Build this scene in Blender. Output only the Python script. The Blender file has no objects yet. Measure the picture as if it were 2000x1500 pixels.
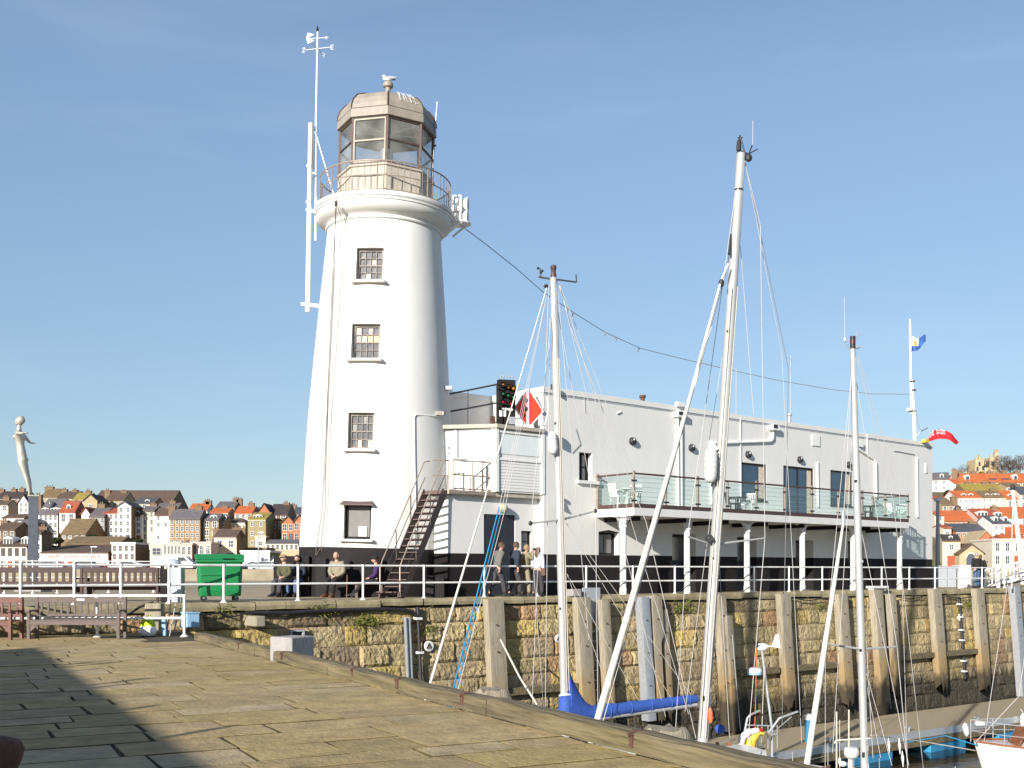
import bpy, bmesh, math, random
from mathutils import Vector, Matrix, Euler
from mathutils import noise as mnoise
R = math.radians
rnd = random.Random(7)
SC = bpy.context.scene
COL = SC.collection

# ------------------------------------------------------------------ camera, sky, sun
F, HZ, EYE = 2139.0, 1115.0, 1.55          # focal length and horizon row measured on the photo (2000 x 1500), eye height
cd = bpy.data.cameras.new("camera"); cam = bpy.data.objects.new("camera", cd); COL.objects.link(cam)
cam.location = (0, 0, EYE); cam.rotation_euler = (R(90), 0, 0)
cd.sensor_width = 36; cd.lens = 36 * F / 2000; cd.shift_y = (HZ - 750) / 2000; cd.clip_end = 6000; cd.clip_start = 0.1
SC.camera = cam
SUN_EL, SUN_AZ = 19.5, 208.7
w = bpy.data.worlds.new("World"); SC.world = w; w.use_nodes = True
wn, wl = w.node_tree.nodes, w.node_tree.links
sky = wn.new("ShaderNodeTexSky"); sky.sky_type = 'NISHITA'; sky.sun_disc = False
sky.sun_elevation = R(SUN_EL); sky.sun_rotation = R(SUN_AZ); sky.air_density = 1.0; sky.dust_density = 0.5; sky.ozone_density = 3.0
wtc = wn.new("ShaderNodeTexCoord"); wmp = wn.new("ShaderNodeMapping"); wmp.inputs['Scale'].default_value = (1.2, 1.2, 7)
wno = wn.new("ShaderNodeTexNoise"); wno.inputs['Scale'].default_value = 2.2; wno.inputs['Detail'].default_value = 5
wrp = wn.new("ShaderNodeMapRange"); wrp.inputs[1].default_value = .52; wrp.inputs[2].default_value = .8; wrp.inputs[3].default_value = 0; wrp.inputs[4].default_value = .10
wmx = wn.new("ShaderNodeMix"); wmx.data_type = 'RGBA'; wmx.inputs[7].default_value = (8.0, 8.2, 8.8, 1)
wl.new(wtc.outputs['Generated'], wmp.inputs[0]); wl.new(wmp.outputs[0], wno.inputs['Vector']); wl.new(wno.outputs['Fac'], wrp.inputs[0])
wl.new(wrp.outputs[0], wmx.inputs[0]); 
wa_ = wn.new("ShaderNodeVectorMath"); wa_.operation = 'SCALE'; wa_.inputs['Scale'].default_value = .127; wl.new(sky.outputs[0], wa_.inputs[0])
wg_ = wn.new("ShaderNodeGamma"); wg_.inputs[1].default_value = .62; wl.new(wa_.outputs[0], wg_.inputs[0])       # a softer gradient than the raw sky model
wb_ = wn.new("ShaderNodeVectorMath"); wb_.operation = 'MULTIPLY'; wb_.inputs[1].default_value = (6.5, 7.15, 7.75); wl.new(wg_.outputs[0], wb_.inputs[0])
wz_ = wn.new("ShaderNodeSeparateXYZ"); wl.new(wtc.outputs['Generated'], wz_.inputs[0])
wr_ = wn.new("ShaderNodeMapRange"); wr_.inputs[1].default_value = .40; wr_.inputs[2].default_value = .80; wr_.inputs[3].default_value = 1; wr_.inputs[4].default_value = .45; wl.new(wz_.outputs['Z'], wr_.inputs[0])   # sky dimmed overhead, beyond the view, to weaken the fill in shade
wc_ = wn.new("ShaderNodeVectorMath"); wc_.operation = 'SCALE'; wl.new(wb_.outputs[0], wc_.inputs[0]); wl.new(wr_.outputs[0], wc_.inputs['Scale'])
wq_ = wn.new("ShaderNodeMapRange"); wq_.inputs[1].default_value = .05; wq_.inputs[2].default_value = .45; wl.new(wz_.outputs['Z'], wq_.inputs[0])
wt_ = wn.new("ShaderNodeMix"); wt_.data_type = 'RGBA'; wt_.inputs[6].default_value = (.97, .97, .95, 1); wt_.inputs[7].default_value = (1.05, 1.06, 1.12, 1); wl.new(wq_.outputs[0], wt_.inputs[0])
wd_ = wn.new("ShaderNodeVectorMath"); wd_.operation = 'MULTIPLY'; wl.new(wc_.outputs[0], wd_.inputs[0]); wl.new(wt_.outputs[2], wd_.inputs[1])
wl.new(wd_.outputs[0], wmx.inputs[6])
wl.new(wmx.outputs[2], wn['Background'].inputs[0]); wn['Background'].inputs[1].default_value = 0.082
ld = bpy.data.lights.new("sun", 'SUN'); ld.energy = 5.0; ld.angle = R(0.5); ld.color = (1, .95, .87)
sun = bpy.data.objects.new("sun", ld); COL.objects.link(sun)
LH = Vector((math.sin(R(SUN_AZ - 180)), math.cos(R(SUN_AZ - 180)), 0))        # horizontal travel of the light
LD = Vector((LH.x * math.cos(R(SUN_EL)), LH.y * math.cos(R(SUN_EL)), -math.sin(R(SUN_EL))))
sun.rotation_euler = LD.to_track_quat('-Z', 'Y').to_euler(); sun.location = (-20, -30, 40)
SC.view_settings.view_transform = 'Standard'; SC.view_settings.look = 'None'; SC.view_settings.exposure = 0.58; SC.view_settings.gamma = 1
SC.cycles.max_bounces = 6; SC.cycles.transparent_max_bounces = 16

# ------------------------------------------------------------------ picture -> place
def P(px, py, Y):
    return Vector(((px - 1000) / F * Y, Y, EYE - (py - HZ) / F * Y))
def XP(px, Y): return (px - 1000) / F * Y
def ZP(py, Y): return EYE - (py - HZ) / F * Y
class Plane2:
    """vertical plane frame: s along, t inward (away from the camera), z up"""
    def __init__(s, ax, ay, ang):
        s.a = R(ang); s.A = Vector((ax, ay, 0)); s.d = Vector((math.cos(s.a), math.sin(s.a), 0)); s.n = Vector((-math.sin(s.a), math.cos(s.a), 0))
        s.M = Matrix.Translation(s.A) @ Matrix.Rotation(s.a, 4, 'Z')
    def at(s, px, py=HZ, t=0.0):
        kx = (px - 1000) / F
        Y = (t + s.A.y * math.cos(s.a) - s.A.x * math.sin(s.a)) / (math.cos(s.a) - kx * math.sin(s.a))
        p = Vector((kx * Y, Y, 0)) - s.A
        return Vector((p.dot(s.d), t, ZP(py, Y)))
    def w(s, p): return s.M @ Vector(p)
FA = Plane2(1.436, 38.4, 40.2)       # clubhouse facade
QW = Plane2(-3.49, 32.5, 37.9)       # edge of the upper quay
DZ = 0.70                            # upper quay level
KD = Vector((.472, -.8816, 0)); KN = Vector((.8816, .472, 0)); K0 = Vector((-7.16, 24.6, 0))   # kerb of the lower quay

# ------------------------------------------------------------------ materials
MATS = {}
def mat(name, c, rough=.7, var=.12, scale=3., bump=0., bdist=.03, c2=None, metal=0., spec=.4, stretch=(1, 1, 1), dirt=0., dirtc=(.1, .08, .06), attr=False, det=6, coat=0, bscale=None, along=None):
    if name in MATS: return MATS[name]
    m = bpy.data.materials.new(name); m.use_nodes = True; n, l = m.node_tree.nodes, m.node_tree.links
    b = n['Principled BSDF']; b.inputs['Roughness'].default_value = rough; b.inputs['Metallic'].default_value = metal
    b.inputs['Specular IOR Level'].default_value = spec; b.inputs['Coat Weight'].default_value = coat
    tc = n.new("ShaderNodeTexCoord"); mp = n.new("ShaderNodeMapping"); mp.inputs['Scale'].default_value = stretch
    if along is not None: mp.vector_type = 'TEXTURE'; mp.inputs['Rotation'].default_value = (0, 0, along); mp.inputs['Scale'].default_value = tuple(1 / k for k in stretch)
    l.new(tc.outputs['Object'], mp.inputs[0])
    no = n.new("ShaderNodeTexNoise"); no.inputs['Scale'].default_value = scale; no.inputs['Detail'].default_value = det; no.inputs['Roughness'].default_value = .62
    l.new(mp.outputs[0], no.inputs['Vector'])
    mr = n.new("ShaderNodeMapRange"); mr.inputs[1].default_value = .3; mr.inputs[2].default_value = .7
    l.new(no.outputs['Fac'], mr.inputs[0])
    mx = n.new("ShaderNodeMix"); mx.data_type = 'RGBA'; l.new(mr.outputs[0], mx.inputs[0])
    if c2 is None: c2 = tuple(min(1, k * (1 + var)) for k in c); c = tuple(k * (1 - var) for k in c)
    mx.inputs[6].default_value = (*c, 1); mx.inputs[7].default_value = (*c2, 1)
    out = mx.outputs[2]
    if attr:
        at = n.new("ShaderNodeAttribute"); at.attribute_name = "Col"
        mu = n.new("ShaderNodeMix"); mu.data_type = 'RGBA'; mu.blend_type = 'MULTIPLY'; mu.inputs[0].default_value = 1
        l.new(out, mu.inputs[6]); l.new(at.outputs['Color'], mu.inputs[7]); out = mu.outputs[2]
    if dirt:
        n2 = n.new("ShaderNodeTexNoise"); n2.inputs['Scale'].default_value = scale * .35; n2.inputs['Detail'].default_value = 8; n2.inputs['Roughness'].default_value = .7
        l.new(mp.outputs[0], n2.inputs['Vector'])
        m2 = n.new("ShaderNodeMapRange"); m2.inputs[1].default_value = .5; m2.inputs[2].default_value = .72; m2.inputs[4].default_value = dirt
        l.new(n2.outputs['Fac'], m2.inputs[0])
        x2 = n.new("ShaderNodeMix"); x2.data_type = 'RGBA'; l.new(m2.outputs[0], x2.inputs[0]); l.new(out, x2.inputs[6]); x2.inputs[7].default_value = (*dirtc, 1)
        out = x2.outputs[2]
    l.new(out, b.inputs['Base Color'])
    if bump:
        bp = n.new("ShaderNodeBump"); bp.inputs['Strength'].default_value = bump; bp.inputs['Distance'].default_value = bdist
        n3 = n.new("ShaderNodeTexNoise"); n3.inputs['Scale'].default_value = bscale or scale * 4; n3.inputs['Detail'].default_value = 5
        l.new(mp.outputs[0], n3.inputs['Vector']); l.new(n3.outputs['Fac'], bp.inputs['Height']); l.new(bp.outputs[0], b.inputs['Normal'])
    m['out'] = 1
    MATS[name] = m; return m
def glass_mat(name, tint=(.9, .97, .95), refl=.14, dark=0.):
    m = bpy.data.materials.new(name); m.use_nodes = True; n, l = m.node_tree.nodes, m.node_tree.links
    for k in list(n):
        if k.type != 'OUTPUT_MATERIAL': n.remove(k)
    t = n.new("ShaderNodeBsdfTransparent"); t.inputs[0].default_value = (*tint, 1)
    g = n.new("ShaderNodeBsdfGlossy"); g.inputs['Roughness'].default_value = .02
    fr = n.new("ShaderNodeLayerWeight"); pw = n.new("ShaderNodeMath"); pw.operation = 'POWER'; pw.inputs[1].default_value = 5; l.new(fr.outputs['Facing'], pw.inputs[0])
    ad = n.new("ShaderNodeMath"); ad.operation = 'MULTIPLY_ADD'; ad.inputs[1].default_value = .7; ad.inputs[2].default_value = refl; ad.use_clamp = True; l.new(pw.outputs[0], ad.inputs[0])
    x = n.new("ShaderNodeMixShader"); l.new(ad.outputs[0], x.inputs[0]); l.new(t.outputs[0], x.inputs[1]); l.new(g.outputs[0], x.inputs[2])
    
    if dark:
        d = n.new("ShaderNodeBsdfDiffuse"); d.inputs[0].default_value = (.62, .62, .58, 1); tl = n.new("ShaderNodeBsdfTranslucent"); tl.inputs[0].default_value = (.62, .62, .58, 1)
        dm = n.new("ShaderNodeMixShader"); dm.inputs[0].default_value = .4; l.new(d.outputs[0], dm.inputs[1]); l.new(tl.outputs[0], dm.inputs[2])
        tc = n.new("ShaderNodeTexCoord"); no = n.new("ShaderNodeTexNoise"); no.inputs['Scale'].default_value = 1.3; l.new(tc.outputs['Object'], no.inputs['Vector'])
        mr = n.new("ShaderNodeMapRange"); mr.inputs[1].default_value = .3; mr.inputs[2].default_value = .7; mr.inputs[3].default_value = dark * .4; mr.inputs[4].default_value = dark * 1.5; l.new(no.outputs['Fac'], mr.inputs[0])
        x3 = n.new("ShaderNodeMixShader"); l.new(mr.outputs[0], x3.inputs[0]); l.new(x.outputs[0], x3.inputs[1]); l.new(dm.outputs[0], x3.inputs[2]); x = x3
    l.new(x.outputs[0], n['Material Output'].inputs[0]); MATS[name] = m; return m

mat('white_paint', (.70, .685, .66), .65, .025, .9, .35, dirt=.10, dirtc=(.56, .53, .47), bscale=1.8, stretch=(1, 1, .6))
mat('white_metal', (.78, .77, .74), .4, .04, 6, dirt=.25, dirtc=(.5, .38, .27))
mat('rail_white', (.80, .79, .77), .4, .04, 5, dirt=.45, dirtc=(.40, .25, .15))
mat('black_paint', (.017, .014, .015), .75, .25, 2, .1, spec=.2, dirt=.3, dirtc=(.042, .036, .035))
mat('dark_door', (.028, .030, .040), .5, .2, 3)
mat('brown_steel', (.13, .085, .075), .6, .25, 8, .1)
mat('brown_frame', (.085, .052, .044), .55, .3, 9, dirt=.3, dirtc=(.2, .15, .12))
mat('cream_render', (.44, .40, .335), .75, .12, 3, .2, dirt=.55, dirtc=(.30, .24, .17), stretch=(1, 1, .35))
mat('lead_roof', (.30, .262, .218), .55, .15, 3, .1, dirt=.6, dirtc=(.22, .18, .14), stretch=(1, 1, .5))
mat('bird_lime', (.75, .73, .68), .8, .1, 9)
mat('frame_grey', (.30, .26, .235), .8, .3, 12, .3, dirt=.5, dirtc=(.12, .09, .08))
mat('pane_dark', (.10, .095, .10), .12, .3, 5, spec=.9)
mat('pane_grey', (.20, .185, .18), .2, .25, 7, spec=.7)
mat('pane_blue', (.022, .055, .10), .05, .2, 2, spec=1.0)
mat('pane_amber', (.75, .55, .14), .3, .1, 6)
mat('pane_cream', (.6, .5, .38), .4, .2, 8)
mat('paper', (.8, .8, .78), .8, .02, 9)
mat('blind', (.20, .19, .18), .8, .08, 4)
mat('white_blind', (.72, .76, .75), .35, .04, 2, spec=.6)
mat('galv', (.38, .40, .42), .45, .12, 7, metal=.35)
mat('steel', (.52, .53, .54), .35, .06, 6, metal=.5)
mat('alloy', (.47, .465, .455), .38, .06, 4, metal=.25)
mat('black_iron', (.025, .024, .028), .5, .2, 6)
mat('rust', (.12, .06, .042), .85, .35, 9, .4)
mat('rope_pale', (.55, .50, .42), .9, .1, 20)
mat('rope_tan', (.17, .145, .12), .9, .1, 20)
mat('wire', (.20, .20, .21), .6, .1, 5)
mat('wire_pale', (.48, .46, .45), .6, .1, 5)
mat('rope_blue', (.03, .22, .40), .9, .1, 20)
mat('sail_white', (.62, .585, .52), .8, .05, 6)
mat('blue_canvas', (.035, .09, .36), .75, .18, 6, .3)
mat('gelcoat', (.64, .64, .62), .25, .04, 3, spec=.6, dirt=.15, dirtc=(.5, .47, .4))
mat('deck_grey', (.35, .36, .37), .6, .1, 5)
mat('teak', (.26, .10, .045), .6, .2, 9)
mat('handrail_wood', (.075, .045, .04), .5, .2, 8)
mat('post_bronze', (.30, .245, .20), .45, .15, 8, metal=.2)
mat('grey_timber', (.33, .285, .21), .9, .3, 4, .5, stretch=(5, 5, .45), dirt=.35, dirtc=(.16, .12, .08))
mat('kerb_timber', (.07, .055, .034), .95, .3, 1.5, .9, bdist=.05, c2=(.245, .195, .115), stretch=(.5, 7, 7), dirt=.5, dirtc=(.19, .165, .055), along=math.atan2(KD.y, KD.x), bscale=3)
mat('bench_wood', (.16, .125, .11), .85, .2, 6, .3, stretch=(1, 6, 6))
mat('bench_dark', (.052, .026, .022), .6, .25, 6, .2)
mat('bench_red', (.16, .07, .055), .6, .2, 6, .2)
mat('concrete', (.33, .31, .30), .9, .12, 6, .4)
mat('bin_green', (.012, .19, .058), .42, .06, 3, spec=.5)
mat('rubber', (.02, .02, .02), .8, .1, 5)
mat('plastic_grey', (.36, .38, .41), .5, .08, 4)
mat('bronze_figure', (.47, .44, .38), .42, .12, 9, metal=.35)
mat('slate_dark', (.085, .095, .12), .7, .2, 5)
mat('red_sig', (.80, .055, .02), .5, .08, 5)
mat('lens_amber', (.75, .27, .015), .15, .05, 5, spec=.8)
mat('lens_green', (.01, .16, .06), .15, .05, 5, spec=.8)
mat('lens_red', (.50, .008, .012), .15, .05, 5, spec=.8)
mat('seal_grey', (.16, .17, .18), .5, .05, 5)
mat('r_deep', (.12, .015, .015), .4, .1, 5)
mat('lens_white', (.7, .7, .68), .15, .05, 5, spec=.8)
mat('flag_red', (.62, .018, .025), .8, .05, 8)
mat('flag_blue', (.02, .05, .22), .8, .05, 8)
mat('flag_mid_blue', (.05, .13, .40), .8, .05, 8)
mat('flag_white', (.75, .74, .72), .8, .03, 8)
mat('flag_gold', (.65, .47, .12), .8, .1, 8)
mat('skin', (.52, .30, .22), .55, .06, 9)
mat('hair_brown', (.10, .055, .03), .7, .3, 30)
mat('hair_grey', (.34, .30, .27), .7, .2, 30)
mat('hair_fair', (.30, .20, .11), .7, .2, 30)
mat('eye_dark', (.02, .02, .02), .4, .1, 9)
mat('cloth_olive', (.085, .085, .045), .9, .2, 14, .3)
mat('cloth_beige', (.27, .235, .165), .9, .15, 14, .3)
mat('cloth_grey', (.16, .15, .13), .9, .15, 14, .3)
mat('cloth_navy', (.03, .038, .06), .9, .15, 14, .3)
mat('cloth_purple', (.055, .022, .10), .9, .15, 14, .3)
mat('cloth_black', (.018, .016, .018), .9, .2, 14, .3)
mat('cloth_white', (.60, .63, .70), .9, .08, 14, .3)
mat('cloth_tan', (.28, .23, .13), .9, .1, 14, .3)
mat('denim', (.075, .13, .23), .9, .2, 14, .3)
mat('trouser_grey', (.055, .052, .058), .9, .2, 14, .3)
mat('shoe_dark', (.025, .022, .022), .6, .2, 9)
mat('shoe_brown', (.13, .055, .03), .6, .2, 9)
mat('yellow', (.70, .50, .06), .5, .08, 5)
mat('hivis', (.45, .62, .02), .7, .1, 7, .4)
mat('orange', (.70, .16, .05), .5, .08, 5)
mat('box_blue', (.30, .50, .68), .5, .1, 5)
mat('w_weed', (.16, .11, .05), .95, .5, 5, .5, c2=(.04, .035, .02), stretch=(3, 3, .6))
mat('float_blue', (.035, .23, .42), .6, .15, 4, dirt=.3, dirtc=(.1, .09, .06))
mat('pont_deck', (.36, .29, .185), .9, .12, 5, .2, stretch=(1, 1, 1))
mat('weed', (.030, .027, .018), .95, .5, 7, .8, stretch=(3, 3, .5))
mat('grass', (.16, .17, .035), .9, .35, 9)
mat('stone_cast', (.22, .18, .11), .9, .3, .12, .5, bscale=.8)
mat('twig', (.10, .07, .055), .9, .3, .4)
mat('evergreen', (.035, .05, .015), .9, .4, 1.0)
glass_mat('clear_glass', (.92, .975, .965), .06)
glass_mat('lantern_glass', (.86, .90, .92), .03, .30)

# harbour masonry, flagstones: own colour of every stone comes from its colour attribute
def masonry():
    m = mat('quay_stone', (.80, .78, .75), .95, .5, 2.2, .9, c2=(1.15, 1.12, 1.05), attr=True, bscale=11, bdist=.09, dirt=.55, dirtc=(.10, .075, .035))
    n, l = m.node_tree.nodes, m.node_tree.links; b = n['Principled BSDF']
    src = b.inputs['Base Color'].links[0].from_socket
    g = n.new("ShaderNodeNewGeometry"); sp = n.new("ShaderNodeSeparateXYZ"); l.new(g.outputs['Position'], sp.inputs[0])
    no = n.new("ShaderNodeTexNoise"); no.inputs['Scale'].default_value = 1.7; no.inputs['Detail'].default_value = 6
    mp = n.new("ShaderNodeMapping"); mp.inputs['Scale'].default_value = (3, 3, .4); l.new(g.outputs['Position'], mp.inputs[0]); l.new(mp.outputs[0], no.inputs['Vector'])
    ma = n.new("ShaderNodeMath"); ma.operation = 'MULTIPLY_ADD'; ma.inputs[1].default_value = 1.6; l.new(no.outputs['Fac'], ma.inputs[0]); l.new(sp.outputs['Z'], ma.inputs[2])
    mr = n.new("ShaderNodeMapRange"); mr.inputs[1].default_value = -2.25; mr.inputs[2].default_value = -2.7; mr.inputs[3].default_value = 0; mr.inputs[4].default_value = .93; l.new(ma.outputs[0], mr.inputs[0])
    x = n.new("ShaderNodeMix"); x.data_type = 'RGBA'; l.new(mr.outputs[0], x.inputs[0]); l.new(src, x.inputs[6])
    wd = n.new("ShaderNodeTexNoise"); wd.inputs['Scale'].default_value = 4; mp2 = n.new("ShaderNodeMapping"); mp2.inputs['Scale'].default_value = (6, 6, .5); l.new(g.outputs['Position'], mp2.inputs[0]); l.new(mp2.outputs[0], wd.inputs['Vector'])
    rp = n.new("ShaderNodeMapRange"); rp.inputs[1].default_value = .35; rp.inputs[2].default_value = .7; l.new(wd.outputs['Fac'], rp.inputs[0])
    y = n.new("ShaderNodeMix"); y.data_type = 'RGBA'; y.inputs[6].default_value = (.02, .018, .012, 1); y.inputs[7].default_value = (.085, .072, .05, 1); l.new(rp.outputs[0], y.inputs[0])
    wt_ = n.new("ShaderNodeMapRange"); wt_.inputs[1].default_value = -.7; wt_.inputs[2].default_value = -1.6; wt_.inputs[4].default_value = .42; l.new(ma.outputs[0], wt_.inputs[0])
    xw = n.new("ShaderNodeMix"); xw.data_type = 'RGBA'; l.new(wt_.outputs[0], xw.inputs[0]); l.new(src, xw.inputs[6]); xw.inputs[7].default_value = (.16, .125, .085, 1); l.new(xw.outputs[2], x.inputs[6])
    l.new(y.outputs[2], x.inputs[7]); l.new(x.outputs[2], b.inputs['Base Color'])
masonry()
mat('flagstone', (.70, .67, .62), .9, .3, 3.2, .8, bdist=.02, c2=(1.26, 1.2, 1.08), attr=True, bscale=16, dirt=.55, dirtc=(.28, .205, .08), det=12)
mat('joint', (.065, .055, .03), .95, .3, 6, .3)
mat('deck_pave', (.35, .285, .19), .9, .18, .9, .4, dirt=.5, dirtc=(.20, .17, .06))
mat('coping', (.31, .26, .155), .9, .3, 1.6, .6, dirt=.6, dirtc=(.15, .125, .05))
def water():
    m = mat('water', (.020, .018, .012), .06, .2, .3, .5, spec=.6, bscale=2.2)
water()

# ------------------------------------------------------------------ mesh builder
MW = {}
def mw(o): return MW.get(o.name, Matrix.Identity(4)) if o else Matrix.Identity(4)
class MB:
    def __init__(s, M=None): s.v = []; s.f = []; s.mi = []; s.M = M; s.cur = 0; s.col = []; s.c = None
    def add(s, vs, fs):
        o = len(s.v)
        for p in vs:
            p = Vector(p); s.v.append(s.M @ p if s.M is not None else p); s.col.append(s.c)
        for f in fs: s.f.append([o + i for i in f]); s.mi.append(s.cur)
        return s
    def box(s, x0, x1, y0, y1, z0, z1):
        return s.add([(x, y, z) for z in (z0, z1) for y in (y0, y1) for x in (x0, x1)], [(0, 2, 3, 1), (4, 5, 7, 6), (0, 1, 5, 4), (2, 6, 7, 3), (0, 4, 6, 2), (1, 3, 7, 5)])
    def obox(s, c, size, rz=0., M=None):
        m = (M or Matrix.Rotation(rz, 4, 'Z')); c = Vector(c); h = Vector(size) / 2
        return s.add([c + m.to_3x3() @ Vector((x * h.x, y * h.y, z * h.z)) for z in (-1, 1) for y in (-1, 1) for x in (-1, 1)], [(0, 2, 3, 1), (4, 5, 7, 6), (0, 1, 5, 4), (2, 6, 7, 3), (0, 4, 6, 2), (1, 3, 7, 5)])
    def bar(s, a, b, wx, wy):
        """square bar from a to b"""
        a, b = Vector(a), Vector(b); d = (b - a).normalized(); up = Vector((0, 0, 1)) if abs(d.z) < .95 else Vector((0, 1, 0))
        x = d.cross(up).normalized() * wx / 2; y = x.cross(d).normalized() * wy / 2
        vs = [p + i * x + j * y for p in (a, b) for i, j in ((-1, -1), (1, -1), (1, 1), (-1, 1))]
        return s.add(vs, [(0, 1, 2, 3), (7, 6, 5, 4), (0, 4, 5, 1), (1, 5, 6, 2), (2, 6, 7, 3), (3, 7, 4, 0)])
    def tube(s, pts, r, n=8, caps=True):
        pts = [Vector(p) for p in pts]; k = len(pts); rs = [r] * k if isinstance(r, (int, float)) else list(r)
        d0 = (pts[1] - pts[0]).normalized(); u = d0.orthogonal().normalized(); vs = []
        for i, p in enumerate(pts):
            d = (pts[min(i + 1, k - 1)] - pts[max(i - 1, 0)]).normalized()
            u = (u - d * u.dot(d)).normalized(); v = d.cross(u)
            vs += [p + (u * math.cos(2 * math.pi * j / n) + v * math.sin(2 * math.pi * j / n)) * rs[i] for j in range(n)]
        fs = [(i * n + j, i * n + (j + 1) % n, (i + 1) * n + (j + 1) % n, (i + 1) * n + j) for i in range(k - 1) for j in range(n)]
        if caps: fs += [tuple(range(n - 1, -1, -1)), tuple(range((k - 1) * n, k * n))]
        return s.add(vs, fs)
    def lathe(s, prof, n=32, c=(0, 0, 0), rot=0., cap=True):
        c = Vector(c); k = len(prof)
        vs = [c + Vector((r * math.cos(rot + 2 * math.pi * j / n), r * math.sin(rot + 2 * math.pi * j / n), z)) for r, z in prof for j in range(n)]
        fs = [(i * n + j, i * n + (j + 1) % n, (i + 1) * n + (j + 1) % n, (i + 1) * n + j) for i in range(k - 1) for j in range(n)]
        if cap: fs += [tuple(range(n - 1, -1, -1)), tuple(range((k - 1) * n, k * n))]
        return s.add(vs, fs)
    def prism(s, poly, z0, z1):
        n = len(poly)
        return s.add([(x, y, z) for z in (z0, z1) for x, y in poly], [tuple(range(n - 1, -1, -1)), tuple(range(n, 2 * n))] + [(i, (i + 1) % n, n + (i + 1) % n, n + i) for i in range(n)])
    def ext(s, poly, vec):
        n = len(poly); vec = Vector(vec); poly = [Vector(p) for p in poly]
        return s.add(poly + [p + vec for p in poly], [tuple(range(n - 1, -1, -1)), tuple(range(n, 2 * n))] + [(i, (i + 1) % n, n + (i + 1) % n, n + i) for i in range(n)])
    def ball(s, c, r, n=12, m=8):
        c = Vector(c); r = Vector((r, r, r)) if isinstance(r, (int, float)) else Vector(r)
        vs = [c + Vector((0, 0, r.z))]
        for i in range(1, m):
            a = math.pi * i / m
            vs += [c + Vector((r.x * math.sin(a) * math.cos(2 * math.pi * j / n), r.y * math.sin(a) * math.sin(2 * math.pi * j / n), r.z * math.cos(a))) for j in range(n)]
        vs.append(c - Vector((0, 0, r.z))); L = len(vs) - 1
        fs = [(0, 1 + j, 1 + (j + 1) % n) for j in range(n)]
        for i in range(m - 2): fs += [(1 + i * n + j, 1 + (i + 1) * n + j, 1 + (i + 1) * n + (j + 1) % n, 1 + i * n + (j + 1) % n) for j in range(n)]
        fs += [(L, 1 + (m - 2) * n + (j + 1) % n, 1 + (m - 2) * n + j) for j in range(n)]
        return s.add(vs, fs)
    def quad(s, a, b, c, d): return s.add([a, b, c, d], [(0, 1, 2, 3)])
    def mesh(s, name, mats, inv=None, smooth=False, recalc=True):
        me = bpy.data.meshes.new(name)
        me.from_pydata([inv @ v if inv is not None else v for v in s.v], [], s.f)
        for m in (mats if isinstance(mats, (list, tuple)) else [mats]): me.materials.append(MATS[m] if isinstance(m, str) else m)
        me.polygons.foreach_set('material_index', s.mi)
        if any(c is not None for c in s.col):
            ca = me.color_attributes.new("Col", 'FLOAT_COLOR', 'POINT')
            for i, c in enumerate(s.col): ca.data[i].color = (*(c or (1, 1, 1)), 1)
        if recalc:
            bm = bmesh.new(); bm.from_mesh(me); bmesh.ops.recalc_face_normals(bm, faces=bm.faces); bm.to_mesh(me); bm.free()
        if smooth:
            me.shade_smooth() if smooth is True else me.shade_smooth()
            if smooth is not True:
                me.set_sharp_from_angle(angle=R(smooth))
        return me
    def build(s, name, mats, parent=None, smooth=False, bevel=0, local=False, recalc=True):
        inv = None if (local or parent is None) else mw(parent).inverted()
        o = bpy.data.objects.new(name, s.mesh(name, mats, inv, smooth, recalc)); COL.objects.link(o)
        if parent is not None: o.parent = parent; MW[o.name] = mw(parent)
        if bevel:
            b = o.modifiers.new('bevel', 'BEVEL'); b.width = bevel; b.segments = 2; b.limit_method = 'ANGLE'
        return o
def T(o, label=None, cat=None, group=None, kind=None):
    if label: o['label'] = label
    if cat: o['category'] = cat
    if group: o['group'] = group
    if kind: o['kind'] = kind
    return o
def thing(name, label, cat, loc=(0, 0, 0), rz=0., group=None, M=None):
    o = bpy.data.objects.new(name, None); COL.objects.link(o); o.empty_display_size = .2
    M = M if M is not None else Matrix.Translation(Vector(loc)) @ Matrix.Rotation(rz, 4, 'Z')
    o.location = M.to_translation(); o.rotation_euler = M.to_euler(); MW[o.name] = M
    return T(o, label, cat, group)
KIDS = {}
def kids(o): return [c for c in bpy.data.objects if c.parent == o]
def dup(o, M=None, label=None, parent=None):
    c = o.copy(); COL.objects.link(c)
    if parent is not None: c.parent = parent
    if M is not None: c.location = M.to_translation(); c.rotation_euler = M.to_euler(); MW[c.name] = M
    else: MW[c.name] = mw(parent)
    if label: c['label'] = label
    for k in kids(o): dup(k, None, None, c)
    return c
def struct(o): o['kind'] = 'structure'; return o
def text_part(name, body, size, M, m, parent, ext=.003, align='CENTER'):
    cu = bpy.data.curves.new(name, 'FONT'); cu.body = body; cu.size = size; cu.align_x = align; cu.align_y = 'CENTER'; cu.extrude = ext
    t = bpy.data.objects.new('text', cu); COL.objects.link(t); bpy.context.view_layer.update()
    me = bpy.data.meshes.new_from_object(t.evaluated_get(bpy.context.evaluated_depsgraph_get())); bpy.data.objects.remove(t)
    me.transform(mw(parent).inverted() @ M); me.materials.clear(); me.materials.append(MATS[m])
    o = bpy.data.objects.new(name, me); COL.objects.link(o); o.parent = parent; MW[o.name] = mw(parent); return o
# ------------------------------------------------------------------ water, quays
WZ = -5.0
o = MB().box(-400, 500, -60, 128, WZ - .3, WZ).build('harbour_water', 'water'); struct(o)
rnd.seed(3)
def kp(k, v, z=0.): return K0 + KD * k - KN * v + Vector((0, 0, z))          # k along the kerb towards the camera, v inland
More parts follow.
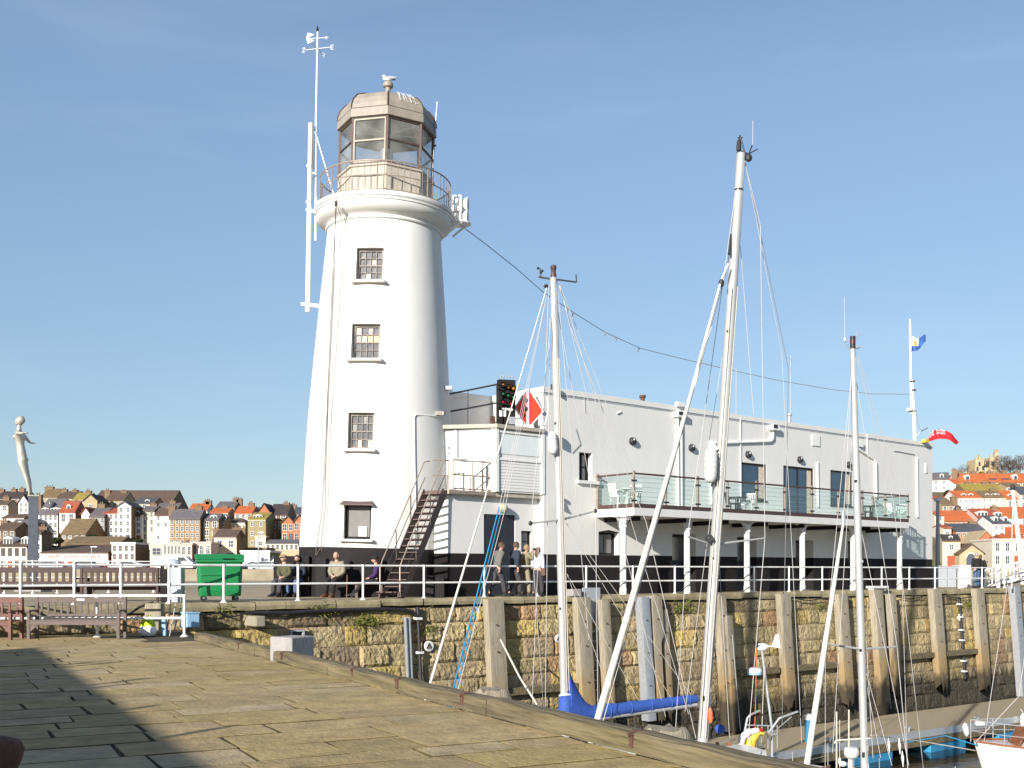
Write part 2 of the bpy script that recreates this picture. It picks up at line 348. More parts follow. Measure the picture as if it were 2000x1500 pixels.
# body of the lower quay
b = MB(); b.prism([tuple(kp(-.02, -.02).xy), tuple(kp(34, -.02).xy), tuple(kp(34, 30).xy), (-40, 10), tuple(QW.w((-30, .3, 0)).xy), tuple(QW.w((QW.at(372).x, .3, 0)).xy)], -6, -.013)
o = b.build('lower_quay', 'joint'); struct(o)
# flagstones
b = MB(); u = -3.4
wallc = lambda p: (p - QW.A).dot(QW.n)
while u < 33:
    du = rnd.uniform(.42, .85); v = .02 - rnd.uniform(0, .0)
    while v < 21:
        dv = rnd.uniform(.7, 1.75); g = .009
        cs = [(u + g, v + g), (u + du - g, v + g), (u + du - g, v + dv - g), (u + g, v + dv - g)]
        cen = kp(u + du / 2, v + dv / 2)
        if wallc(cen) < .6 and not (u < -.1 and v < .5):
            h = rnd.uniform(-.002, .004); t1, t2 = rnd.uniform(-.003, .003), rnd.uniform(-.003, .003); g = rnd.uniform(.007, .017)
            gu = rnd.uniform(.013, .028); cs = [(u + gu, v + g), (u + du - gu, v + g), (u + du - gu, v + dv - g), (u + gu, v + dv - g)]
            hh = rnd.random(); base = Vector((.42, .32, .185)) if hh < .55 else (Vector((.45, .36, .235)) if hh < .85 else Vector((.37, .28, .175)))
            near = max(0, 1 - v / 7); base = base.lerp(Vector((.36, .28, .095)), .6 * near * rnd.random())
            k = rnd.uniform(.92, 1.09); b.c = tuple(base * k)
            jit = [(rnd.uniform(-.02, .014), rnd.uniform(-.02, .014)) for _ in cs]
            top = [kp(x + j[0], y + j[1], h + t1 * (i in (1, 2)) + t2 * (i in (2, 3))) for i, ((x, y), j) in enumerate(zip(cs, jit))]
            ce = sum((p for p in top), Vector()) / 4
            inn = [p + (ce - p) * (.008 / max(.3, (ce - p).length)) for p in top]
            low = [p - Vector((0, 0, .004)) for p in top]; bot = [p - Vector((0, 0, .06)) for p in top]
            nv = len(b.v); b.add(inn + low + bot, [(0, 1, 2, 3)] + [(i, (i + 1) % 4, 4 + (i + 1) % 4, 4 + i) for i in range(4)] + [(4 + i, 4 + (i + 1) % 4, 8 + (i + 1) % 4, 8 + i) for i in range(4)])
            for q_ in range(4, 12): b.col[nv + q_] = tuple(Vector((.10, .08, .035)))      # joint dirt and moss, also coloured darker to subdue the sunlit slab sides
        v += dv
    u += du
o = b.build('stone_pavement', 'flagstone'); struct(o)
# kerb baulks along the edge of the lower quay
rnd.seed(11)
def rough_beam(b, a, c, wx, wz, nrm, seg=.35, amp=.012):
    a, c = Vector(a), Vector(c); L = (c - a).length; n = max(2, int(L / seg)); d = (c - a) / n
    prof = [(-.5, 0), (-.5, .38), (-.47, .9), (-.3, 1.0), (.3, 1.0), (.47, .9), (.5, .38), (.5, 0)]; m = len(prof); vs = []
    for i in range(n + 1):
        for x, z in prof:
            p = a + d * i + nrm * (x * wx) + Vector((0, 0, z * wz)); q = p * 1.6
            p += nrm * mnoise.noise(q) * amp + Vector((0, 0, mnoise.noise(q + Vector((7, 3, 1))) * amp * (z > .3)))
            vs.append(p)
    fs = [(i * m + j, i * m + (j + 1) % m, (i + 1) * m + (j + 1) % m, (i + 1) * m + j) for i in range(n) for j in range(m)]
    fs += [tuple(range(m)), tuple(range(n * m, (n + 1) * m))[::-1]]
    b.add(vs, fs)
cuts = [0.0, 5.2, 9.3, 14.6, 20.5, 30]
lab = ['far end baulk with moss beside the white rail post', 'second baulk from the white rail post, beside the grey concrete block', 'baulk with a rusty cleat in front of the stone wall', 'nearest visible baulk rising to the lower picture edge', 'baulk behind the viewpoint at the quay edge']
for i in range(5):
    b = MB(); a, c = kp(cuts[i] + .015, -.12, 0), kp(cuts[i + 1] - .015, -.12, 0)
    rough_beam(b, a, c, .24, .17 + .012 * (i % 2), KN, amp=.022, seg=.22)
    k = b.build('kerb_baulk', 'kerb_timber', smooth=35)
    T(k, 'weathered mossy timber kerb, ' + lab[i], 'kerb beam', 'timber kerb along the quay edge')
for i, (px, py) in enumerate([(466, 1268), (550, 1288), (688, 1322), (902, 1370), (1232, 1462), (775, 1322)]):
    # iron straps on the inner face of the kerb
    best = min((kp(k / 50, 0) for k in range(0, 1100)), key=lambda p: abs(p.x / p.y * F + 1000 - px))
    k = (best - K0).dot(KD); m = MB(); rz = math.atan2(KD.y, KD.x)
    m.obox(kp(k, .0, .11), (.05 + .02 * (i % 2), .02, .12), rz); m.obox(kp(k, -.06, .186), (.05, .10, .012), rz)
    m.tube([kp(k, .012, .16), kp(k, .03, .16)], .02, 6)
    T(m.build('iron_strap', 'rust'), ['rusty iron strap on the mossy far end of the timber kerb', 'rusty iron strap on the kerb just before the concrete block', 'wide rusty strap at a joint of the kerb timbers', 'tall rusty strap on the kerb below the blue rope', 'rusty strap on the nearest part of the kerb', 'rusty strap on the kerb right of the joint'][i], 'iron strap', 'rusty straps on the timber kerb')
# ledge outside the kerb carrying the concrete block
b = MB()
a = kp(4.6, -.26, 0); c = kp(7.9, -.26, 0)
b.ext([a + Vector((0, 0, -5.9)), c + Vector((0, 0, -5.9)), c + KN * .9 + Vector((0, 0, -5.9)), a + KN * .9 + Vector((0, 0, -5.9))], (0, 0, 5.5))
struct(b.build('quay_ledge', 'stone_cast'))
p = G = P(566, 1262, 18.9)
b = MB(); b.obox((p.x, p.y + .2, .005), (.50, .58, .81), R(-30))
T(b.build('concrete_block', 'concrete', bevel=.02), 'square grey concrete block standing on the quay ledge by the kerb', 'block')

# upper quay
b = MB()
b.prism([tuple(QW.w((s, t, 0)).xy) for s, t in ((-75, .12), (70, .12), (95, 46), (70, 62), (-30, 62))], -6, DZ - .004)
b.cur = 0
struct(b.build('upper_quay', 'deck_pave'))
# coping course
rnd.seed(5); b = MB(QW.M); s = -20.0
while s < 62:
    L = rnd.uniform(.9, 1.7)
    z1 = DZ + .012 + rnd.uniform(-.012, .012); th = rnd.uniform(.2, .26); t0 = -.10 + rnd.uniform(-.03, .02)
    n = 4; vs = []
    for i in range(n + 1):
        x = s + .008 + (L - .016) * i / n
        for (t, z) in ((t0, z1 - th), (t0 - .01, z1 - th * .5), (t0 + .02, z1 - .03), (t0 + .06, z1), (.55, z1)):
            q = Vector((x, t, z)) * 2.3; vs.append((x, t + .022 * mnoise.noise(q), z + .02 * mnoise.noise(q + Vector((4, 4, 4)))))
    fs = [(i * 5 + j, i * 5 + j + 1, (i + 1) * 5 + j + 1, (i + 1) * 5 + j) for i in range(n) for j in range(4)]
    b.add(vs, fs); s += L
struct(b.build('quay_coping', 'coping'))
# harbour wall of squared rough blocks, leaning back (batter), each block modelled
BAT = .08
def wt(z): return -.02 - BAT * (DZ - .25 - z)          # front of the wall at height z
rnd.seed(21); b = MB(QW.M); z = DZ - .25; row = 0
while z > -5.6:
    h = rnd.uniform(.44, .70); s = -19 + rnd.uniform(0, .8)
    while s < 56:
        L = rnd.uniform(.55, 1.45) * (1.2 if rnd.random() < .2 else 1); gx = rnd.uniform(.002, .009); gz = rnd.uniform(.002, .010)
        prot = rnd.uniform(-.03, .05); q0 = Vector((rnd.uniform(0, 99), rnd.uniform(0, 99), row))
        nx, nz = (12, 7) if s < 12 else (9, 6) if s < 30 else (6, 5)
        r = rnd.random()
        c = Vector((.37, .295, .165)) if r < .42 else Vector((.32, .255, .155)) if r < .66 else Vector((.40, .30, .12)) if r < .80 else Vector((.28, .215, .14)) if r < .92 else Vector((.36, .23, .13))
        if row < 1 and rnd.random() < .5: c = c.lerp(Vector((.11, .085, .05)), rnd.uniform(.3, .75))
        b.c = tuple(c * rnd.uniform(.92, 1.34))
        vs = []
        for i in range(nx + 1):
            for j in range(nz + 1):
                fx, fz = i / nx, j / nz; ex = min(fx, 1 - fx) * L; ez = min(fz, 1 - fz) * h; e = min(ex, ez)
                pill = min(1, e / .05); x = s + gx + (L - 2 * gx) * fx; zz = z - gz - (h - 2 * gz) * fz
                q = Vector((x, zz, 0)) * 3.0 + q0
                x += .02 * mnoise.noise(q * 1.7) ; zz += .015 * mnoise.noise(q * 1.7 + Vector((9, 0, 0)))
                d = prot + (.03 * mnoise.noise(q) + .04 * mnoise.noise(q * 2.9) + .03 * mnoise.noise(q * 6.5)) * pill
                vs.append((x, wt(zz) - d * pill + (1 - pill) * .035, zz))
        m = nz + 1
        fs = [(i * m + j, i * m + j + 1, (i + 1) * m + j + 1, (i + 1) * m + j) for i in range(nx) for j in range(nz)]
        b.add(vs, fs)
        # sides of the block going back into the joint
        for (ia, ib) in (((0, 0), (nx, 0)), ((nx, nz), (0, nz)), ((0, nz), (0, 0)), ((nx, 0), (nx, nz))):
            pa, pb = Vector(vs[ia[0] * m + ia[1]]), Vector(vs[ib[0] * m + ib[1]])
            b.add([pa, pb, (pb.x, .15, pb.z), (pa.x, .15, pa.z)], [(0, 1, 2, 3)])
        s += L
    z -= h; row += 1
o = b.build('harbour_wall', 'quay_stone', recalc=False); T(o, 'long wall of rough yellow-brown stone blocks below the white railing', 'harbour wall')
b = MB(QW.M); b.add([(-20, wt(DZ) + .085, DZ - .1), (58, wt(DZ) + .085, DZ - .1), (58, wt(-5.8) + .085, -5.8), (-20, wt(-5.8) + .085, -5.8)], [(0, 1, 2, 3)])
o2 = b.build('mortar', 'joint', o)

# ------------------------------------------------------------------ timber piles, walings, ladders on the wall
def pile(px, w, yt, yb, label, cut=None, dt=.0, m='grey_timber', rag=True, cat='pile', name='timber_pile', dpt=.30):
    """px, w: centre and width on the photo at the top; rests against the wall"""
    q = QW.at(px, yt, -.25 + dt); Y = QW.w(q).y; wd = w * Y / F * 1.12; zt = q.z
    zb = ZP(yb, Y); b = MB(QW.M); n = 16; vs = []; s0 = q.x
    sec = [(-.5, -.47), (-.38, -.5), (-.2, -.51), (0, -.52), (.17, -.51), (.36, -.5), (.5, -.47), (.5, .5), (-.5, .5)]
    for i in range(n + 1):
        f = i / n; z = zt + (zb - zt) * f
        for (x, t) in sec:
            rg = 0
            if rag and i == n: rg = rnd.uniform(-.22, .38)
            wobble = .018 * mnoise.noise(Vector((s0 * 3 + x * 3, z * .9, t)))
            ww = wd * (1 - .25 * max(0, f - .86) / .14 * (1 if rag else 0)); dd = dpt
            if cut and f > cut[0] and x > 0.2: ww *= cut[1]
            vs.append((s0 + x * ww + wobble, -.16 + dt - .14 + t * dd + wt(z) + .02 + wobble * .6, z + rg))
    m5 = len(sec)
    fs = [(i * m5 + j, i * m5 + (j + 1) % m5, (i + 1) * m5 + (j + 1) % m5, (i + 1) * m5 + j) for i in range(n) for j in range(m5)] + [tuple(range(m5)), tuple(range(n * m5, n * m5 + m5))]
    b.add(vs, fs); b.cur = 1
    z = zt - .8
    for k in range(3):
        b.tube([(s0 - .04, -.16 + dt - .14 - dpt / 2 - .035 + wt(z), z), (s0 - .04, -.16 + dt - .14 - dpt / 2 + .02 + wt(z), z)], .028, 6); z -= rnd.uniform(.7, 1.3)
    o = b.build(name, [m, 'rust'], smooth=30)
    return T(o, label, cat, 'timber piles against the harbour wall' if name == 'timber_pile' else None)
rnd.seed(8)
def shade_pile_mat():
    # bleached grey wood above, yellow-brown wet wood lower, black weed at the foot (a real tide line)
    m = MATS['grey_timber']; n, l = m.node_tree.nodes, m.node_tree.links; bs = n['Principled BSDF']; src = bs.inputs['Base Color'].links[0].from_socket
    g = n.new("ShaderNodeNewGeometry"); sp = n.new("ShaderNodeSeparateXYZ"); l.new(g.outputs['Position'], sp.inputs[0])
    no = n.new("ShaderNodeTexNoise"); no.inputs['Scale'].default_value = 3; l.new(g.outputs['Position'], no.inputs['Vector'])
    ma = n.new("ShaderNodeMath"); ma.operation = 'MULTIPLY_ADD'; ma.inputs[1].default_value = 1.0; l.new(no.outputs['Fac'], ma.inputs[0]); l.new(sp.outputs['Z'], ma.inputs[2])
    cr = n.new("ShaderNodeMapRange"); cr.inputs[1].default_value = -1.0; cr.inputs[2].default_value = -2.0; cr.inputs[4].default_value = .75; l.new(ma.outputs[0], cr.inputs[0])
    x = n.new("ShaderNodeMix"); x.data_type = 'RGBA'; l.new(cr.outputs[0], x.inputs[0]); l.new(src, x.inputs[6]); x.inputs[7].default_value = (.33, .215, .085, 1)
    wr = n.new("ShaderNodeMapRange"); wr.inputs[1].default_value = -2.35; wr.inputs[2].default_value = -2.9; wr.inputs[4].default_value = .9; l.new(ma.outputs[0], wr.inputs[0])
    x2 = n.new("ShaderNodeMix"); x2.data_type = 'RGBA'; l.new(wr.outputs[0], x2.inputs[0]); l.new(x.outputs[2], x2.inputs[6]); x2.inputs[7].default_value = (.035, .03, .02, 1)
    l.new(x2.outputs[2], bs.inputs['Base Color'])
shade_pile_mat()
pile(962, 34, 1170, 1348, 'stout pale timber pile below the blue ropes, its foot behind the kerb', rag=False)
pile(1134, 30, 1166, 1420, 'timber pile just right of the first mast, left side of the ladder', cut=(.3, .9))
pile(1176, 19, 1171, 1420, 'slim timber pile right of the narrow ladder by the first mast')
pile(1276, 24, 1164, 1410, 'notched timber pile next to the grey steel pile', cut=(.33, .35))
pile(1290, 16, 1190, 1405, 'thin broken timber pile in shade right of the notched pile', dt=.12)
pile(1404, 18, 1160, 1425, 'round timber pile behind the tallest mast', rag=False)
pile(1416, 15, 1202, 1430, 'short squared timber pile right of the tallest mast', dt=-.12)
pile(1528, 27, 1160, 1380, 'timber pile with stepped head right of the wind generator', cut=(.16, .8))
pile(1640, 25, 1160, 1372, 'timber pile with ragged foot behind the white furled forestay')
pile(1709, 24, 1152, 1392, 'pale timber pile under the white plate, left of the long ladder')
pile(1737, 17, 1160, 1362, 'splintered timber pile right of the long ladder')
pile(1824, 26, 1150, 1346, 'timber pile between the long ladder and the black pipe')
pile(1908, 25, 1150, 1344, 'timber pile below the person in the black coat')
for px, yt, yb, lb in ((1253, 1166, 1405, 'square grey steel pile with pale top beside the notched timber pile'), (1980, 1145, 1358, 'square grey steel pile near the picture edge')):
    pile(px, 20, yt, yb, lb, m='galv', rag=False, name='steel_pile', cat='pile', dpt=.34)
def waling(p0, p1, z, label):
    a, c = QW.at(p0, HZ, -.4), QW.at(p1, HZ, -.4); b = MB(QW.M)
    t = wt(z) - .13
    b.box(a.x, c.x, t - .14, t + .12, z - .12, z + .12)
    T(b.build('waling_beam', 'kerb_timber', bevel=.02), label, 'beam', 'horizontal walings between the piles')
waling(985, 1126, -2.28, 'mossy horizontal beam between the stout pile and the first mast')
waling(1428, 1520, -2.32, 'mossy horizontal beam left of the stepped pile')
waling(1537, 1632, -2.32, 'mossy horizontal beam between the stepped pile and the ragged pile')
waling(1752, 1822, -2.25, 'mossy horizontal beam right of the long ladder')
waling(1836, 1908, -2.25, 'mossy horizontal beam crossing the black pipe')
def ladder(p0, p1, z0, z1, label):
    a, c = QW.at(p0, HZ, -.3).x, QW.at(p1, HZ, -.3).x
    L = thing('ladder', label, 'ladder', QW.w(((a + c) / 2, wt(z0) - .12, z0)))
    for x in (a, c): MB(QW.M).bar((x, wt(z0) - .12, z0), (x, wt(z1) - .12, z1), .04, .05).build('stile', 'galv', L)
    z = z0 + .15
    while z < z1: MB(QW.M).tube([(a, wt(z) - .12, z), (c, wt(z) - .12, z)], .017, 6).build('rung', 'galv', L); z += .33
ladder(1149, 1167, -4.6, .6, 'steel ladder between two timber piles right of the first mast')
ladder(1720, 1730, -4.4, .75, 'long steel ladder between the two piles under the white plate')
# grey board behind the first ladder
a, c = QW.at(1137, 1156, -.1), QW.at(1171, 1156, -.1)
T(MB(QW.M).box(a.x, c.x, -.14, -.09, ZP(1218, QW.w(a).y), DZ + .28).build('backing_board', 'plastic_grey', bevel=.01), 'grey plywood board behind the ladder near the first mast', 'board')
T(MB(QW.M).box(QW.at(1119, 1156, -.3).x, QW.at(1136, 1156, -.3).x, -.3, .05, DZ + .0, DZ + .24).build('mooring_block', 'concrete', bevel=.02), 'small grey block on the quay edge above the piles by the first mast', 'block')
a, c = QW.at(1699, 1147, -.2), QW.at(1729, 1147, -.2)
m = MB(QW.M); m.box(a.x, c.x, -.38, .0, DZ + .10, DZ + .2); m.box(a.x + .1, a.x + .2, -.3, -.05, DZ, DZ + .1); m.box(c.x - .2, c.x - .1, -.3, -.05, DZ, DZ + .1)
T(m.build('ladder_plate', 'white_metal', bevel=.01), 'white metal plate on the quay edge at the head of the long ladder', 'plate')
# steel channel and black pipe on the wall
def wallpole(px, w, y0, y1, m, label, name, cat, brackets=(), rnd_=False):
    q = QW.at(px, y0, -.12); Y = QW.w(q).y; h = w * Y / F / 2; z0, z1 = ZP(y0, Y), ZP(y1, Y)
    t = thing(name, label, cat, QW.w((q.x, wt(z1) - .1, z1)))
    if rnd_: MB(QW.M).tube([(q.x, wt(z0) - .12, z0), (q.x, wt(z1) - .12, z1)], h, 10).build('pipe', m, t, smooth=40)
    else:
        bb = MB(QW.M)
        for dx in (-h, h - .03): bb.ext([(q.x + dx, wt(z0) - .16, z0), (q.x + dx + .03, wt(z0) - .16, z0), (q.x + dx + .03, wt(z0) - .04, z0), (q.x + dx, wt(z0) - .04, z0)], (0, wt(z1) - wt(z0), z1 - z0))
        bb.ext([(q.x - h, wt(z0) - .06, z0), (q.x + h, wt(z0) - .06, z0), (q.x + h, wt(z0) - .03, z0), (q.x - h, wt(z0) - .03, z0)], (0, wt(z1) - wt(z0), z1 - z0))
        bb.build('channel', m, t)
    for y in brackets:
        z = ZP(y, Y); MB(QW.M).box(q.x - h - .05, q.x + h + .05, wt(z) - .2, wt(z) - .02, z - .035, z + .035).build('bracket', 'white_metal', t)
wallpole(794, 11, 1205, 1335, 'galv', 'grey steel channel standing on the stone wall left of the black pipe', 'cable_channel', 'channel')
wallpole(815, 7, 1186, 1345, 'black_iron', 'black pipe with white brackets on the wall beside the round sign', 'drain_pipe', 'pipe', (1208, 1274), True)
wallpole(1872, 5, 1165, 1325, 'black_iron', 'black pipe with white clips on the wall right of the long ladder', 'drain_pipe', 'pipe', (1180, 1205, 1230, 1250, 1270, 1290, 1310), True)
# round warning signs with a triangle
def roundsign(px, py, r, label):
    q = QW.at(px, py, -.2); Y = QW.w(q).y; rr = r * Y / F; t0 = wt(q.z) - .10
    t = thing('warning_sign', label, 'sign', QW.w((q.x, t0, q.z)), group='round warning signs on the harbour wall')
    M = QW.M @ Matrix.Translation((q.x, t0, q.z)) @ Matrix.Rotation(R(90), 4, 'X')
    MB(M).lathe([(rr, -.02), (rr, .02), (rr * .96, .026)], 28).build('disc', 'flag_white', t, smooth=30)
    g = .55 * rr; pts = [(0, g), (-g * .9, -g * .62), (g * .9, -g * .62)]; m = MB(M)
    for i in range(3): m.bar((*pts[i], .032), (*pts[(i + 1) % 3], .032), .035, .012)
    m.bar((0, g * .35, .032), (0, -g * .15, .032), .03, .012); m.bar((0, -g * .32, .032), (0, -g * .44, .032), .03, .012)
    m.build('triangle', 'brown_frame', t)
    MB(M).box(-rr * .5, rr * .5, -rr * .72, -rr * .58, .026, .034).build('lettering', 'plastic_grey', t)
roundsign(837, 1262, 10.5, 'round white warning sign with triangle beside the black pipe')
roundsign(1090, 1247, 8, 'round white warning sign with triangle half hidden by the first mast')
roundsign(1876, 1206, 8, 'round white warning sign with triangle at the far black pipe')
# timber stub, framed outlet, pipe along the coping
q = QW.at(492, 1211, -.2); m = MB(QW.M); m.box(q.x - .14, q.x + .14, -.75, .1, q.z - .16, q.z + .12)
T(m.build('timber_stub', 'grey_timber', bevel=.03), 'short timber stub sticking out of the wall below the green bin', 'beam end')
q = QW.at(578, 1238, -.1); m = MB(QW.M); t0 = wt(q.z) - .14
for a in ((-.22, -.16, -.18, .12), (.16, .22, -.18, .12), (-.16, .16, .06, .12), (-.16, .16, -.18, -.12)): m.box(q.x + a[0], q.x + a[1], t0, t0 + .2, q.z + a[2], q.z + a[3])
ob = m.build('drain_outlet', 'plastic_grey', bevel=.006); T(ob, 'pale framed drain outlet in the stone wall above the concrete block', 'outlet')
MB(QW.M).box(q.x - .16, q.x + .16, t0 + .12, t0 + .16, q.z - .12, q.z + .06).build('grille', 'black_iron', ob)
pts = [QW.at(px, 1184, -.17) for px in (480, 560, 650, 740, 790, 806, 815)]
for i, p in enumerate(pts): p.z = DZ - .28 - .03 * math.sin(i * 1.9) - (0, 0, 0, 0, 0, .08, .3)[i]
T(MB(QW.M).tube(pts, .055, 8).build('service_pipe', 'black_iron', smooth=40), 'black pipe slung along under the coping left of the round sign', 'pipe')
for k, (xs, lb) in enumerate((((376, 400, 425, 450, 478), 'loose black cable hanging on the wall edge under the green bin'), ((1545, 1580, 1600, 1640), 'loose dark cable on the wall left of the furled white forestay'), ((1745, 1775, 1800), 'thin cable sagging from the coping right of the long ladder'), ((1846, 1875, 1900), 'cable sagging from the coping beside the black pipe'))):
    pts = [QW.at(px, 1184, -.16) for px in xs]
    for i, p in enumerate(pts): p.z = DZ - .2 - (.0, .12, .05, .18, .1)[i % 5] - .04 * k; p.y = -.2
    T(MB(QW.M).tube(pts, .022, 6).build('cable', 'black_iron', smooth=40), lb, 'cable', 'cables on the harbour wall')
# weeds growing on the wall head
rnd.seed(31)
def tuft(px, py, n, spread, label, hang=.25):
    q = QW.at(px, py, -.18); b = MB(QW.M)
    for i in range(n):
        a = Vector((q.x + rnd.gauss(0, spread), wt(q.z) - .04 - rnd.random() * .05, q.z + rnd.gauss(0, spread * .4)))
        d = Vector((rnd.gauss(0, .5), -abs(rnd.gauss(.4, .3)), rnd.uniform(-hang * 4, .8))).normalized() * rnd.uniform(.06, .2); wv = Vector((rnd.gauss(0, 1), 0, rnd.gauss(0, 1))).normalized() * .018
        b.add([a - wv, a + wv, a + d * .6 + wv * .8, a + d], [(0, 1, 2, 3)])
    T(b.build('wall_weed', 'grass', recalc=False), label, 'weed', 'weeds on the harbour wall')
tuft(632, 1190, 160, .22, 'yellow-green weed on the coping below the man in the beige jacket')
tuft(716, 1212, 220, .22, 'hanging weed on the wall left of the steel channel')
tuft(1335, 1186, 200, .3, 'green weed on the wall between the notched pile and the tallest mast')
tuft(1606, 1184, 90, .2, 'green weed on the wall left of the ragged pile')
tuft(1893, 1180, 110, .25, 'green weed on the wall beside the far pile')
tuft(436, 1192, 90, .2, 'small green weed at the wall head below the green bin')
tuft(840, 1228, 60, .15, 'small weed on the wall above the round sign')
# two fender piles standing at the lower quay near the camera
for (px, yt, w_, Y, lb) in ((962, 1347, 62, 13.0, 'squared fender pile head rising just outside the kerb below the stout pile'), (1300, 1424, 86, 9.75, 'broad rounded fender pile head just outside the nearest kerb')):
    p = P(px, yt, Y); hw = w_ * Y / F / 2; b = MB(); n = 10; vs = []; rz = math.atan2(KD.y, KD.x)
    for i, (z, k) in enumerate(((-6, 1), (-1, 1), (p.z - .12, 1), (p.z - .03, .95), (p.z, .85))):
        for j in range(16):
            a = 2 * math.pi * j / 16; cx, sx = math.cos(a), math.sin(a); e = max(abs(cx), abs(sx)); q = Vector((cx / e, sx / e, 0)).lerp(Vector((cx, sx, 0)), .25) * hw * k * (1 + .03 * math.sin(j * 5.1))
            q.rotate(Euler((0, 0, rz))); vs.append((p.x + q.x, p.y + q.y, z + (.03 * math.sin(j * 2.3) if i > 2 else 0)))
    fs = [(i * 16 + j, i * 16 + (j + 1) % 16, (i + 1) * 16 + (j + 1) % 16, (i + 1) * 16 + j) for i in range(4) for j in range(16)] + [tuple(range(64, 80))]
    b.add(vs, fs); T(b.build('fender_pile', 'grey_timber', smooth=40), lb, 'pile', 'fender piles at the lower quay')

# ------------------------------------------------------------------ railings
def railing(name, label, frame, pxs, t, z0, zt, zm, r=.03, rp=.034, m='rail_white', ext=(0, 0), foot=True):
    pts = [frame.at(px, HZ, t).x for px in pxs]
    L = thing(name, label, 'railing', frame.w((pts[0], t, z0)))
    for z in (zt, zm): MB(frame.M).tube([(pts[0] - ext[0], t, z), (pts[-1] + ext[1], t, z)], r, 8).build('rail', m, L, smooth=40)
    for i, s in enumerate(pts):
        b = MB(frame.M); b.lathe([(rp, z0), (rp, zm - .05), (rp * 1.35, zm - .045), (rp * 1.35, zm + .045), (rp, zm + .05), (rp, zt - .05), (rp * 1.4, zt - .045), (rp * 1.3, zt + .035)], 10, (s, t, 0))
        if foot: b.lathe([(rp * 3, z0), (rp * 2.2, z0 + .03), (rp, z0 + .07)], 10, (s, t, 0))
        b.build('post', m, L, smooth=40)
    return L
railing('quay_railing', 'white tubular railing along the edge of the upper quay', QW, [-62, 40, 145, 236, 330, 437, 582, 709, 828, 946, 1049, 1145, 1236, 1318, 1399, 1473, 1541, 1606, 1664, 1722, 1776, 1826, 1874, 1918, 1962, 2005, 2045], .12, DZ, 1.70, 1.19, ext=(.6, .6))
class YP:  # plane at constant depth for the lower rail
    pass
LR = Plane2(-12.4, 25.55, 2.5)
railing('lower_railing', 'white tubular railing behind the grey bench on the lower quay', LR, [-48, 190, 360], 0, 0, .965, .44, r=.032, ext=(.4, 0))
# rear railing beyond the dark benches
RR = Plane2(-20, 40, 30)
railing('rear_railing', 'thin white railing behind the dark slatted benches', RR, [-30, 8, 64, 112, 212, 300, 360], 0, DZ, 1.92, 1.3, r=.022, rp=.025, ext=(.5, 0))
# ------------------------------------------------------------------ lighthouse
TB = Vector((-4.73, 38.0, DZ)); TM = Matrix.Translation(TB) @ Matrix.Rotation(R(1.4), 4, 'Y')
CA = math.atan2(-TB.y, -TB.x)                          # direction of the viewpoint seen from the tower
light = thing('lighthouse', 'tall white round lighthouse tower with black base and glazed lantern', 'lighthouse', M=TM)
prof = [(2.68, -.05), (2.66, .6), (2.645, 1.6), (2.56, 3.6), (2.47, 5.9), (2.32, 8.0), (2.16, 10.0), (2.04, 11.4), (1.955, 12.42)]
def trad(z):
    for (r0, z0), (r1, z1) in zip(prof, prof[1:]):
        if z <= z1: return r0 + (r1 - r0) * (z - z0) / (z1 - z0)
    return prof[-1][0]
b = MB(TM)
pr = []
for (r0, z0), (r1, z1) in zip(prof, prof[1:]):
    for k in range(4): pr.append((r0 + (r1 - r0) * k / 4, z0 + (z1 - z0) * k / 4))
pr += [(r, 12.48 + (z - 12.42) * .74) for r, z in [(1.955, 12.42), (2.01, 12.44), (2.03, 12.50), (2.0, 12.56), (1.98, 12.58), (2.02, 12.64), (2.14, 12.70), (2.26, 12.80), (2.33, 12.93), (2.355, 13.06), (2.355, 13.10), (2.39, 13.12), (2.40, 13.2), (2.36, 13.215), (2.36, 13.25), (2.41, 13.27), (2.43, 13.36), (2.42, 13.45), (2.38, 13.47), (0.02, 13.49)]]
b.lathe(pr, 96, cap=True)
tower = b.build('tower', ['white_paint', 'black_paint'], light, smooth=32)
def tpt(px, py, off=.02):
    """point on the tower surface behind a pixel"""
    k = Vector(((px - 1000) / F, 1, -(py - HZ) / F)); inv = TM.inverted(); lo, hi = 30.0, TB.y
    for _ in range(60):
        m = (lo + hi) / 2; q = inv @ (Vector((0, 0, EYE)) + k * m)
        if math.hypot(q.x, q.y) > trad(q.z) + off: lo = m
        else: hi = m
    return Vector((0, 0, EYE)) + k * lo
wins = []
for px, py, w_, h_ in ((721, 515, 54, 66), (713, 666, 57, 70), (703.5, 841, 52, 72), (697, 1018, 55, 70)):
    p = tpt(px, py); q = TM.inverted() @ p; az = math.atan2(q.y, q.x); sc = p.y / F
    wins.append((az, q.z, w_ * sc, h_ * sc))
# openings cut into the wall
cut = MB(TM)
for az, z, w_, h_ in wins:
    o_ = Vector((math.cos(az), math.sin(az), 0)); d = trad(z + h_ / 2) - .26
    cut.obox(o_ * (d + .6) + Vector((0, 0, z)), (1.2, w_, h_), az)
co = cut.build('cutter', 'white_paint', light)
bo = tower.modifiers.new('open', 'BOOLEAN'); bo.object = co; bo.operation = 'DIFFERENCE'; bo.solver = 'EXACT'
bpy.context.view_layer.update()
dg = bpy.context.evaluated_depsgraph_get(); me = bpy.data.meshes.new_from_object(tower.evaluated_get(dg)); tower.modifiers.clear(); tower.data = me
bpy.data.objects.remove(co)
bm = bmesh.new(); bm.from_mesh(me)
bmesh.ops.bisect_plane(bm, geom=bm.verts[:] + bm.edges[:] + bm.faces[:], plane_co=(0, 0, 1.6), plane_no=(0, 0, 1))
for f in bm.faces: f.material_index = 1 if f.calc_center_median().z < 1.6 else 0
bm.to_mesh(me); bm.free(); me.shade_smooth(); me.set_sharp_from_angle(angle=R(32))
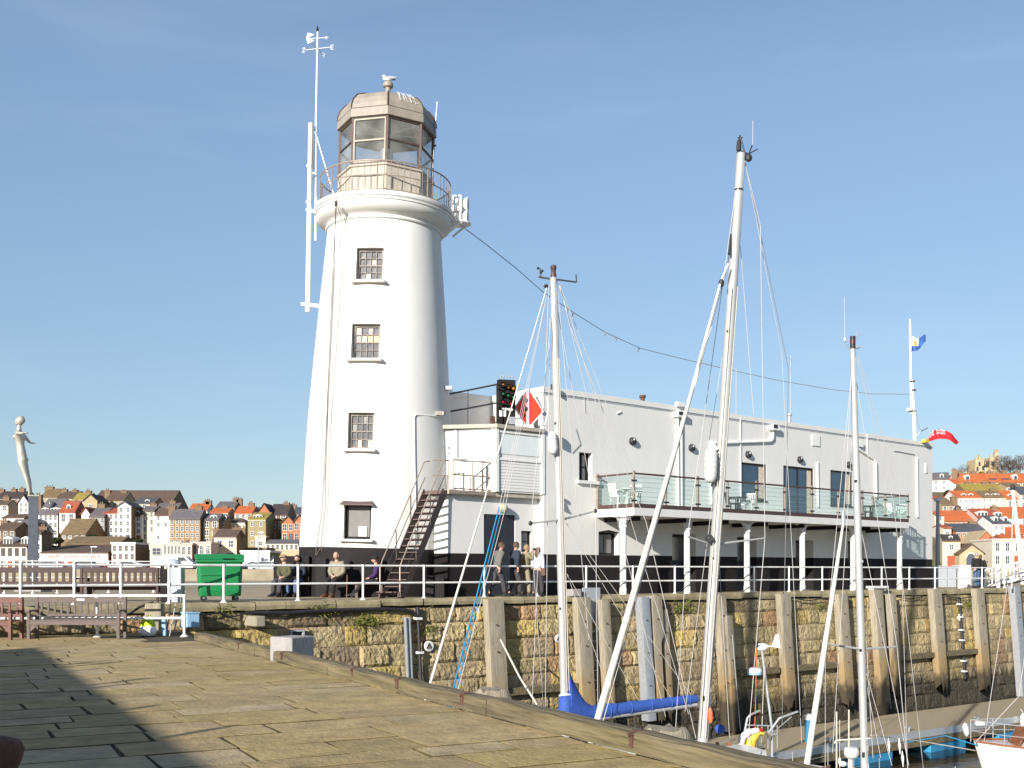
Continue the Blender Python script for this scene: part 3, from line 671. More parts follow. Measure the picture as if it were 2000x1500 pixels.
def window(parent, M, w_, h_, cols, rows, fm, pm, fw=.06, dp=.07, bar=.022, meet=False, special={}, name='window'):
    """M: x right, y into the wall, z up, origin at the window centre"""
    m = MB(M); x, z = w_ / 2, h_ / 2
    m.box(-x, -x + fw, 0, dp, -z, z); m.box(x - fw, x, 0, dp, -z, z); m.box(-x + fw, x - fw, 0, dp, z - fw, z); m.box(-x + fw, x - fw, 0, dp, -z, -z + fw)
    f = m.build(name, fm, parent)
    iw, ih = w_ - 2 * fw, h_ - 2 * fw
    if cols > 1 or rows > 1:
        g = MB(M)
        for i in range(1, cols): xx = -iw / 2 + iw * i / cols; g.box(xx - bar / 2, xx + bar / 2, dp * .2, dp * .75, -ih / 2, ih / 2)
        for j in range(1, rows):
            zz = -ih / 2 + ih * j / rows; k = 1.9 if meet and j == rows // 2 else 1
            g.box(-iw / 2, iw / 2, dp * .15, dp * .8, zz - bar * k / 2, zz + bar * k / 2)
        g.build('glazing_bar', fm, f)
    p = MB(M); mats = [pm] + list(dict.fromkeys(special.values()))
    for i in range(cols):
        for j in range(rows):
            p.cur = mats.index(special.get((i, j), pm)); x0 = -iw / 2 + iw * i / cols; z0 = -ih / 2 + ih * j / rows
            dy = dp * .5 + .02 + (.0008 * ((i * 7 + j * 5) % 5))
            p.add([(x0, dy, z0), (x0 + iw / cols, dy + .002 * ((i + j) % 3 - 1), z0), (x0 + iw / cols, dy, z0 + ih / rows), (x0, dy, z0 + ih / rows)], [(0, 1, 2, 3)])
    p.build('pane', mats, f, recalc=False)
    return f
SP = [{(1, 0): 'pane_cream', (2, 2): 'pane_grey'}, {(2, 2): 'pane_amber', (3, 2): 'pane_amber', (0, 3): 'pane_cream', (2, 3): 'pane_grey', (1, 2): 'pane_cream', (0, 2): 'pane_grey'}, {(1, 0): 'pane_cream', (3, 0): 'pane_cream', (0, 2): 'pane_grey', (2, 3): 'pane_grey'}, {}]
for i, (az, z, w_, h_) in enumerate(wins):
    o_ = Vector((math.cos(az), math.sin(az), 0)); d = trad(z + h_ / 2) - .255
    M = TM @ Matrix.Translation(o_ * d + Vector((0, 0, z))) @ Matrix.Rotation(az + R(90), 4, 'Z')
    M = M @ Matrix.Translation((0, -.075, 0))
    if i < 3: window(light, M, w_, h_, 4, 4, 'frame_grey', 'pane_dark', .085, .075, .02, True, SP[i])
    else:
        f = window(light, M, w_, h_, 1, 1, 'black_paint', 'blind', .085, .07)
        MB(M).box(.0, w_ * .3, .01, .03, -h_ / 2 + .1, -h_ / 2 + .42).build('notice', 'paper', f)
        hd = MB(M); x = w_ / 2 + .10; zz = h_ / 2
        hd.add([(-x, -.34, zz - .02), (x, -.34, zz - .02), (w_ / 2 - .02, 0, zz + .16), (-w_ / 2 + .02, 0, zz + .16), (-x, -.34, zz - .07), (x, -.34, zz - .07), (w_ / 2, 0, zz - .05), (-w_ / 2, 0, zz - .05)], [(0, 1, 2, 3), (4, 5, 6, 7), (0, 1, 5, 4), (1, 2, 6, 5), (2, 3, 7, 6), (3, 0, 4, 7)])
        hd.build('window_hood', 'handrail_wood', light)
    M2 = M @ Matrix.Translation((0, 0, -h_ / 2))
    dd = trad(z - h_ / 2) - d + .10
    MB(M2).box(-w_ / 2 - .12, w_ / 2 + .12, -dd, -.05, -.085, -.003).build('sill', 'white_paint', light, bevel=.012)
# gallery balustrade
b = MB(TM); rg = 2.25
for z in (13.33, 13.8, 14.27):
    b.tube([(rg * math.cos(a * math.pi / 36), rg * math.sin(a * math.pi / 36), z) for a in range(73)], .018 if z < 14.2 else .024, 6, caps=False)
b.build('gallery_rail', 'post_bronze', light, smooth=60)
b = MB(TM)
for k in range(64):
    a = 2 * math.pi * k / 64; b.tube([(rg * math.cos(a), rg * math.sin(a), 13.24), (rg * math.cos(a), rg * math.sin(a), 14.27)], .022 if k % 8 == 0 else .011, 5)
b.build('gallery_balusters', 'post_bronze', light)
# lantern: octagon with a corner towards the viewpoint
def octo(rr, z, a0=CA): return [Vector((rr * math.cos(a0 + k * math.pi / 4), rr * math.sin(a0 + k * math.pi / 4), z)) for k in range(8)]
MB(TM).lathe([(1.66, 13.25), (1.64, 14.34), (1.70, 14.36), (1.70, 14.42), (1.62, 14.44)], 8, rot=CA).build('lantern_wall', 'cream_render', light)
b = MB(TM)
for p in octo(1.60, 14.42): b.bar(p, p + Vector((0, 0, 1.62)), .085, .085)
for z, hh in ((14.46, .07), (15.25, .05), (15.98, .07)):
    o8 = octo(1.595, z)
    for i in range(8): b.bar(o8[i], o8[(i + 1) % 8], .06, hh)
b.build('lantern_frame', 'brown_frame', light)
# inner cream frames of the two panes on the sunny side
b = MB(TM); o8, o9 = octo(1.61, 14.52), octo(1.61, 15.94)
for i in (6, 7):
    A_, B_ = o8[i].lerp(o8[(i + 1) % 8], .05), o8[i].lerp(o8[(i + 1) % 8], .95); C_, D_ = o9[(i + 1) % 8].lerp(o9[i], .05), o9[(i + 1) % 8].lerp(o9[i], .95)
    if i == 7:
        for u, v in ((A_, B_), (B_, C_), (C_, D_), (D_, A_), (A_.lerp(D_, .5), B_.lerp(C_, .5))): b.bar(u, v, .05, .05)
b.build('pane_frame', 'cream_render', light)
b = MB(TM); o8, o9 = octo(1.585, 14.47), octo(1.585, 15.97)
for i in range(8): b.add([o8[i], o8[(i + 1) % 8], o9[(i + 1) % 8], o9[i]], [(0, 1, 2, 3)])
b.build('lantern_glass', 'lantern_glass', light, recalc=False)
b = MB(TM); b.lathe([(1.55, 14.28), (1.55, 14.33)], 8, rot=CA); b.lathe([(1.56, 16.02), (.9, 16.25), (.1, 16.3)], 8, rot=CA)
for a in range(4): b.bar((1.5 * math.cos(CA + a * math.pi / 4), 1.5 * math.sin(CA + a * math.pi / 4), 16.0), (-1.5 * math.cos(CA + a * math.pi / 4), -1.5 * math.sin(CA + a * math.pi / 4), 16.0), .07, .08)
b.build('lantern_ceiling', 'white_paint', light)
b = MB(TM); b.lathe([(.16, 14.33), (.16, 14.8), (.3, 14.85), (.3, 14.9), (.2, 14.95), (.24, 15.2), (.2, 15.45), (.08, 15.55)], 14); b.build('lamp', 'galv', light, smooth=40)
MB(TM).lathe([(1.66, 16.0), (1.72, 16.02), (1.70, 16.30), (1.66, 16.33)], 8, rot=CA).build('lantern_fascia', 'lead_roof', light)
b = MB(TM); dome = [(1.70, 16.325), (1.68, 16.48), (1.60, 16.68), (1.42, 16.88), (1.15, 17.0), (.8, 17.09), (.4, 17.15), (.2, 17.17)]
b.lathe(dome, 8, rot=CA); b.build('lantern_roof', 'lead_roof', light)
b = MB(TM)
for k in range(8):
    a = CA + k * math.pi / 4; b.tube([((r + .01) * math.cos(a), (r + .01) * math.sin(a), z + .012) for r, z in dome], .022, 5)
b.build('roof_roll', 'brown_frame', light)
b = MB(TM); rnd.seed(4)     # bird lime on the sunny shoulder of the roof
for k in range(26):
    t0 = rnd.random(); f0 = rnd.uniform(.30, .9); a0, a1 = CA, CA + math.pi / 4
    def onroof(f, u): 
        i = min(5, int(u * 6)); fr = u * 6 - i; r = dome[i + 1][0] + (dome[min(7, i + 2)][0] - dome[i + 1][0]) * fr; z = dome[i + 1][1] + (dome[min(7, i + 2)][1] - dome[i + 1][1]) * fr
        p = Vector((r * math.cos(a0), r * math.sin(a0), z)).lerp(Vector((r * math.cos(a1), r * math.sin(a1), z)), f); return p * 1.004 + Vector((0, 0, .008))
    wd = rnd.uniform(.008, .022); top, bot = rnd.uniform(.25, .5), rnd.uniform(0, .2)
    b.add([onroof(f0, bot), onroof(f0 + wd, bot), onroof(f0 + wd, top), onroof(f0, top)], [(0, 1, 2, 3)])
b.build('bird_lime_streaks', 'bird_lime', light, recalc=False)
MB(TM).lathe([(.24, 17.15), (.2, 17.24), (.11, 17.28), (.085, 17.55), (.10, 17.6), (.17, 17.64), (.185, 17.72), (.15, 17.79), (.05, 17.82)], 14).build('finial', 'lead_roof', light, smooth=40)
# seagull on the finial
gp = TM @ Vector((0, 0, 17.81)); GM = Matrix.Translation(gp) @ Matrix.Rotation(R(8), 4, 'Z')
g = thing('seagull', 'white seagull standing on top of the lighthouse finial', 'bird', M=GM)
b = MB(GM)
secs = [(-.20, .10, .005, .01), (-.15, .105, .03, .03), (-.08, .115, .06, .065), (0, .12, .075, .08), (.10, .135, .07, .072), (.2, .165, .035, .03), (.30, .20, .02, .012), (.33, .21, .004, .004)]
vs = []
for x, z, ry, rz in secs:
    for j in range(10): a = 2 * math.pi * j / 10; vs.append((x, ry * math.cos(a), z + rz * math.sin(a)))
b.add(vs, [(i * 10 + j, i * 10 + (j + 1) % 10, (i + 1) * 10 + (j + 1) % 10, (i + 1) * 10 + j) for i in range(7) for j in range(10)] + [tuple(range(10)), tuple(range(70, 80))])
b.ball((-.14, 0, .20), (.055, .045, .05), 10, 8); b.tube([(-.12, 0, .13), (-.14, 0, .2)], [.06, .045], 8)
b.build('body', 'flag_white', g, smooth=60)
b = MB(GM); b.tube([(-.18, 0, .2), (-.25, 0, .185)], [.016, .004], 6); b.tube([(0, .03, .06), (-.0, .03, 0)], .008, 5); b.tube([(.0, -.03, .06), (0, -.03, 0)], .008, 5); b.build('beak_and_legs', 'yellow', g)
b = MB(GM)
for s_ in (-1, 1): b.ball((.10, s_ * .066, .145), (.17, .016, .05), 10, 6)
b.build('wing', 'plastic_grey', g, smooth=60)
# fog horns on a bracket at the gallery
az = CA + R(87); o_ = Vector((math.cos(az), math.sin(az), 0)); HM = TM @ Matrix.Translation(o_ * 2.36 + Vector((0, 0, 12.98))) @ Matrix.Rotation(az - .2, 4, 'Z')
hn = thing('fog_horn', 'white stacked fog horns on a bracket platform at the lighthouse gallery', 'fog horn', M=HM)
b = MB(HM); b.prism([(-.1, -.36), (.42, -.36), (.58, -.22), (.64, 0), (.58, .22), (.42, .36), (-.1, .36)], 0, .045)
b.bar((-.06, -.28, -.34), (.36, -.28, 0), .05, .06); b.bar((-.06, .28, -.34), (.36, .28, 0), .05, .06); b.build('platform', 'white_metal', hn)
b = MB(HM)
for x, y in ((.02, -.24), (.02, .24), (.30, -.24), (.30, .24)): b.bar((x, y, .045), (x, y, .92), .055, .055)
for z in (.47, .92): b.bar((.02, -.24, z), (.30, -.24, z), .05, .05); b.bar((.02, .24, z), (.30, .24, z), .05, .05); b.bar((.02, -.24, z), (.02, .24, z), .05, .05)
b.box(-.02, .34, -.28, .28, .40, .54); b.box(.04, .28, -.16, .16, .06, .39); b.box(.04, .28, -.16, .16, .55, .88); b.build('frame', 'white_metal', hn)
for z in (.24, .70): MB(HM @ Matrix.Translation((.27, 0, z)) @ Matrix.Rotation(R(90), 4, 'Y')).lathe([(.12, 0), (.15, .08), (.21, .16), (.235, .22), (.24, .25), (.20, .24), (.08, .1)], 20).build('horn', 'white_metal', hn, smooth=40)
# aerial pole beside the tower, weather vane mast, whip aerial
Yp = 37.6
ap = thing('aerial_pole', 'thick white aerial tube hanging beside the lighthouse on brackets', 'aerial', P(601, 608, Yp))
MB().tube([P(600.5, 609, Yp), P(607, 241, Yp)], .082, 12).build('tube', 'white_metal', ap, smooth=40)
b = MB(); b.bar(P(588, 594, Yp), P(632, 599, Yp + .1), .10, .12); b.bar(P(600, 411, Yp), P(626, 416, Yp + .1), .1, .11); b.tube([P(603, 340, Yp), P(617, 338, Yp)], .03, 6); b.build('bracket', 'white_metal', ap)
for y in (325, 395, 411): MB().tube([P(604.5 - (y - 325) * .017, y - 3, Yp), P(604.4 - (y - 325) * .017, y + 3, Yp)], .1, 12).build('clamp', 'white_metal', ap)
vm = thing('weather_vane', 'tall white weather vane mast with compass arms rising left of the lantern', 'weather vane', P(616, 480, Yp + .2))
Yv = Yp + .15
MB().tube([P(616, 470, Yv), P(617, 250, Yv), P(620.5, 62, Yv)], [.042, .038, .03], 8).build('mast', 'white_metal', vm, smooth=40)
for a, c, n_ in ((P(614, 252, Yv), P(652, 381, Yv - 1.2), 'stay'), (P(613, 345, Yv), P(619, 394, Yv), 'stay'), (P(610, 245, Yv), P(612, 330, Yv), 'stay')): MB().tube([a, c], .022, 6).build('stay', 'white_metal', vm)
c0 = P(620, 95, Yv)
for dx, dy, nm in ((-.42, .04, 0), (.46, -.04, 1), (.12, .4, 2), (-.12, -.4, 3)):
    e = c0 + Vector((dx, dy, .03 * (nm == 1) - .03 * (nm == 0))); m = MB(); m.tube([c0, e], .013, 6)
    d = Vector((dx, dy, 0)).normalized(); q = [(-.05, -.07), (-.05, .07), (.05, -.07), (.05, .07)]
    f = lambda u, v: e + d * (.06 + u) + Vector((0, 0, v))
    segs = {0: [(.05, .07, -.05, .07), (-.05, .07, .05, -.07), (.05, -.07, -.05, -.07)], 1: [(-.05, -.07, -.05, .07), (-.05, .07, .05, .07), (-.05, 0, .04, 0), (-.05, -.07, .05, -.07)], 2: [(-.05, -.07, -.05, .07), (-.05, .07, .05, -.07), (.05, -.07, .05, .07)], 3: [(.05, .07, -.05, .05), (-.05, .05, .05, -.03), (.05, -.03, -.05, -.07)]}[nm]
    for a1, b1, a2, b2 in segs: m.bar(f(a1, b1), f(a2, b2), .014, .014)
    m.build('compass_arm', 'white_metal', vm)
c1 = P(620.5, 75, Yv); m = MB(); hd = Vector((.75, -.25, 0)).normalized()
m.tube([c1 - hd * .42 + Vector((0, 0, .06)), c1 + hd * .33 - Vector((0, 0, .03))], .012, 6)
for s_ in (1, -1): m.ext([c1 - hd * .44 + Vector((0, 0, .06)), c1 - hd * .12 + Vector((0, 0, .05 + .10 * s_)), c1 - hd * .38 + Vector((0, 0, .06 + .19 * s_))], hd.cross(Vector((0, 0, 1))) * .012)
m.ext([c1 + hd * .3 + Vector((0, 0, .02)), c1 + hd * .3 - Vector((0, 0, .08)), c1 + hd * .42 - Vector((0, 0, .035))], hd.cross(Vector((0, 0, 1))) * .012)
m.build('vane', 'white_metal', vm)
MB().lathe([(.02, -.08), (.05, 0), (.02, .08), (.004, .14)], 8, P(620, 57, Yv)).build('tip', 'black_iron', vm)
wa = thing('whip_aerial', 'thin grey whip aerial clamped to the right side of the lantern', 'aerial', P(846, 345, 38))
MB().tube([P(845, 345, 38), P(849, 262, 38), P(854, 199, 38)], [.026, .026, .016], 6).build('rod', 'galv', wa)
for y in (270, 286): MB().bar(P(843, y, 38), P(852, y - 2, 38), .05, .05).build('clamp', 'rust', wa)
# halyards down the tower
for i, (pts, lb) in enumerate(((((656, 388), (657, 405), (650, 520), (645, 640), (640, 760), (635, 880), (628, 1000), (618, 1068), (617, 1084)), 'pair rope hanging from a pulley down the left of the tower'), (((655, 405), (653, 520), (647, 650), (641, 770), (636, 900), (634, 1000), (626, 1070), (618, 1084)), 'second pulley rope close beside it, ending in a loop'), (((658, 400), (666, 424), (676, 430), (668, 520), (660, 640), (650, 760), (644, 860), (641, 960), (637, 1040), (628, 1076)), 'thin cable curving over the cornice and down the tower, rightmost of three'))):
    T(MB().tube([tpt(x, y, .05 if y > 440 else .0) if y > 440 else P(x, y, 35.9 + (y < 400) * .1 + (405 < y) * .1) for x, y in pts], .013 if i < 2 else .011, 5).build('rope' if i < 2 else 'cable', 'rope_tan' if i < 2 else 'rope_tan'), lb, 'rope' if i < 2 else 'cable')
p0 = P(656, 398, 35.75); T(MB().ball(p0, (.05, .04, .1), 8, 6).build('pulley', 'black_iron'), 'dark pulley hanging at the lighthouse cornice', 'pulley')

# ------------------------------------------------------------------ clubhouse
sL, sR = FA.at(1062).x, FA.at(1821).x; ZR = 7.97; ZB = 2.13
DEPTH = 11.5
club = thing('clubhouse', 'long white two-storey clubhouse with black base and glazed balcony', 'building', M=FA.M @ Matrix.Translation((0, 0, DZ)))
def hole(x0, y0, x1, y1, t=0., floor=None):
    a, c = FA.at(x0, y0, t), FA.at(x1, y1, t); a2, c2 = FA.at(x0, y1, t), FA.at(x1, y0, t)
    return [a.x, c.x, (a2.z + c.z) / 2 if floor is None else floor, (a.z + c2.z) / 2]
H = dict(small=hole(1131, 884, 1156.5, 939), w1=hole(1447, 905, 1496.5, 977), door=hole(1530, 912, 1588.5, 1000, floor=3.98), w2=hole(1622, 920, 1664.5, 988),
         l1=hole(1169, 1040, 1208, 1084), d1=hole(1313, 1043, 1359, 1100, floor=DZ + .02), d2=hole(1440, 1049, 1478, 1100, floor=DZ + .02), d3=hole(1554, 1055, 1589, 1100, floor=DZ + .02), d4=hole(1656, 1057, 1688, 1100, floor=DZ + .02))
RV = dict(small=.30, w1=.07, door=.07, w2=.07, l1=.30, d1=.55, d2=.55, d3=.55, d4=.55)
def facade(b, s0, s1, z0, z1, holes, t, split, deps):
    S = sorted({s0, s1, *[h[0] for h in holes], *[h[1] for h in holes]}); Z = sorted({z0, z1, *([split] if split else []), *[h[2] for h in holes], *[h[3] for h in holes]})
    for i in range(len(S) - 1):
        for j in range(len(Z) - 1):
            cx, cz = (S[i] + S[i + 1]) / 2, (Z[j] + Z[j + 1]) / 2
            if any(h[0] < cx < h[1] and h[2] < cz < h[3] for h in holes): continue
            b.cur = 1 if split and cz < split else 0
            b.add([(S[i], t, Z[j]), (S[i + 1], t, Z[j]), (S[i + 1], t, Z[j + 1]), (S[i], t, Z[j + 1])], [(0, 1, 2, 3)])
    for h, d in zip(holes, deps):
        zs = sorted({h[2], h[3], *([split] if split and h[2] < split < h[3] else [])})
        for za, zb in zip(zs, zs[1:]):
            b.cur = 1 if split and (za + zb) / 2 < split else 0
            for x in (h[0], h[1]): b.add([(x, t, za), (x, t + d, za), (x, t + d, zb), (x, t, zb)], [(0, 1, 2, 3)])
        b.cur = 0
        for z in (h[2], h[3]): b.add([(h[0], t, z), (h[1], t, z), (h[1], t + d, z), (h[0], t + d, z)], [(0, 1, 2, 3)])
b = MB(FA.M); ks = list(H)
facade(b, sL, sR, DZ - .1, ZR - .2, [H[k] for k in ks], 0, ZB, [RV[k] for k in ks])
# other outer walls and roof of the main block and its set-back left wing
tW = 2.9; tE = 5.2; sW = FA.at(785, HZ, tW).x
def plain(b, p, q, z0, z1, split=ZB):
    for a, c, m in ((z0, split, 1), (split, z1, 0)): b.cur = m; b.add([(*p, a), (*q, a), (*q, c), (*p, c)], [(0, 1, 2, 3)])
for p, q in (((sR, 0), (sR, DEPTH)), ((sR, DEPTH), (sL, DEPTH)), ((sL, DEPTH), (sL, tE)), ((sL, tE), (sW, tE)), ((sW, tE), (sW, tW)), ((sW, tW), (sL, tW)), ((sL, tW), (sL, 0))): plain(b, p, q, DZ - .1, ZR - .2)
b.cur = 0; b.add([(sL, 0, ZR - .22), (sR, 0, ZR - .22), (sR, DEPTH, ZR - .22), (sL, DEPTH, ZR - .22), (sL, tE, ZR - .22), (sW, tE, ZR - .22), (sW, tW, ZR - .22), (sL, tW, ZR - .22)], [(0, 1, 2, 3, 4, 5, 6, 7)])
b.build('wall', ['white_paint', 'black_paint'], club, recalc=False)
# parapet coping, butted pieces
for (x0, x1, y0, y1) in ((sL - .04, sR + .04, -.04, .22), (sL - .04, sL + .2, .223, tW - .043), (sW, sL + .2, tW - .04, tW + .22), (sR - .2, sR + .04, .223, DEPTH)):
    MB(FA.M).box(x0, x1, y0, y1, ZR - .2, ZR).build('parapet', 'white_paint', club, bevel=.012)
MB(FA.M).box(sL - .012, sR + .012, -.014, .0, ZR - .26, ZR - .203).build('drip_line', 'plastic_grey', club)
def fwin(h, t, cols, rows, fm, pm, fw=.05, name='window', **k):
    M = FA.M @ Matrix.Translation(((h[0] + h[1]) / 2, t, (h[2] + h[3]) / 2))
    return window(club, M, h[1] - h[0], h[3] - h[2], cols, rows, fm, pm, fw, .07, name=name, **k)
fwin(H['small'], .2, 2, 2, 'black_paint', 'pane_dark', .06, meet=True, special={(0, 0): 'pane_blue'})
for k in ('w1', 'w2'):
    f = fwin(H[k], .02, 1, 1, 'black_paint', 'pane_blue', .06)
    h = H[k]; MB(FA.M).box(h[1] - .45, h[1] - .1, .045, .052, h[2] + .1, h[3] - .12).build('curtain', 'pane_cream', f)
f = fwin(H['door'], .02, 2, 1, 'black_paint', 'pane_blue', .07, name='balcony_door'); h = H['door']
MB(FA.M).box(h[1] - .42, h[1] - .1, .045, .052, h[2] + .1, h[3] - .12).build('curtain', 'pane_cream', f)
f = fwin(H['l1'], .22, 1, 1, 'black_paint', 'pane_dark', .07); h = H['l1']
MB(FA.M).box(h[1] - .5, h[1] - .14, .255, .262, h[2] + .08, h[3] - .1).build('curtain', 'blind', f)
MB(FA.M).ext([(h[0], -.004, h[3]), ((h[0] + h[1]) / 2, -.004, h[3] - .0), (h[1], -.004, h[3]), (h[1], -.004, h[3] + .02), ((h[0] + h[1]) / 2, -.004, h[3] + .09), (h[0], -.004, h[3] + .02)], (0, .1, 0)).build('window_arch', 'black_paint', f)
for k in ('d1', 'd2', 'd3', 'd4'):
    h = H[k]; m = MB(FA.M); m.box(h[0], h[1], .48, .56, h[2], h[3])
    f = m.build('door', 'dark_door', club)
    MB(FA.M).box(h[0] + .12, h[1] - .12, .47, .482, h[2] + 1.25, h[3] - .12).build('door_pane', 'pane_dark', f)
h = H['small']; MB(FA.M).box(h[0] - .14, h[1] + .3, -.12, .16, h[2] - .12, h[2] - .002).build('sill', 'white_paint', club, bevel=.01)
for k in ('w1', 'w2'): h = H[k]; MB(FA.M).box(h[0] - .03, h[1] + .05, -.05, .05, h[2] - .05, h[2] - .002).build('sill', 'black_paint', club)
# wall lamps
for px, py in ((1234, 862), (1349.5, 875), (1460, 888), (1561, 898), (1656, 908)):
    q = FA.at(px, py); M = FA.M @ Matrix.Translation((q.x, 0, q.z)) @ Matrix.Rotation(R(90), 4, 'X')
    m = MB(M); m.lathe([(.15, 0), (.15, .06), (.135, .12), (.09, .16), (.02, .175)], 18); l = m.build('wall_lamp', 'black_iron', club, smooth=50)
    MB(M).lathe([(.045, .15), (.04, .17), (.01, .18)], 12, (-.03, .05, 0)).build('lens', 'lens_white', l, smooth=50)  # small white spot painted on the black dome as its highlight
# rainwater heads, pipes, conduits, vents
def fpipe(pts, r, m='white_metal', name='downpipe', n=8, par=None): return MB(FA.M).tube([(FA.at(x, y).x, -r - .015, FA.at(x, y).z) for x, y in pts], r, n).build(name, m, par or club, smooth=40)
def fbox(x0, y0, x1, y1, dp, m='white_metal', name='vent', bev=.008):
    a, c = FA.at(x0, y0), FA.at(x1, y1); return MB(FA.M).box(a.x, c.x, -dp, -.001, min(a.z, c.z), max(a.z, c.z)).build(name, m, club, bevel=bev)
fpipe([(1321, 815), (1322, 988)], .055); fpipe([(1328.5, 815), (1329, 988)], .045)
hb = fbox(1315, 803, 1332, 817, .24, name='rain_hopper'); fbox(1318, 785, 1331, 796, .16, name='gutter_box')
a = FA.at(1317, 805); MB(FA.M).box(a.x, a.x + .3, -.26, -.241, a.z - .12, a.z).build('hopper_mouth', 'black_iron', hb)
fpipe([(1387, 866), (1503, 862), (1507, 857), (1508, 840)], .05, name='conduit'); hb = fbox(1501, 830, 1514, 842, .24, name='rain_hopper')
a = FA.at(1502, 830); MB(FA.M).box(a.x, a.x + .26, -.26, -.241, a.z - .14, a.z).build('hopper_mouth', 'black_iron', hb)
fpipe([(1387, 866), (1387, 985)], .045); fpipe([(1445, 815), (1446, 1000)], .02, name='cable_run')
fbox(1585, 849, 1600, 872, .05, name='vent'); fpipe([(1595, 902), (1596, 990)], .035, name='conduit')
fpipe([(1674, 877), (1693, 890), (1705, 896), (1708, 904), (1709, 972)], .055); fbox(1670, 862, 1681, 874, .16, name='junction_box')
fpipe([(1692, 848), (1694, 890)], .02, name='cable_run'); fpipe([(1789, 893), (1790, 1010)], .045)
fpipe([(1745, 881), (1755, 882), (1785, 888)], .018, 'plastic_grey', 'cable_run'); fbox(1806, 905, 1810, 924, .05, name='junction_box')
fpipe([(1204, 808), (1212, 804)], .02, 'white_metal', 'hook'); fpipe([(1140, 772), (1142, 806)], .008, 'wire_pale', 'cable_run')
# yellow floodlight at the corner, black floodlight, camera and roof bits
q = FA.at(1801, 862); m = MB(FA.M); m.obox((q.x, -.18, q.z), (.34, .22, .16), 0); m.tube([(q.x, -.1, q.z), (q.x, 0, q.z + .05)], .03, 6); m.build('floodlight', 'yellow', club, bevel=.01)
q = FA.at(1075, 757); m = MB(FA.M); m.obox((q.x, -.2, q.z), (.16, .2, .18), R(20)); m.tube([(q.x, -.1, q.z - .02), (q.x, .02, q.z - .02)], .03, 6); m.build('floodlight', 'black_iron', club)
def roofbit(px, y0, y1, w_, m, label, name, cat, t=.6, kind='box'):
    q = FA.at(px, y0, t); Y = FA.w(q).y; hw = w_ * Y / F / 2; z0 = ZR - .22 if t > .23 else ZR; z1 = ZP(y0, Y); b = MB(FA.M)
    if kind == 'box': b.box(q.x - hw, q.x + hw, t - hw, t + hw, z0, z1)
    else: b.lathe([(hw, z0), (hw, z1 - .1), (hw * 1.5, z1 - .09), (hw * 1.4, z1)], 12, (q.x, t, 0))
    return T(b.build(name, m, smooth=40 if kind != 'box' else False), label, cat)
roofbit(1255, 772, 0, 9, 'rust', 'small rust-red vent on the clubhouse roof edge', 'roof_vent', 'vent', kind='v')
roofbit(1541, 808, 0, 8, 'plastic_grey', 'small grey roof vent with dark cap on the clubhouse', 'roof_vent', 'vent', kind='v')
for px, y0, y1, t, lb in ((1544, 694, 812, 1.2, 'tall thin aerial with small head on the clubhouse roof'), (1438, 718, 800, 1.0, 'short thin aerial on the clubhouse roof behind the tallest mast')):
    q = FA.at(px, y0, t); b = MB(FA.M); b.tube([(q.x, t, ZR - .22), (q.x, t, q.z)], .02, 6)
    if y0 < 710: b.tube([(q.x - .12, t, q.z - .1), (q.x + .12, t, q.z - .25)], .014, 5); b.tube([(q.x, t, q.z - .4), (q.x + .1, t, q.z - .1)], .02, 5)
    T(b.build('roof_aerial', 'galv'), lb, 'aerial')
# flagpole in three diminishing stages
Yf = 59.0; fp = thing('flagpole', 'white stepped flagpole at the far end of the clubhouse roof', 'flagpole', P(1787, 860, Yf))
for a, c, r in (((1787, 868), (1785, 800), .105), ((1784.5, 803), (1781, 742), .075), ((1780, 808), (1778.5, 742), .05), ((1779, 745), (1777.5, 632), .06)): MB().tube([P(*a, Yf), P(*c, Yf)], r, 10).build('pole', 'white_metal', fp, smooth=40)
MB().tube([P(1777.5, 632, Yf), P(1777, 623, Yf)], [.05, .03], 8).build('tip', 'white_metal', fp)
for x, y in ((1782, 803), (1781.5, 745), (1784, 762)): m = MB(); p = P(x, y, Yf); m.obox(p, (.34 if y > 790 else .24, .24, .07)); m.build('band', 'brown_frame', fp)
MB().obox(P(1774, 800, Yf), (.2, .16, .14)).build('lamp', 'white_metal', fp)
MB().tube([P(1790, 854, Yf), P(1799, 842, Yf), P(1813, 835, Yf - 1)], .035, 6).build('gaff', 'galv', fp)
MB().tube([P(1789, 805, Yf), P(1794, 830, Yf), P(1799, 842, Yf)], .015, 5).build('halyard', 'wire', fp)
# flags: waving cloth, own fields by faces
def flag(name, label, fn, nx, ny, pickmat, mats, thick=.01):
    b = MB()
    for i in range(nx + 1):
        for j in range(ny + 1): b.v.append(fn(i / nx, j / ny)); b.col.append(None)
    for i in range(nx):
        for j in range(ny): b.f.append([i * (ny + 1) + j, (i + 1) * (ny + 1) + j, (i + 1) * (ny + 1) + j + 1, i * (ny + 1) + j + 1]); b.mi.append(pickmat((i + .5) / nx, (j + .5) / ny))
    o = b.build(name, mats, smooth=True, recalc=False); so = o.modifiers.new('thick', 'SOLIDIFY'); so.thickness = thick
    return T(o, label, 'flag')
def ens(u, v):
    top = [(1814, 850), (1820, 842), (1832, 838), (1846, 840), (1858, 846), (1867, 857), (1873, 864)]; bot = [(1812.5, 863), (1822, 860), (1834, 857), (1846, 857), (1856, 860), (1864, 866), (1868, 868)]
    k = min(5, int(u * 6)); f = u * 6 - k; lp = lambda L: (L[k][0] + (L[k + 1][0] - L[k][0]) * f, L[k][1] + (L[k + 1][1] - L[k][1]) * f)
    a, c = lp(top), lp(bot); x = c[0] + (a[0] - c[0]) * v; y = c[1] + (a[1] - c[1]) * v
    return P(x, y, 58 + .22 * math.sin(u * 7 + v) + .15 * u)
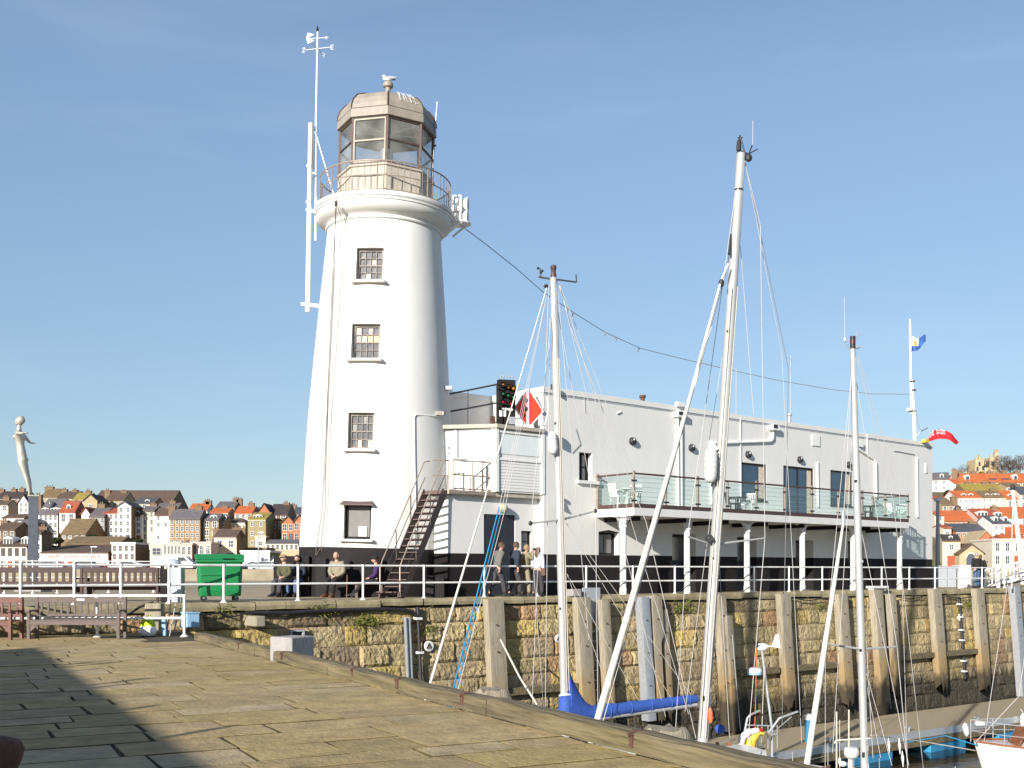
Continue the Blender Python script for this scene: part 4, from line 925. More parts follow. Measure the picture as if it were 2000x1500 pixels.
def enspick(u, v):
    if u < .5 and v > .5:
        x, y = u / .5, (v - .5) / .5; cx, cy = abs(x - .5), abs(y - .5)
        if cx < .07 or cy < .1: return 0
        if cx < .13 or cy < .2: return 2
        if abs(cx - cy) < .07: return 0
        if abs(cx - cy) < .17: return 2
        return 1
    return 0
flag('red_ensign', 'red ensign flag with small union canton flying at the far roof corner', ens, 48, 32, enspick, ['flag_red', 'flag_blue', 'flag_white'])
def bur(u, v):
    x = 1780 + 28 * u; y = 656 + 5 * u + (1 - v) * (30 - 16 * u) + u * 8 * math.sin(u * 5)
    return P(x, y, Yf - .1 + .25 * math.sin(u * 6 + v * 2))
flag('burgee', 'small blue, white and gold pennant near the top of the flagpole', bur, 24, 20, lambda u, v: 0 if (u < .5 and v > .35 and not (.12 < u < .36 and v < .75)) else (2 if (.12 < u < .36 and .35 < v < .75) else 1), ['flag_white', 'flag_mid_blue', 'flag_gold'])
# string of dead lamps from the gallery to the flagpole
pts = [P(888, 431, 38.2), P(950, 478, 40), P(1008, 524, 42), P(1060, 570, 43.5), P(1115, 607, 45), P(1180, 648, 47), P(1250, 680, 49), P(1330, 700, 51), P(1420, 721, 53), P(1520, 743, 55), P(1620, 760, 57), P(1700, 769, 58), P(1780, 770, 59)]
cb = thing('overhead_cable', 'thin cable sagging from the lighthouse gallery to the flagpole', 'cable', pts[0])
MB().tube(pts, .016, 5).build('line', 'wire', cb)
for x, y, Y in ((1182, 649, 47), (1204, 660, 47.7), (1248, 680, 49), (1108, 603, 44.8), (1119, 612, 45.2)): MB().tube([P(x, y, Y), P(x - 2, y + 7, Y)], [.05, .03], 6).build('lamp_holder', 'wire', cb)
# ------------------------------------------------------------------ control room annex between tower and clubhouse
tA = .30; sA = FA.at(875, HZ, tA).x; ZS = 4.07; ZT = 6.44
annex = thing('control_room', 'white harbour control room with bay windows between lighthouse and clubhouse', 'building', M=FA.M @ Matrix.Translation((sA, tA, DZ)))
hd = hole(945, 1005, 1006, 1100, tA, floor=DZ + .02); hs = hole(1018, 1037, 1039, 1078, tA)
b = MB(FA.M); facade(b, sA, sL, DZ - .1, ZS, [hd, hs], tA, ZB, [.07, .2])
plain(b, (sA, tA), (sA, 3.2), DZ - .1, ZS); b.build('lower_wall', ['white_paint', 'black_paint'], annex, recalc=False)
M = FA.M @ Matrix.Translation(((hd[0] + hd[1]) / 2, tA + .03, (hd[2] + hd[3]) / 2)); m = MB(M); w2 = (hd[1] - hd[0]) / 2; h2 = (hd[3] - hd[2]) / 2
n = 13
for i in range(n): m.box(-w2 + 2 * w2 * i / n + .006, -w2 + 2 * w2 * (i + 1) / n - .006, 0, .04, -h2, h2)
m.box(-w2, w2, .02, .045, -h2, h2); m.build('door', 'dark_door', annex)
M = FA.M @ Matrix.Translation(((hs[0] + hs[1]) / 2, tA + .12, (hs[2] + hs[3]) / 2)); window(annex, M, hs[1] - hs[0], hs[3] - hs[2], 1, 2, 'black_paint', 'pane_grey', .05, .06)
Cc = FA.at(967, HZ, .05); Cw = FA.w((Cc.x, .05, 0)); Lw = Vector((-2.50, 37.2, 0)); Lc = FA.M.inverted() @ Lw
LF = Plane2(Lw.x, Lw.y, math.degrees(math.atan2(Cw.y - Lw.y, Cw.x - Lw.x)))
# floor slab with fascia
MB(FA.M).prism([(sA - .12, .10), (sL - .004, .10), (sL - .004, 3), (sA - .12, 3)], ZS - .02, ZS + .13).build('landing_slab', 'cream_render', annex, bevel=.012)
zf = ZS + .135
b = MB(FA.M); b.prism([(Cc.x, .05), (sL - .006, .05), (sL - .006, 3), (Lc.x - .6, 3), (Lc.x, Lc.y)], zf, ZT - .10); b.build('bay_wall', 'white_paint', annex)
b = MB(FA.M); e = .14; b.prism([(Cc.x - .02, .05 - e), (sL - .006, .05 - e), (sL - .006, 2.89), (Lc.x - .75, 2.89), (Lc.x - .15, Lc.y - e)], ZT - .097, ZT + .04); b.build('bay_roof', 'cream_render', annex, bevel=.015)
# right face: blind window and weatherboards; left face: door and window
def pbox(pl, x0, y0, x1, y1, t, dp, m, name, par=annex, bev=0.):
    a, c = pl.at(x0, y0, t), pl.at(x1, y1, t); return MB(pl.M).box(a.x, c.x, t - dp, t - .001, min(a.z, c.z), max(a.z, c.z)).build(name, m, par, bevel=bev)
pbox(FA, 969, 843, 1057, 893, .05, .02, 'white_blind', 'bay_window')
for y in (841, 895): a, c = FA.at(968, y, .05), FA.at(1058, y, .05); MB(FA.M).box(a.x, c.x, -.01, .049, a.z - .05, a.z + .02).build('window_rail', 'white_metal', annex)
for px in (968, 1058): a = FA.at(px, 900, .05); MB(FA.M).box(a.x - .05, a.x + .09, -.03, .049, zf, ZT - .1).build('corner_post', 'white_metal', annex, bevel=.008)
z = zf + .06; zt = FA.at(1010, 899, .05).z; b = MB(FA.M); i = 0; x0, x1 = FA.at(971, 900, .05).x, FA.at(1056, 900, .05).x
while z < zt:
    h = (zt - zf) / 11
    b.add([(x0, .020, z), (x1, .020, z), (x1, .034, z + h), (x0, .034, z + h), (x0, .05, z), (x1, .05, z)], [(0, 1, 2, 3), (4, 5, 1, 0)]); z += h
b.build('weatherboards', 'white_paint', annex)
pbox(LF, 891, 839, 960, 896, 0, .03, 'white_blind', 'bay_window'); pbox(LF, 868, 842, 888, 962, 0, .03, 'white_metal', 'bay_door', bev=.006)
pbox(LF, 892, 840, 897, 895, -.03, .006, 'seal_grey', 'window_jamb'); pbox(LF, 871.4, 847, 884.6, 901, -.03, .008, 'seal_grey', 'door_seal'); pbox(LF, 872.4, 848.5, 883.6, 899.5, -.038, .006, 'white_blind', 'door_pane'); pbox(LF, 874, 872, 880, 878, -.046, .004, 'seal_grey', 'door_notice'); pbox(LF, 873, 884, 881, 888, -.046, .004, 'seal_grey', 'door_notice')
for x0, x1, y0, y1 in ((888, 962, 836, 839), (888, 962, 896, 900), (887, 891, 836, 900), (960, 964, 836, 900)): pbox(LF, x0, y0, x1, y1, 0, .05, 'white_metal', 'window_frame')
for x0, x1, y0, y1 in ((891, 960, 896, 897), (868, 888, 841, 842.2), (887.5, 888.5, 842, 962), (891, 960, 838.6, 839.6)): pbox(LF, x0, y0, x1, y1, -.051, .004, 'seal_grey', 'seam')
# conduit, light globe, lamp on annex
q = FA.at(977, 993, tA); MB(FA.M).ball((q.x, tA - .16, q.z), .165, 16, 10).build('globe_light', 'cream_render', annex, smooth=60)
q = FA.at(1086, 968, 0); m = MB(FA.M); m.ball((q.x, -.2, q.z), .08, 10, 8); m.tube([(q.x, -.2, q.z), (q.x, 0, q.z - .1)], .025, 6); m.lathe([(.11, q.z - .36), (.05, q.z - .2), (.03, q.z - .1)], 10, (q.x, -.18, 0)); m.build('security_camera', 'plastic_grey', club)
# landing rail (weathered, rust-brown)
def rail3(pts, zs, posts, r, m, par, name='rail'):
    for z in zs: MB().tube([Vector((p.x, p.y, p.z + z)) for p in pts], r, 6).build(name, m, par, smooth=40)
    for p, wd in posts: MB().bar(Vector((p.x, p.y, p.z)), Vector((p.x, p.y, p.z + max(zs))), wd, wd).build('post', m, par)
lt = .16
def lp(px): p = FA.at(px, HZ, lt); return FA.w((p.x, lt, zf - .005))
q0 = FA.w((sA - .05, lt, zf - .005)); q1 = Vector((-2.66, 36.5, zf - .005)); q2 = Vector((-3.05, 36.0, zf))
lr = thing('landing_railing', 'rusty cream railing round the control room landing at the stair head', 'railing', q0)
a, c = lp(885), lp(962)
rail3([a, lp(922), c], (.98, .5, .05), [(a, .05), (lp(923), .05), (c, .05)], .022, 'post_bronze', lr)
MB().bar(lp(943), lp(943) + Vector((0, 0, .98)), .03, .14).build('rusty_panel_post', 'rust', lr)
rail3([q0 + Vector((-.05, .5, 0)), Vector((-2.62, 36.1, zf))], (1.0, .5), [(q0 + Vector((-.05, .5, 0)), .045)], .02, 'post_bronze', lr)
MB(FA.M).box(sA - .12, FA.at(964, HZ, lt).x, .085, .098, ZS - .0, ZS + .12).build('kick_plate', 'post_bronze', lr)
# ------------------------------------------------------------------ stair
Bt, Tp = Vector((-3.72, 33.65, DZ)), Vector((-2.52, 35.72, ZS + .1)); sd = (Tp - Bt); hdv = Vector((sd.x, sd.y, 0)).normalized(); pp = Vector((hdv.y, -hdv.x, 0)) * .36
st = thing('steel_stair', 'steep brown steel stair with handrails up to the control room landing', 'stair', Bt)
for k in (-1, 1):
    m = MB(); a, c = Bt + pp * k + Vector((0, 0, -.02)), Tp + pp * k
    m.ext([a + Vector((0, 0, .0)) - hdv * .1, a + hdv * .16, c + hdv * .12 + Vector((0, 0, -.16)), c + Vector((0, 0, .06)) - hdv * .08], pp.normalized() * .03 * k); m.build('stringer', 'brown_steel', st)
    off = pp * k * 1.05; ra = [Bt + off + Vector((0, 0, .02)) - hdv * .05, Bt + off + Vector((0, 0, .95)) - hdv * .05, Bt + off + Vector((0, 0, 1.15)) + hdv * .05, Tp + off + Vector((0, 0, .95)) - hdv * .05, Tp + off + Vector((0, 0, 1.0)) + hdv * .25]
    MB().tube(ra, .022, 6).build('handrail', 'post_bronze', st, smooth=40)
    MB().tube([Bt + off + sd * .08 + Vector((0, 0, .55)), Tp + off + Vector((0, 0, .45))], .014, 6).build('mid_rail', 'post_bronze', st)
    for f in (.33, .66): p = Bt + off + sd * f; MB().tube([p, p + Vector((0, 0, .98))], .018, 6).build('baluster', 'post_bronze', st)
for i in range(16):
    p = Bt + sd * ((i + .7) / 16.2); m = MB(); m.obox(p, (.16, .70, .03), math.atan2(hdv.y, hdv.x)); m.obox(p + hdv * .07 - Vector((0, 0, .03)), (.02, .70, .06), math.atan2(hdv.y, hdv.x)); m.build('tread', 'brown_steel', st)
m = MB(); p = Bt - hdv * .12
for k in (-1, 1): m.bar(p + pp * k, p + pp * k + Vector((0, 0, .22)), .04, .04)
m.obox(p + Vector((0, 0, .2)), (.26, .74, .03), math.atan2(hdv.y, hdv.x)); m.build('bottom_step', 'brown_steel', st)
MB().obox(Tp + hdv * .12 + Vector((.05, .0, -.07)), (.5, .72, .14), math.atan2(hdv.y, hdv.x)).build('head_platform', 'brown_steel', st)
# ------------------------------------------------------------------ balcony (part of the clubhouse)
tB = -1.9; s0, s1 = FA.at(1238, HZ, tB).x, FA.at(1776, HZ, tB).x
z1 = (FA.at(1238, 994, tB).z + FA.at(1776, 1018, tB).z) / 2; z0 = (FA.at(1238, 1009, tB).z + FA.at(1776, 1030.5, tB).z) / 2; zr = (FA.at(1238, 926, tB).z + FA.at(1772, 967, tB).z) / 2
MB(FA.M).box(s0, s1, tB, -.002, z0, z1).build('balcony_slab', 'white_paint', club, bevel=.012)
for k in range(8): x = s0 + .5 + (s1 - s0 - 1) * k / 7; MB(FA.M).box(x - .06, x + .06, tB + .2, -.003, z0 - .16, z0 - .003).build('balcony_joist', 'black_paint', club)
for px, py in ((1217, 1010), (1342, 1018), (1459, 1022), (1567, 1026), (1666, 1029), (1757, 1035)):
    q = FA.at(px, py, -1.42); b = MB(FA.M); c = (q.x, -1.42, 0)
    b.lathe([(.13, DZ), (.13, DZ + .25), (.115, DZ + .28), (.115, z0 - .42)], 14, c)
    b.lathe([(.115, z0 - .42), (.15, z0 - .40), (.15, z0 - .34), (.12, z0 - .32), (.17, z0 - .12)], 14, c)
    for k in (-1, 1): b.ext([(q.x, -1.46, z0 - .34), (q.x + .38 * k, -1.46, z0 - .02), (q.x + .38 * k, -1.46, z0 - .001), (q.x, -1.46, z0 - .001)], (0, .08, 0))
    b.box(q.x - .4, q.x + .4, -1.5, -1.34, z0 - .05, z0 - .002)
    b.build('balcony_column', 'white_metal', club, smooth=35)
ppx = [1238, 1301, 1363, 1421, 1477, 1533, 1586, 1637, 1684, 1729, 1773]; tp = tB + .05
pss = [FA.at(p, HZ, tp).x for p in ppx]
for i, s_ in enumerate(pss):
    b = MB(FA.M); big = .045 if i in (0, 2, 6, 8, 10) else .032
    b.box(s_ - big, s_ + big, tp - .03, tp + .03, z1 - (.22 if i % 2 == 0 else 0.0), zr + (.10 if i % 2 == 0 else 0)); b.build('balcony_post', 'post_bronze', club, bevel=.006)
    for z in (z1 + .25, zr - .25): MB(FA.M).box(s_ - .13, s_ + .13, tp - .035, tp + .0, z - .03, z + .03).build('glass_clamp', 'black_iron', club)
MB(FA.M).box(pss[0], pss[-1], tp - .05, tp + .05, zr - .03, zr + .03).build('balcony_handrail', 'handrail_wood', club, bevel=.012)
MB(FA.M).box(pss[0], pss[-1], tp - .045, tp - .005, z1 + .0, z1 + .15).build('balcony_kickboard', 'handrail_wood', club)
for a, c in zip(pss, pss[1:]): MB(FA.M).box(a + .06, c - .06, tp - .006, tp + .006, z1 + .17, zr - .06).build('balcony_glass', 'clear_glass', club)
for k in range(6): z = z1 + .24 + (zr - z1 - .36) * k / 5; MB(FA.M).tube([(pss[0], tp + .06, z), (pss[-1], tp + .06, z)], .006, 5).build('balcony_wire', 'steel', club)
for x in (pss[0], pss[-1]):
    MB(FA.M).box(x - .04, x + .04, tp + .05, -.02, zr - .03, zr + .028).build('balcony_handrail', 'handrail_wood', club)
    MB(FA.M).box(x - .02, x + .02, tp + .04, -.02, z1, z1 + .15).build('balcony_kickboard', 'handrail_wood', club)
    MB(FA.M).box(x - .006, x + .006, tp + .08, -.1, z1 + .17, zr - .06).build('balcony_glass', 'clear_glass', club)
    MB(FA.M).box(x - .04, x + .04, -.09, -.02, z1 + .002, zr + .1).build('balcony_post', 'post_bronze', club)
    for k in range(6): z = z1 + .24 + (zr - z1 - .36) * k / 5; MB(FA.M).tube([(x, tp + .06, z), (x, -.05, z)], .006, 5).build('balcony_wire', 'steel', club)
# balcony furniture
def chair(px, rz, m, label, t=-1.0, M=None):
    q = FA.at(px, HZ, t); M = M or FA.M @ Matrix.Translation((q.x, t, z1)) @ Matrix.Rotation(R(rz), 4, 'Z')
    c = thing('patio_chair', label, 'chair', M=M, group='chairs on the balcony')
    MB(M).box(-.24, .24, -.22, .22, .42, .46).build('seat', m, c, bevel=.015)
    b = MB(M)
    for k in range(6): x = -.2 + .08 * k; b.bar((x, .22, .46), (x, .30, .88), .035, .02)
    b.bar((-.23, .30, .88), (.23, .30, .88), .05, .05); b.build('backrest', m, c)
    for sx in (-1, 1):
        MB(M).tube([(sx * .24, -.22, .0), (sx * .24, -.2, .64), (sx * .25, .25, .66)], .022, 6).build('armrest', m, c)
        for y in (-.2, .2): MB(M).bar((sx * .22, y, 0), (sx * .22, y * .9, .43), .035, .035).build('leg', m, c)
    return c
def ptable(px, m, label, t=-.9, r=.42):
    q = FA.at(px, HZ, t); M = FA.M @ Matrix.Translation((q.x, t, z1)); c = thing('patio_table', label, 'table', M=M, group='tables on the balcony')
    MB(M).lathe([(r, .70), (r, .73), (.02, .735)], 20).build('tabletop', m, c, smooth=40); MB(M).lathe([(.22, 0), (.05, .05), (.04, .7)], 12).build('pedestal', m, c, smooth=40)
chair(1208, 80, 'white_metal', 'white slatted chair at the near end of the balcony, turned to the table', -.9); chair(1236, -70, 'white_metal', 'white slatted chair behind the second balcony post', -1.0); ptable(1222, 'white_metal', 'small round white table at the near end of the balcony', -1.0)
chair(1432, 60, 'black_iron', 'dark chair left of the first wide balcony window', -.9); ptable(1441, 'black_iron', 'small dark table below the first wide balcony window', -.8); chair(1462, -80, 'white_metal', 'white slatted chair in front of the first wide window', -1.0)
chair(1690, 70, 'black_iron', 'dark chair near the far end of the balcony', -.9); ptable(1700, 'black_iron', 'small dark table near the far end of the balcony', -1.0); chair(1742, 80, 'white_metal', 'white slatted chair at the far end of the balcony', -.9); chair(1760, -60, 'white_metal', 'white slatted chair in the far corner of the balcony', -1.1)
# ------------------------------------------------------------------ things on the control room roof
zr2 = ZT + .045
tr = thing('terrace_railing', 'black iron railing along the control room roof next to the tower', 'railing', P(960, 830, 36.8))
e0, e1, e2 = Vector((-2.35, 38.9, zr2)), Vector((Cw.x + .05, Cw.y - .02, zr2)), Vector((Cw.x + .45, Cw.y + .32, zr2))
rail3([e0, e1, e2], (1.32, .70), [(e0.lerp(e1, .45), .03), (e1, .035)], .03, 'black_iron', tr)
sp = P(990, 823, 37.2); sp.z = zr2; SM = Matrix.Translation(sp) @ Matrix.Rotation(R(14), 4, 'Z')
sg = thing('signal_panel', 'tall black harbour signal light panel with amber, green and red lamps', 'signal', M=SM)
MB(SM).box(-.30, .30, -.02, .22, 0, 1.56).build('cabinet', 'black_paint', sg, bevel=.01)
for row, (z, m) in enumerate(((1.36, 'lens_amber'), (1.06, 'lens_green'), (.78, 'lens_red'))):
    for k in range(3 if row < 2 else 2):
        x, zz = -.16 + (.18 if row < 2 else .28) * k, z - .05 * k; M = SM @ Matrix.Translation((x, -.02, zz)) @ Matrix.Rotation(R(90), 4, 'X')
        l = MB(M).lathe([(.078, 0), (.075, .04), (.055, .085), (.02, .105)], 14).build('lamp', m, sg, smooth=60)
        MB(M).lathe([(.088, 0), (.088, .15), (.082, .15), (.082, 0)], 14, cap=False).build('hood', 'black_paint', l)
for k in range(4): M = SM @ Matrix.Translation((-.14 + .1 * k, -.02, .56 - .01 * k)) @ Matrix.Rotation(R(90), 4, 'X'); MB(M).lathe([(.055, 0), (.05, .05), (.02, .08)], 12).build('lamp', 'lens_white', sg, smooth=60)
MB(SM).box(-.27, -.04, -.035, -.022, .30, .5).build('notice', 'paper', sg); MB(SM).box(.06, .29, -.035, -.022, .05, .3).build('hatch', 'galv', sg, bevel=.005)
b = MB(SM)
for k in range(5): b.tube([(-.2 + .1 * k, .05, 1.56), (-.2 + .1 * k, .02, 1.66)], .012, 5); b.ball((-.2 + .1 * k, .02, 1.67), .03, 8, 6)
b.build('top_lamps', 'plastic_grey', sg)
# red diamond day mark of two boards about a white post
dp = P(1031, 824, 37.9); dp.z = zr2; DM = Matrix.Translation(dp)
dm = thing('diamond_signal', 'red diamond shaped day mark of two boards on a white post', 'signal', M=DM)
MB(DM).obox((0, 0, .68), (.11, .1, 1.36)).build('post', 'plastic_grey', dm, bevel=.008); MB(DM).obox((0, -.02, .05), (.4, .3, .1)).build('base', 'white_metal', dm)
zc = .70
for nm, tip, lab in (('red_board', Vector((.50, .10, zc - .10)), None), ('red_board', Vector((-.42, -.35, zc - .05)), 'red board in shade')):
    m = MB(DM); n_ = Vector((tip.x, tip.y, 0)).normalized(); o_ = n_ * .05; nn = n_.cross(Vector((0, 0, 1))) * .012
    m.ext([o_ + Vector((0, 0, zc + .60)), o_ + Vector((0, 0, zc - .60)), tip], nn); k = m.build(nm, 'red_sig', dm)
    m = MB(DM)
    for a, c in ((o_ + Vector((0, 0, zc + .66)), tip + n_ * .04), (o_ + Vector((0, 0, zc - .66)), tip + n_ * .04)): m.bar(a, c, .035, .035)
    m.build('edge_strip', 'flag_white', dm)
q = P(962, 824, 36.9); m = MB(); m.obox((q.x, q.y + .1, zr2 + .16), (.16, .12, .26), R(30)); m.tube([(q.x, q.y + .1, zr2), (q.x, q.y + .1, zr2 + .1)], .03, 6)
T(m.build('roof_floodlight', 'rust', bevel=.01), 'small rusty floodlight on the roof left of the signal panel', 'floodlight')
q = P(1058, 828, 37.2); m = MB(); m.lathe([(.12, zr2), (.12, zr2 + .28), (.05, zr2 + .36)], 12, (q.x, q.y, 0)); m.tube([(q.x + .1, q.y - .1, zr2), (q.x + .22, q.y - .2, zr2 + .5), (q.x + .18, q.y - .1, zr2 + .95)], .015, 5)
T(m.build('roof_vent', 'white_metal', smooth=40), 'white capped vent on the roof right of the red diamond', 'vent')
# tower lights near the annex
p = tpt(857, 808, .02); m = MB(); m.obox(p + Vector((.0, -.12, 0)), (.16, .16, .13), R(20)); m.obox(p + Vector((.16, -.1, .0)), (.12, .14, .11), R(-30)); m.tube([p, p + Vector((.05, -.1, -.12))], .02, 6)
T(m.build('security_light', 'cream_render'), 'pair of small security lamps on the tower beside the control room', 'lamp')
p = tpt(868, 757, .0); m = MB(); m.obox(p + Vector((.12, .1, 0)), (.3, .2, .13)); m.tube([p + Vector((.0, .1, .05)), p + Vector((-.06, .1, .35))], .012, 5)
T(m.build('junction_box', 'plastic_grey'), 'grey box with short aerial on the right side of the tower', 'box')
T(MB().tube([tpt(x, y, .03) for x, y in ((850, 812), (812, 810), (809, 815), (810, 900), (812, 1000), (813, 1060))], .022, 6).build('conduit', 'white_metal'), 'thin white conduit running down the tower beside the stair', 'conduit')
# low dark store against the tower, dark locker by the stair, black upright boxes at the tower foot
b = MB(); a, c = P(534, 1170, 36.0), P(592, 1170, 36.0); b.box(a.x, c.x + .2, 36.0, 37.6, DZ - .004, ZP(1086, 36.0)); T(b.build('plinth_store', 'black_paint', bevel=.02), 'low dark painted block built against the left of the lighthouse', 'outbuilding')
a, c = P(833, 1168, 35.25), P(868, 1168, 35.25); lk = MB(); lk.box(a.x, c.x, 35.1, 35.5, DZ, ZP(1127, 35.2)); lk.box(a.x - .03, c.x + .03, 35.07, 35.53, ZP(1127, 35.2) + .001, ZP(1127, 35.2) + .04)
T(lk.build('locker', 'black_paint', bevel=.01), 'dark locker beside the stair foot at the control room wall', 'locker')
p = tpt(632, 1130, .0); az = math.atan2(p.y - TB.y, p.x - TB.x); m = MB(); m.obox((p.x + .05 * math.cos(az), p.y + .05 * math.sin(az), DZ + .62), (.2, .44, 1.28), az); m.obox((p.x + .05 * math.cos(az) + .25, p.y - .05, DZ + .56), (.2, .3, 1.12), az + .15)
T(m.build('base_box', 'cloth_black', bevel=.01), 'black cupboard at the tower foot left of the man in the beige jacket', 'cupboard')
# ------------------------------------------------------------------ people
def skin_mesh(nodes, edges, lev=1):
    """nodes: [(pos, rx, ry)]; grows one continuous tapering surface over the bones"""
    me = bpy.data.meshes.new('sk'); me.from_pydata([n[0] for n in nodes], edges, []); o = bpy.data.objects.new('sk', me); COL.objects.link(o)
    m = o.modifiers.new('s', 'SKIN'); m.use_smooth_shade = True
    for i, n in enumerate(nodes): me.skin_vertices[0].data[i].radius = (n[1], n[2] if len(n) > 2 else n[1])
    me.skin_vertices[0].data[0].use_root = True
    s = o.modifiers.new('d', 'SUBSURF'); s.levels = lev; s.render_levels = lev
    bpy.context.view_layer.update(); r = bpy.data.meshes.new_from_object(o.evaluated_get(bpy.context.evaluated_depsgraph_get())); bpy.data.objects.remove(o)
    return r
def mesh_obj(name, me, m, par, extra=None):
    """me plus extra MB geometry, in the person's own frame"""
    bm = bmesh.new(); bm.from_mesh(me)
    if extra: e = extra.mesh('x', ['skin', 'eye_dark'], smooth=True); bm.from_mesh(e)
    me2 = bpy.data.meshes.new(name); bm.to_mesh(me2); bm.free()
    for k in (m if isinstance(m, list) else [m]): me2.materials.append(MATS[k])
    me2.shade_smooth(); o = bpy.data.objects.new(name, me2); COL.objects.link(o); o.parent = par; MW[o.name] = mw(par); return o
def person(label, px, py, Y, face, pose, top, legs, hair, hat=None, h=1.72, group=None, shoe='shoe_dark', z0=DZ, look=0., long=False, coat=.0, X=None, fat=1.12):
    """face: heading in degrees (0 = away from the camera, 90 = towards picture left)"""
    loc = Vector((XP(px, Y) if X is None else X, Y, z0)); t = thing('person', label, 'person', loc, R(face), group); k = h / 1.72
    V = lambda x, y, z: Vector((x * k, y * k, z * k))
    J = dict(pel=V(0, 0, .96), sp=V(0, 0, 1.12), ch=V(0, .01, 1.32), nk=V(0, 0, 1.47), hd=V(0, .02, 1.56))
    for s, n in ((-1, 'l'), (1, 'r')):
        J['sh' + n] = V(.185 * s, 0, 1.41); J['el' + n] = V(.235 * s, -.03, 1.14); J['wr' + n] = V(.24 * s, .05, .90)
        J['hp' + n] = V(.095 * s, 0, .92); J['kn' + n] = V(.10 * s, .02, .50); J['an' + n] = V(.10 * s, -.01, .09); J['to' + n] = V(.12 * s, .15, .035)
    pose(J, V)
    TO = {n_: J['to' + n_] for n_ in 'lr'}
    for n_ in 'lr': J['to' + n_] = J['an' + n_].lerp(J['to' + n_], .45)
    # body: one surface
    N = ['pel', 'sp', 'ch', 'nk', 'hd']; rad = {'pel': (.125, .10), 'sp': (.115, .09), 'ch': (.145, .10), 'nk': (.055, .055), 'hd': (.06, .065)}
    nodes, edges, idx = [], [], {}
    def add(n, r): idx[n] = len(nodes); nodes.append((J[n], r[0] * k, r[1] * k))
    for n in N: add(n, rad[n])
    edges += [(0, 1), (1, 2), (2, 3), (3, 4)]
    for n in 'lr':
        for j, r, p in (('sh', .062, 'ch'), ('el', .044, 'sh'), ('wr', .030, 'el')): add(j + n, (r, r)); edges.append((idx[p if p == 'ch' else p + n], idx[j + n]))
        for j, r, p in (('hp', .085, 'pel'), ('kn', .058, 'hp'), ('an', .036, 'kn'), ('to', .020, 'an')): add(j + n, (r, r)); edges.append((idx[p if p == 'pel' else p + n], idx[j + n]))
    body = skin_mesh(nodes, edges)
    ex = MB(); H0 = J['hd'] + V(0, .015, .075); hm = Matrix.Translation(H0) @ Matrix.Rotation(R(look), 4, 'Z') @ J.get('tilt', Matrix.Identity(4))
    # head: skull, jaw, nose, ears, eyes, mouth
    ex.M = hm; n, m = 14, 10; vs = []
    for i in range(m + 1):
        a = math.pi * i / m; zz = math.cos(a); rr = math.sin(a)
        for j in range(n):
            q = 2 * math.pi * j / n; x, y = rr * math.cos(q) * .078, rr * math.sin(q) * .098; z = zz * .118
            if z < -.02: x *= 1 - .28 * (-.02 - z) / .1; y = y * (1 - .12 * (-.02 - z) / .1) + .012
            vs.append(V(x, y, z))
    ex.add(vs, [(i * n + j, i * n + (j + 1) % n, (i + 1) * n + (j + 1) % n, (i + 1) * n + j) for i in range(m) for j in range(n)])
    ex.ball(V(0, .102, -.022), V(.013, .022, .024), 8, 6)
    for s in (-1, 1): ex.ball(V(.079 * s, -.005, -.01), V(.010, .022, .032), 8, 6)
    ex.cur = 1
    for s in (-1, 1): ex.ball(V(.030 * s, .090, .008), V(.011, .008, .007), 8, 6)
    ex.ball(V(0, .094, -.062), V(.024, .008, .005), 8, 6); ex.cur = 0; ex.M = None
    # hands: palm, five unequal curled fingers
    for nme, s in (('l', -1), ('r', 1)):
        w_ = J['wr' + nme]; d = J.get('hd_' + nme) or (w_ - J['el' + nme]).normalized(); d = d.normalized(); sd_ = d.cross(Vector((0, 0, 1)) if abs(d.z) < .9 else Vector((0, 1, 0))).normalized(); up = sd_.cross(d)
        ex.tube([w_ - d * .02 * k, w_ + d * .03 * k, w_ + d * .085 * k], [.028 * k, .034 * k, .034 * k], 8)
        for f, (o_, L) in enumerate(((-.028, .058), (-.010, .07), (.009, .073), (.027, .066))):
            b0 = w_ + d * .085 * k + sd_ * o_ * k; ex.tube([b0, b0 + (d - up * .2) * L * .5 * k, b0 + (d * .75 - up * .6) * L * k], [.0105 * k, .0095 * k, .007 * k], 6)
        b0 = w_ + d * .03 * k - sd_ * .03 * k * s; ex.tube([b0, b0 + (d * .6 - sd_ * .8 * s) * .035 * k, b0 + (d - sd_ * .55 * s) * .065 * k], [.013 * k, .011 * k, .008 * k], 6)
    mesh_obj('body', body, ['skin', 'eye_dark'], t, ex)
    # jacket over torso and arms, trousers over hips and legs
    sub = [(J['pel'] + (J['pel'] - J['sp']).normalized() * coat, .165 * k * fat, .135 * k * fat), (J['sp'], .155 * k * fat, .125 * k * fat), (J['ch'], .185 * k * fat, .135 * k * fat), (J['ch'].lerp(J['nk'], .75), .085 * k, .08 * k)]; ed = [(0, 1), (1, 2), (2, 3)]
    for n_ in 'lr':
        i0 = len(sub); sub += [(J['sh' + n_], .085 * k * fat, .085 * k * fat), (J['el' + n_], .068 * k * fat, .068 * k * fat), (J['el' + n_].lerp(J['wr' + n_], .93), .05 * k * fat, .05 * k * fat)]; ed += [(2, i0), (i0, i0 + 1), (i0 + 1, i0 + 2)]
    mesh_obj('jacket', skin_mesh(sub, ed), top, t)
    sub = [(J['pel'] + (J['sp'] - J['pel']) * .3, .14 * k, .115 * k), (J['pel'], .15 * k, .125 * k)]; ed = [(0, 1)]
    for n_ in 'lr':
        i0 = len(sub); sub += [(J['hp' + n_], .11 * k * fat, .11 * k * fat), (J['kn' + n_], .08 * k * fat, .08 * k * fat), (J['kn' + n_].lerp(J['an' + n_], .95), .068 * k * fat, .068 * k * fat)]; ed += [(1, i0), (i0, i0 + 1), (i0 + 1, i0 + 2)]
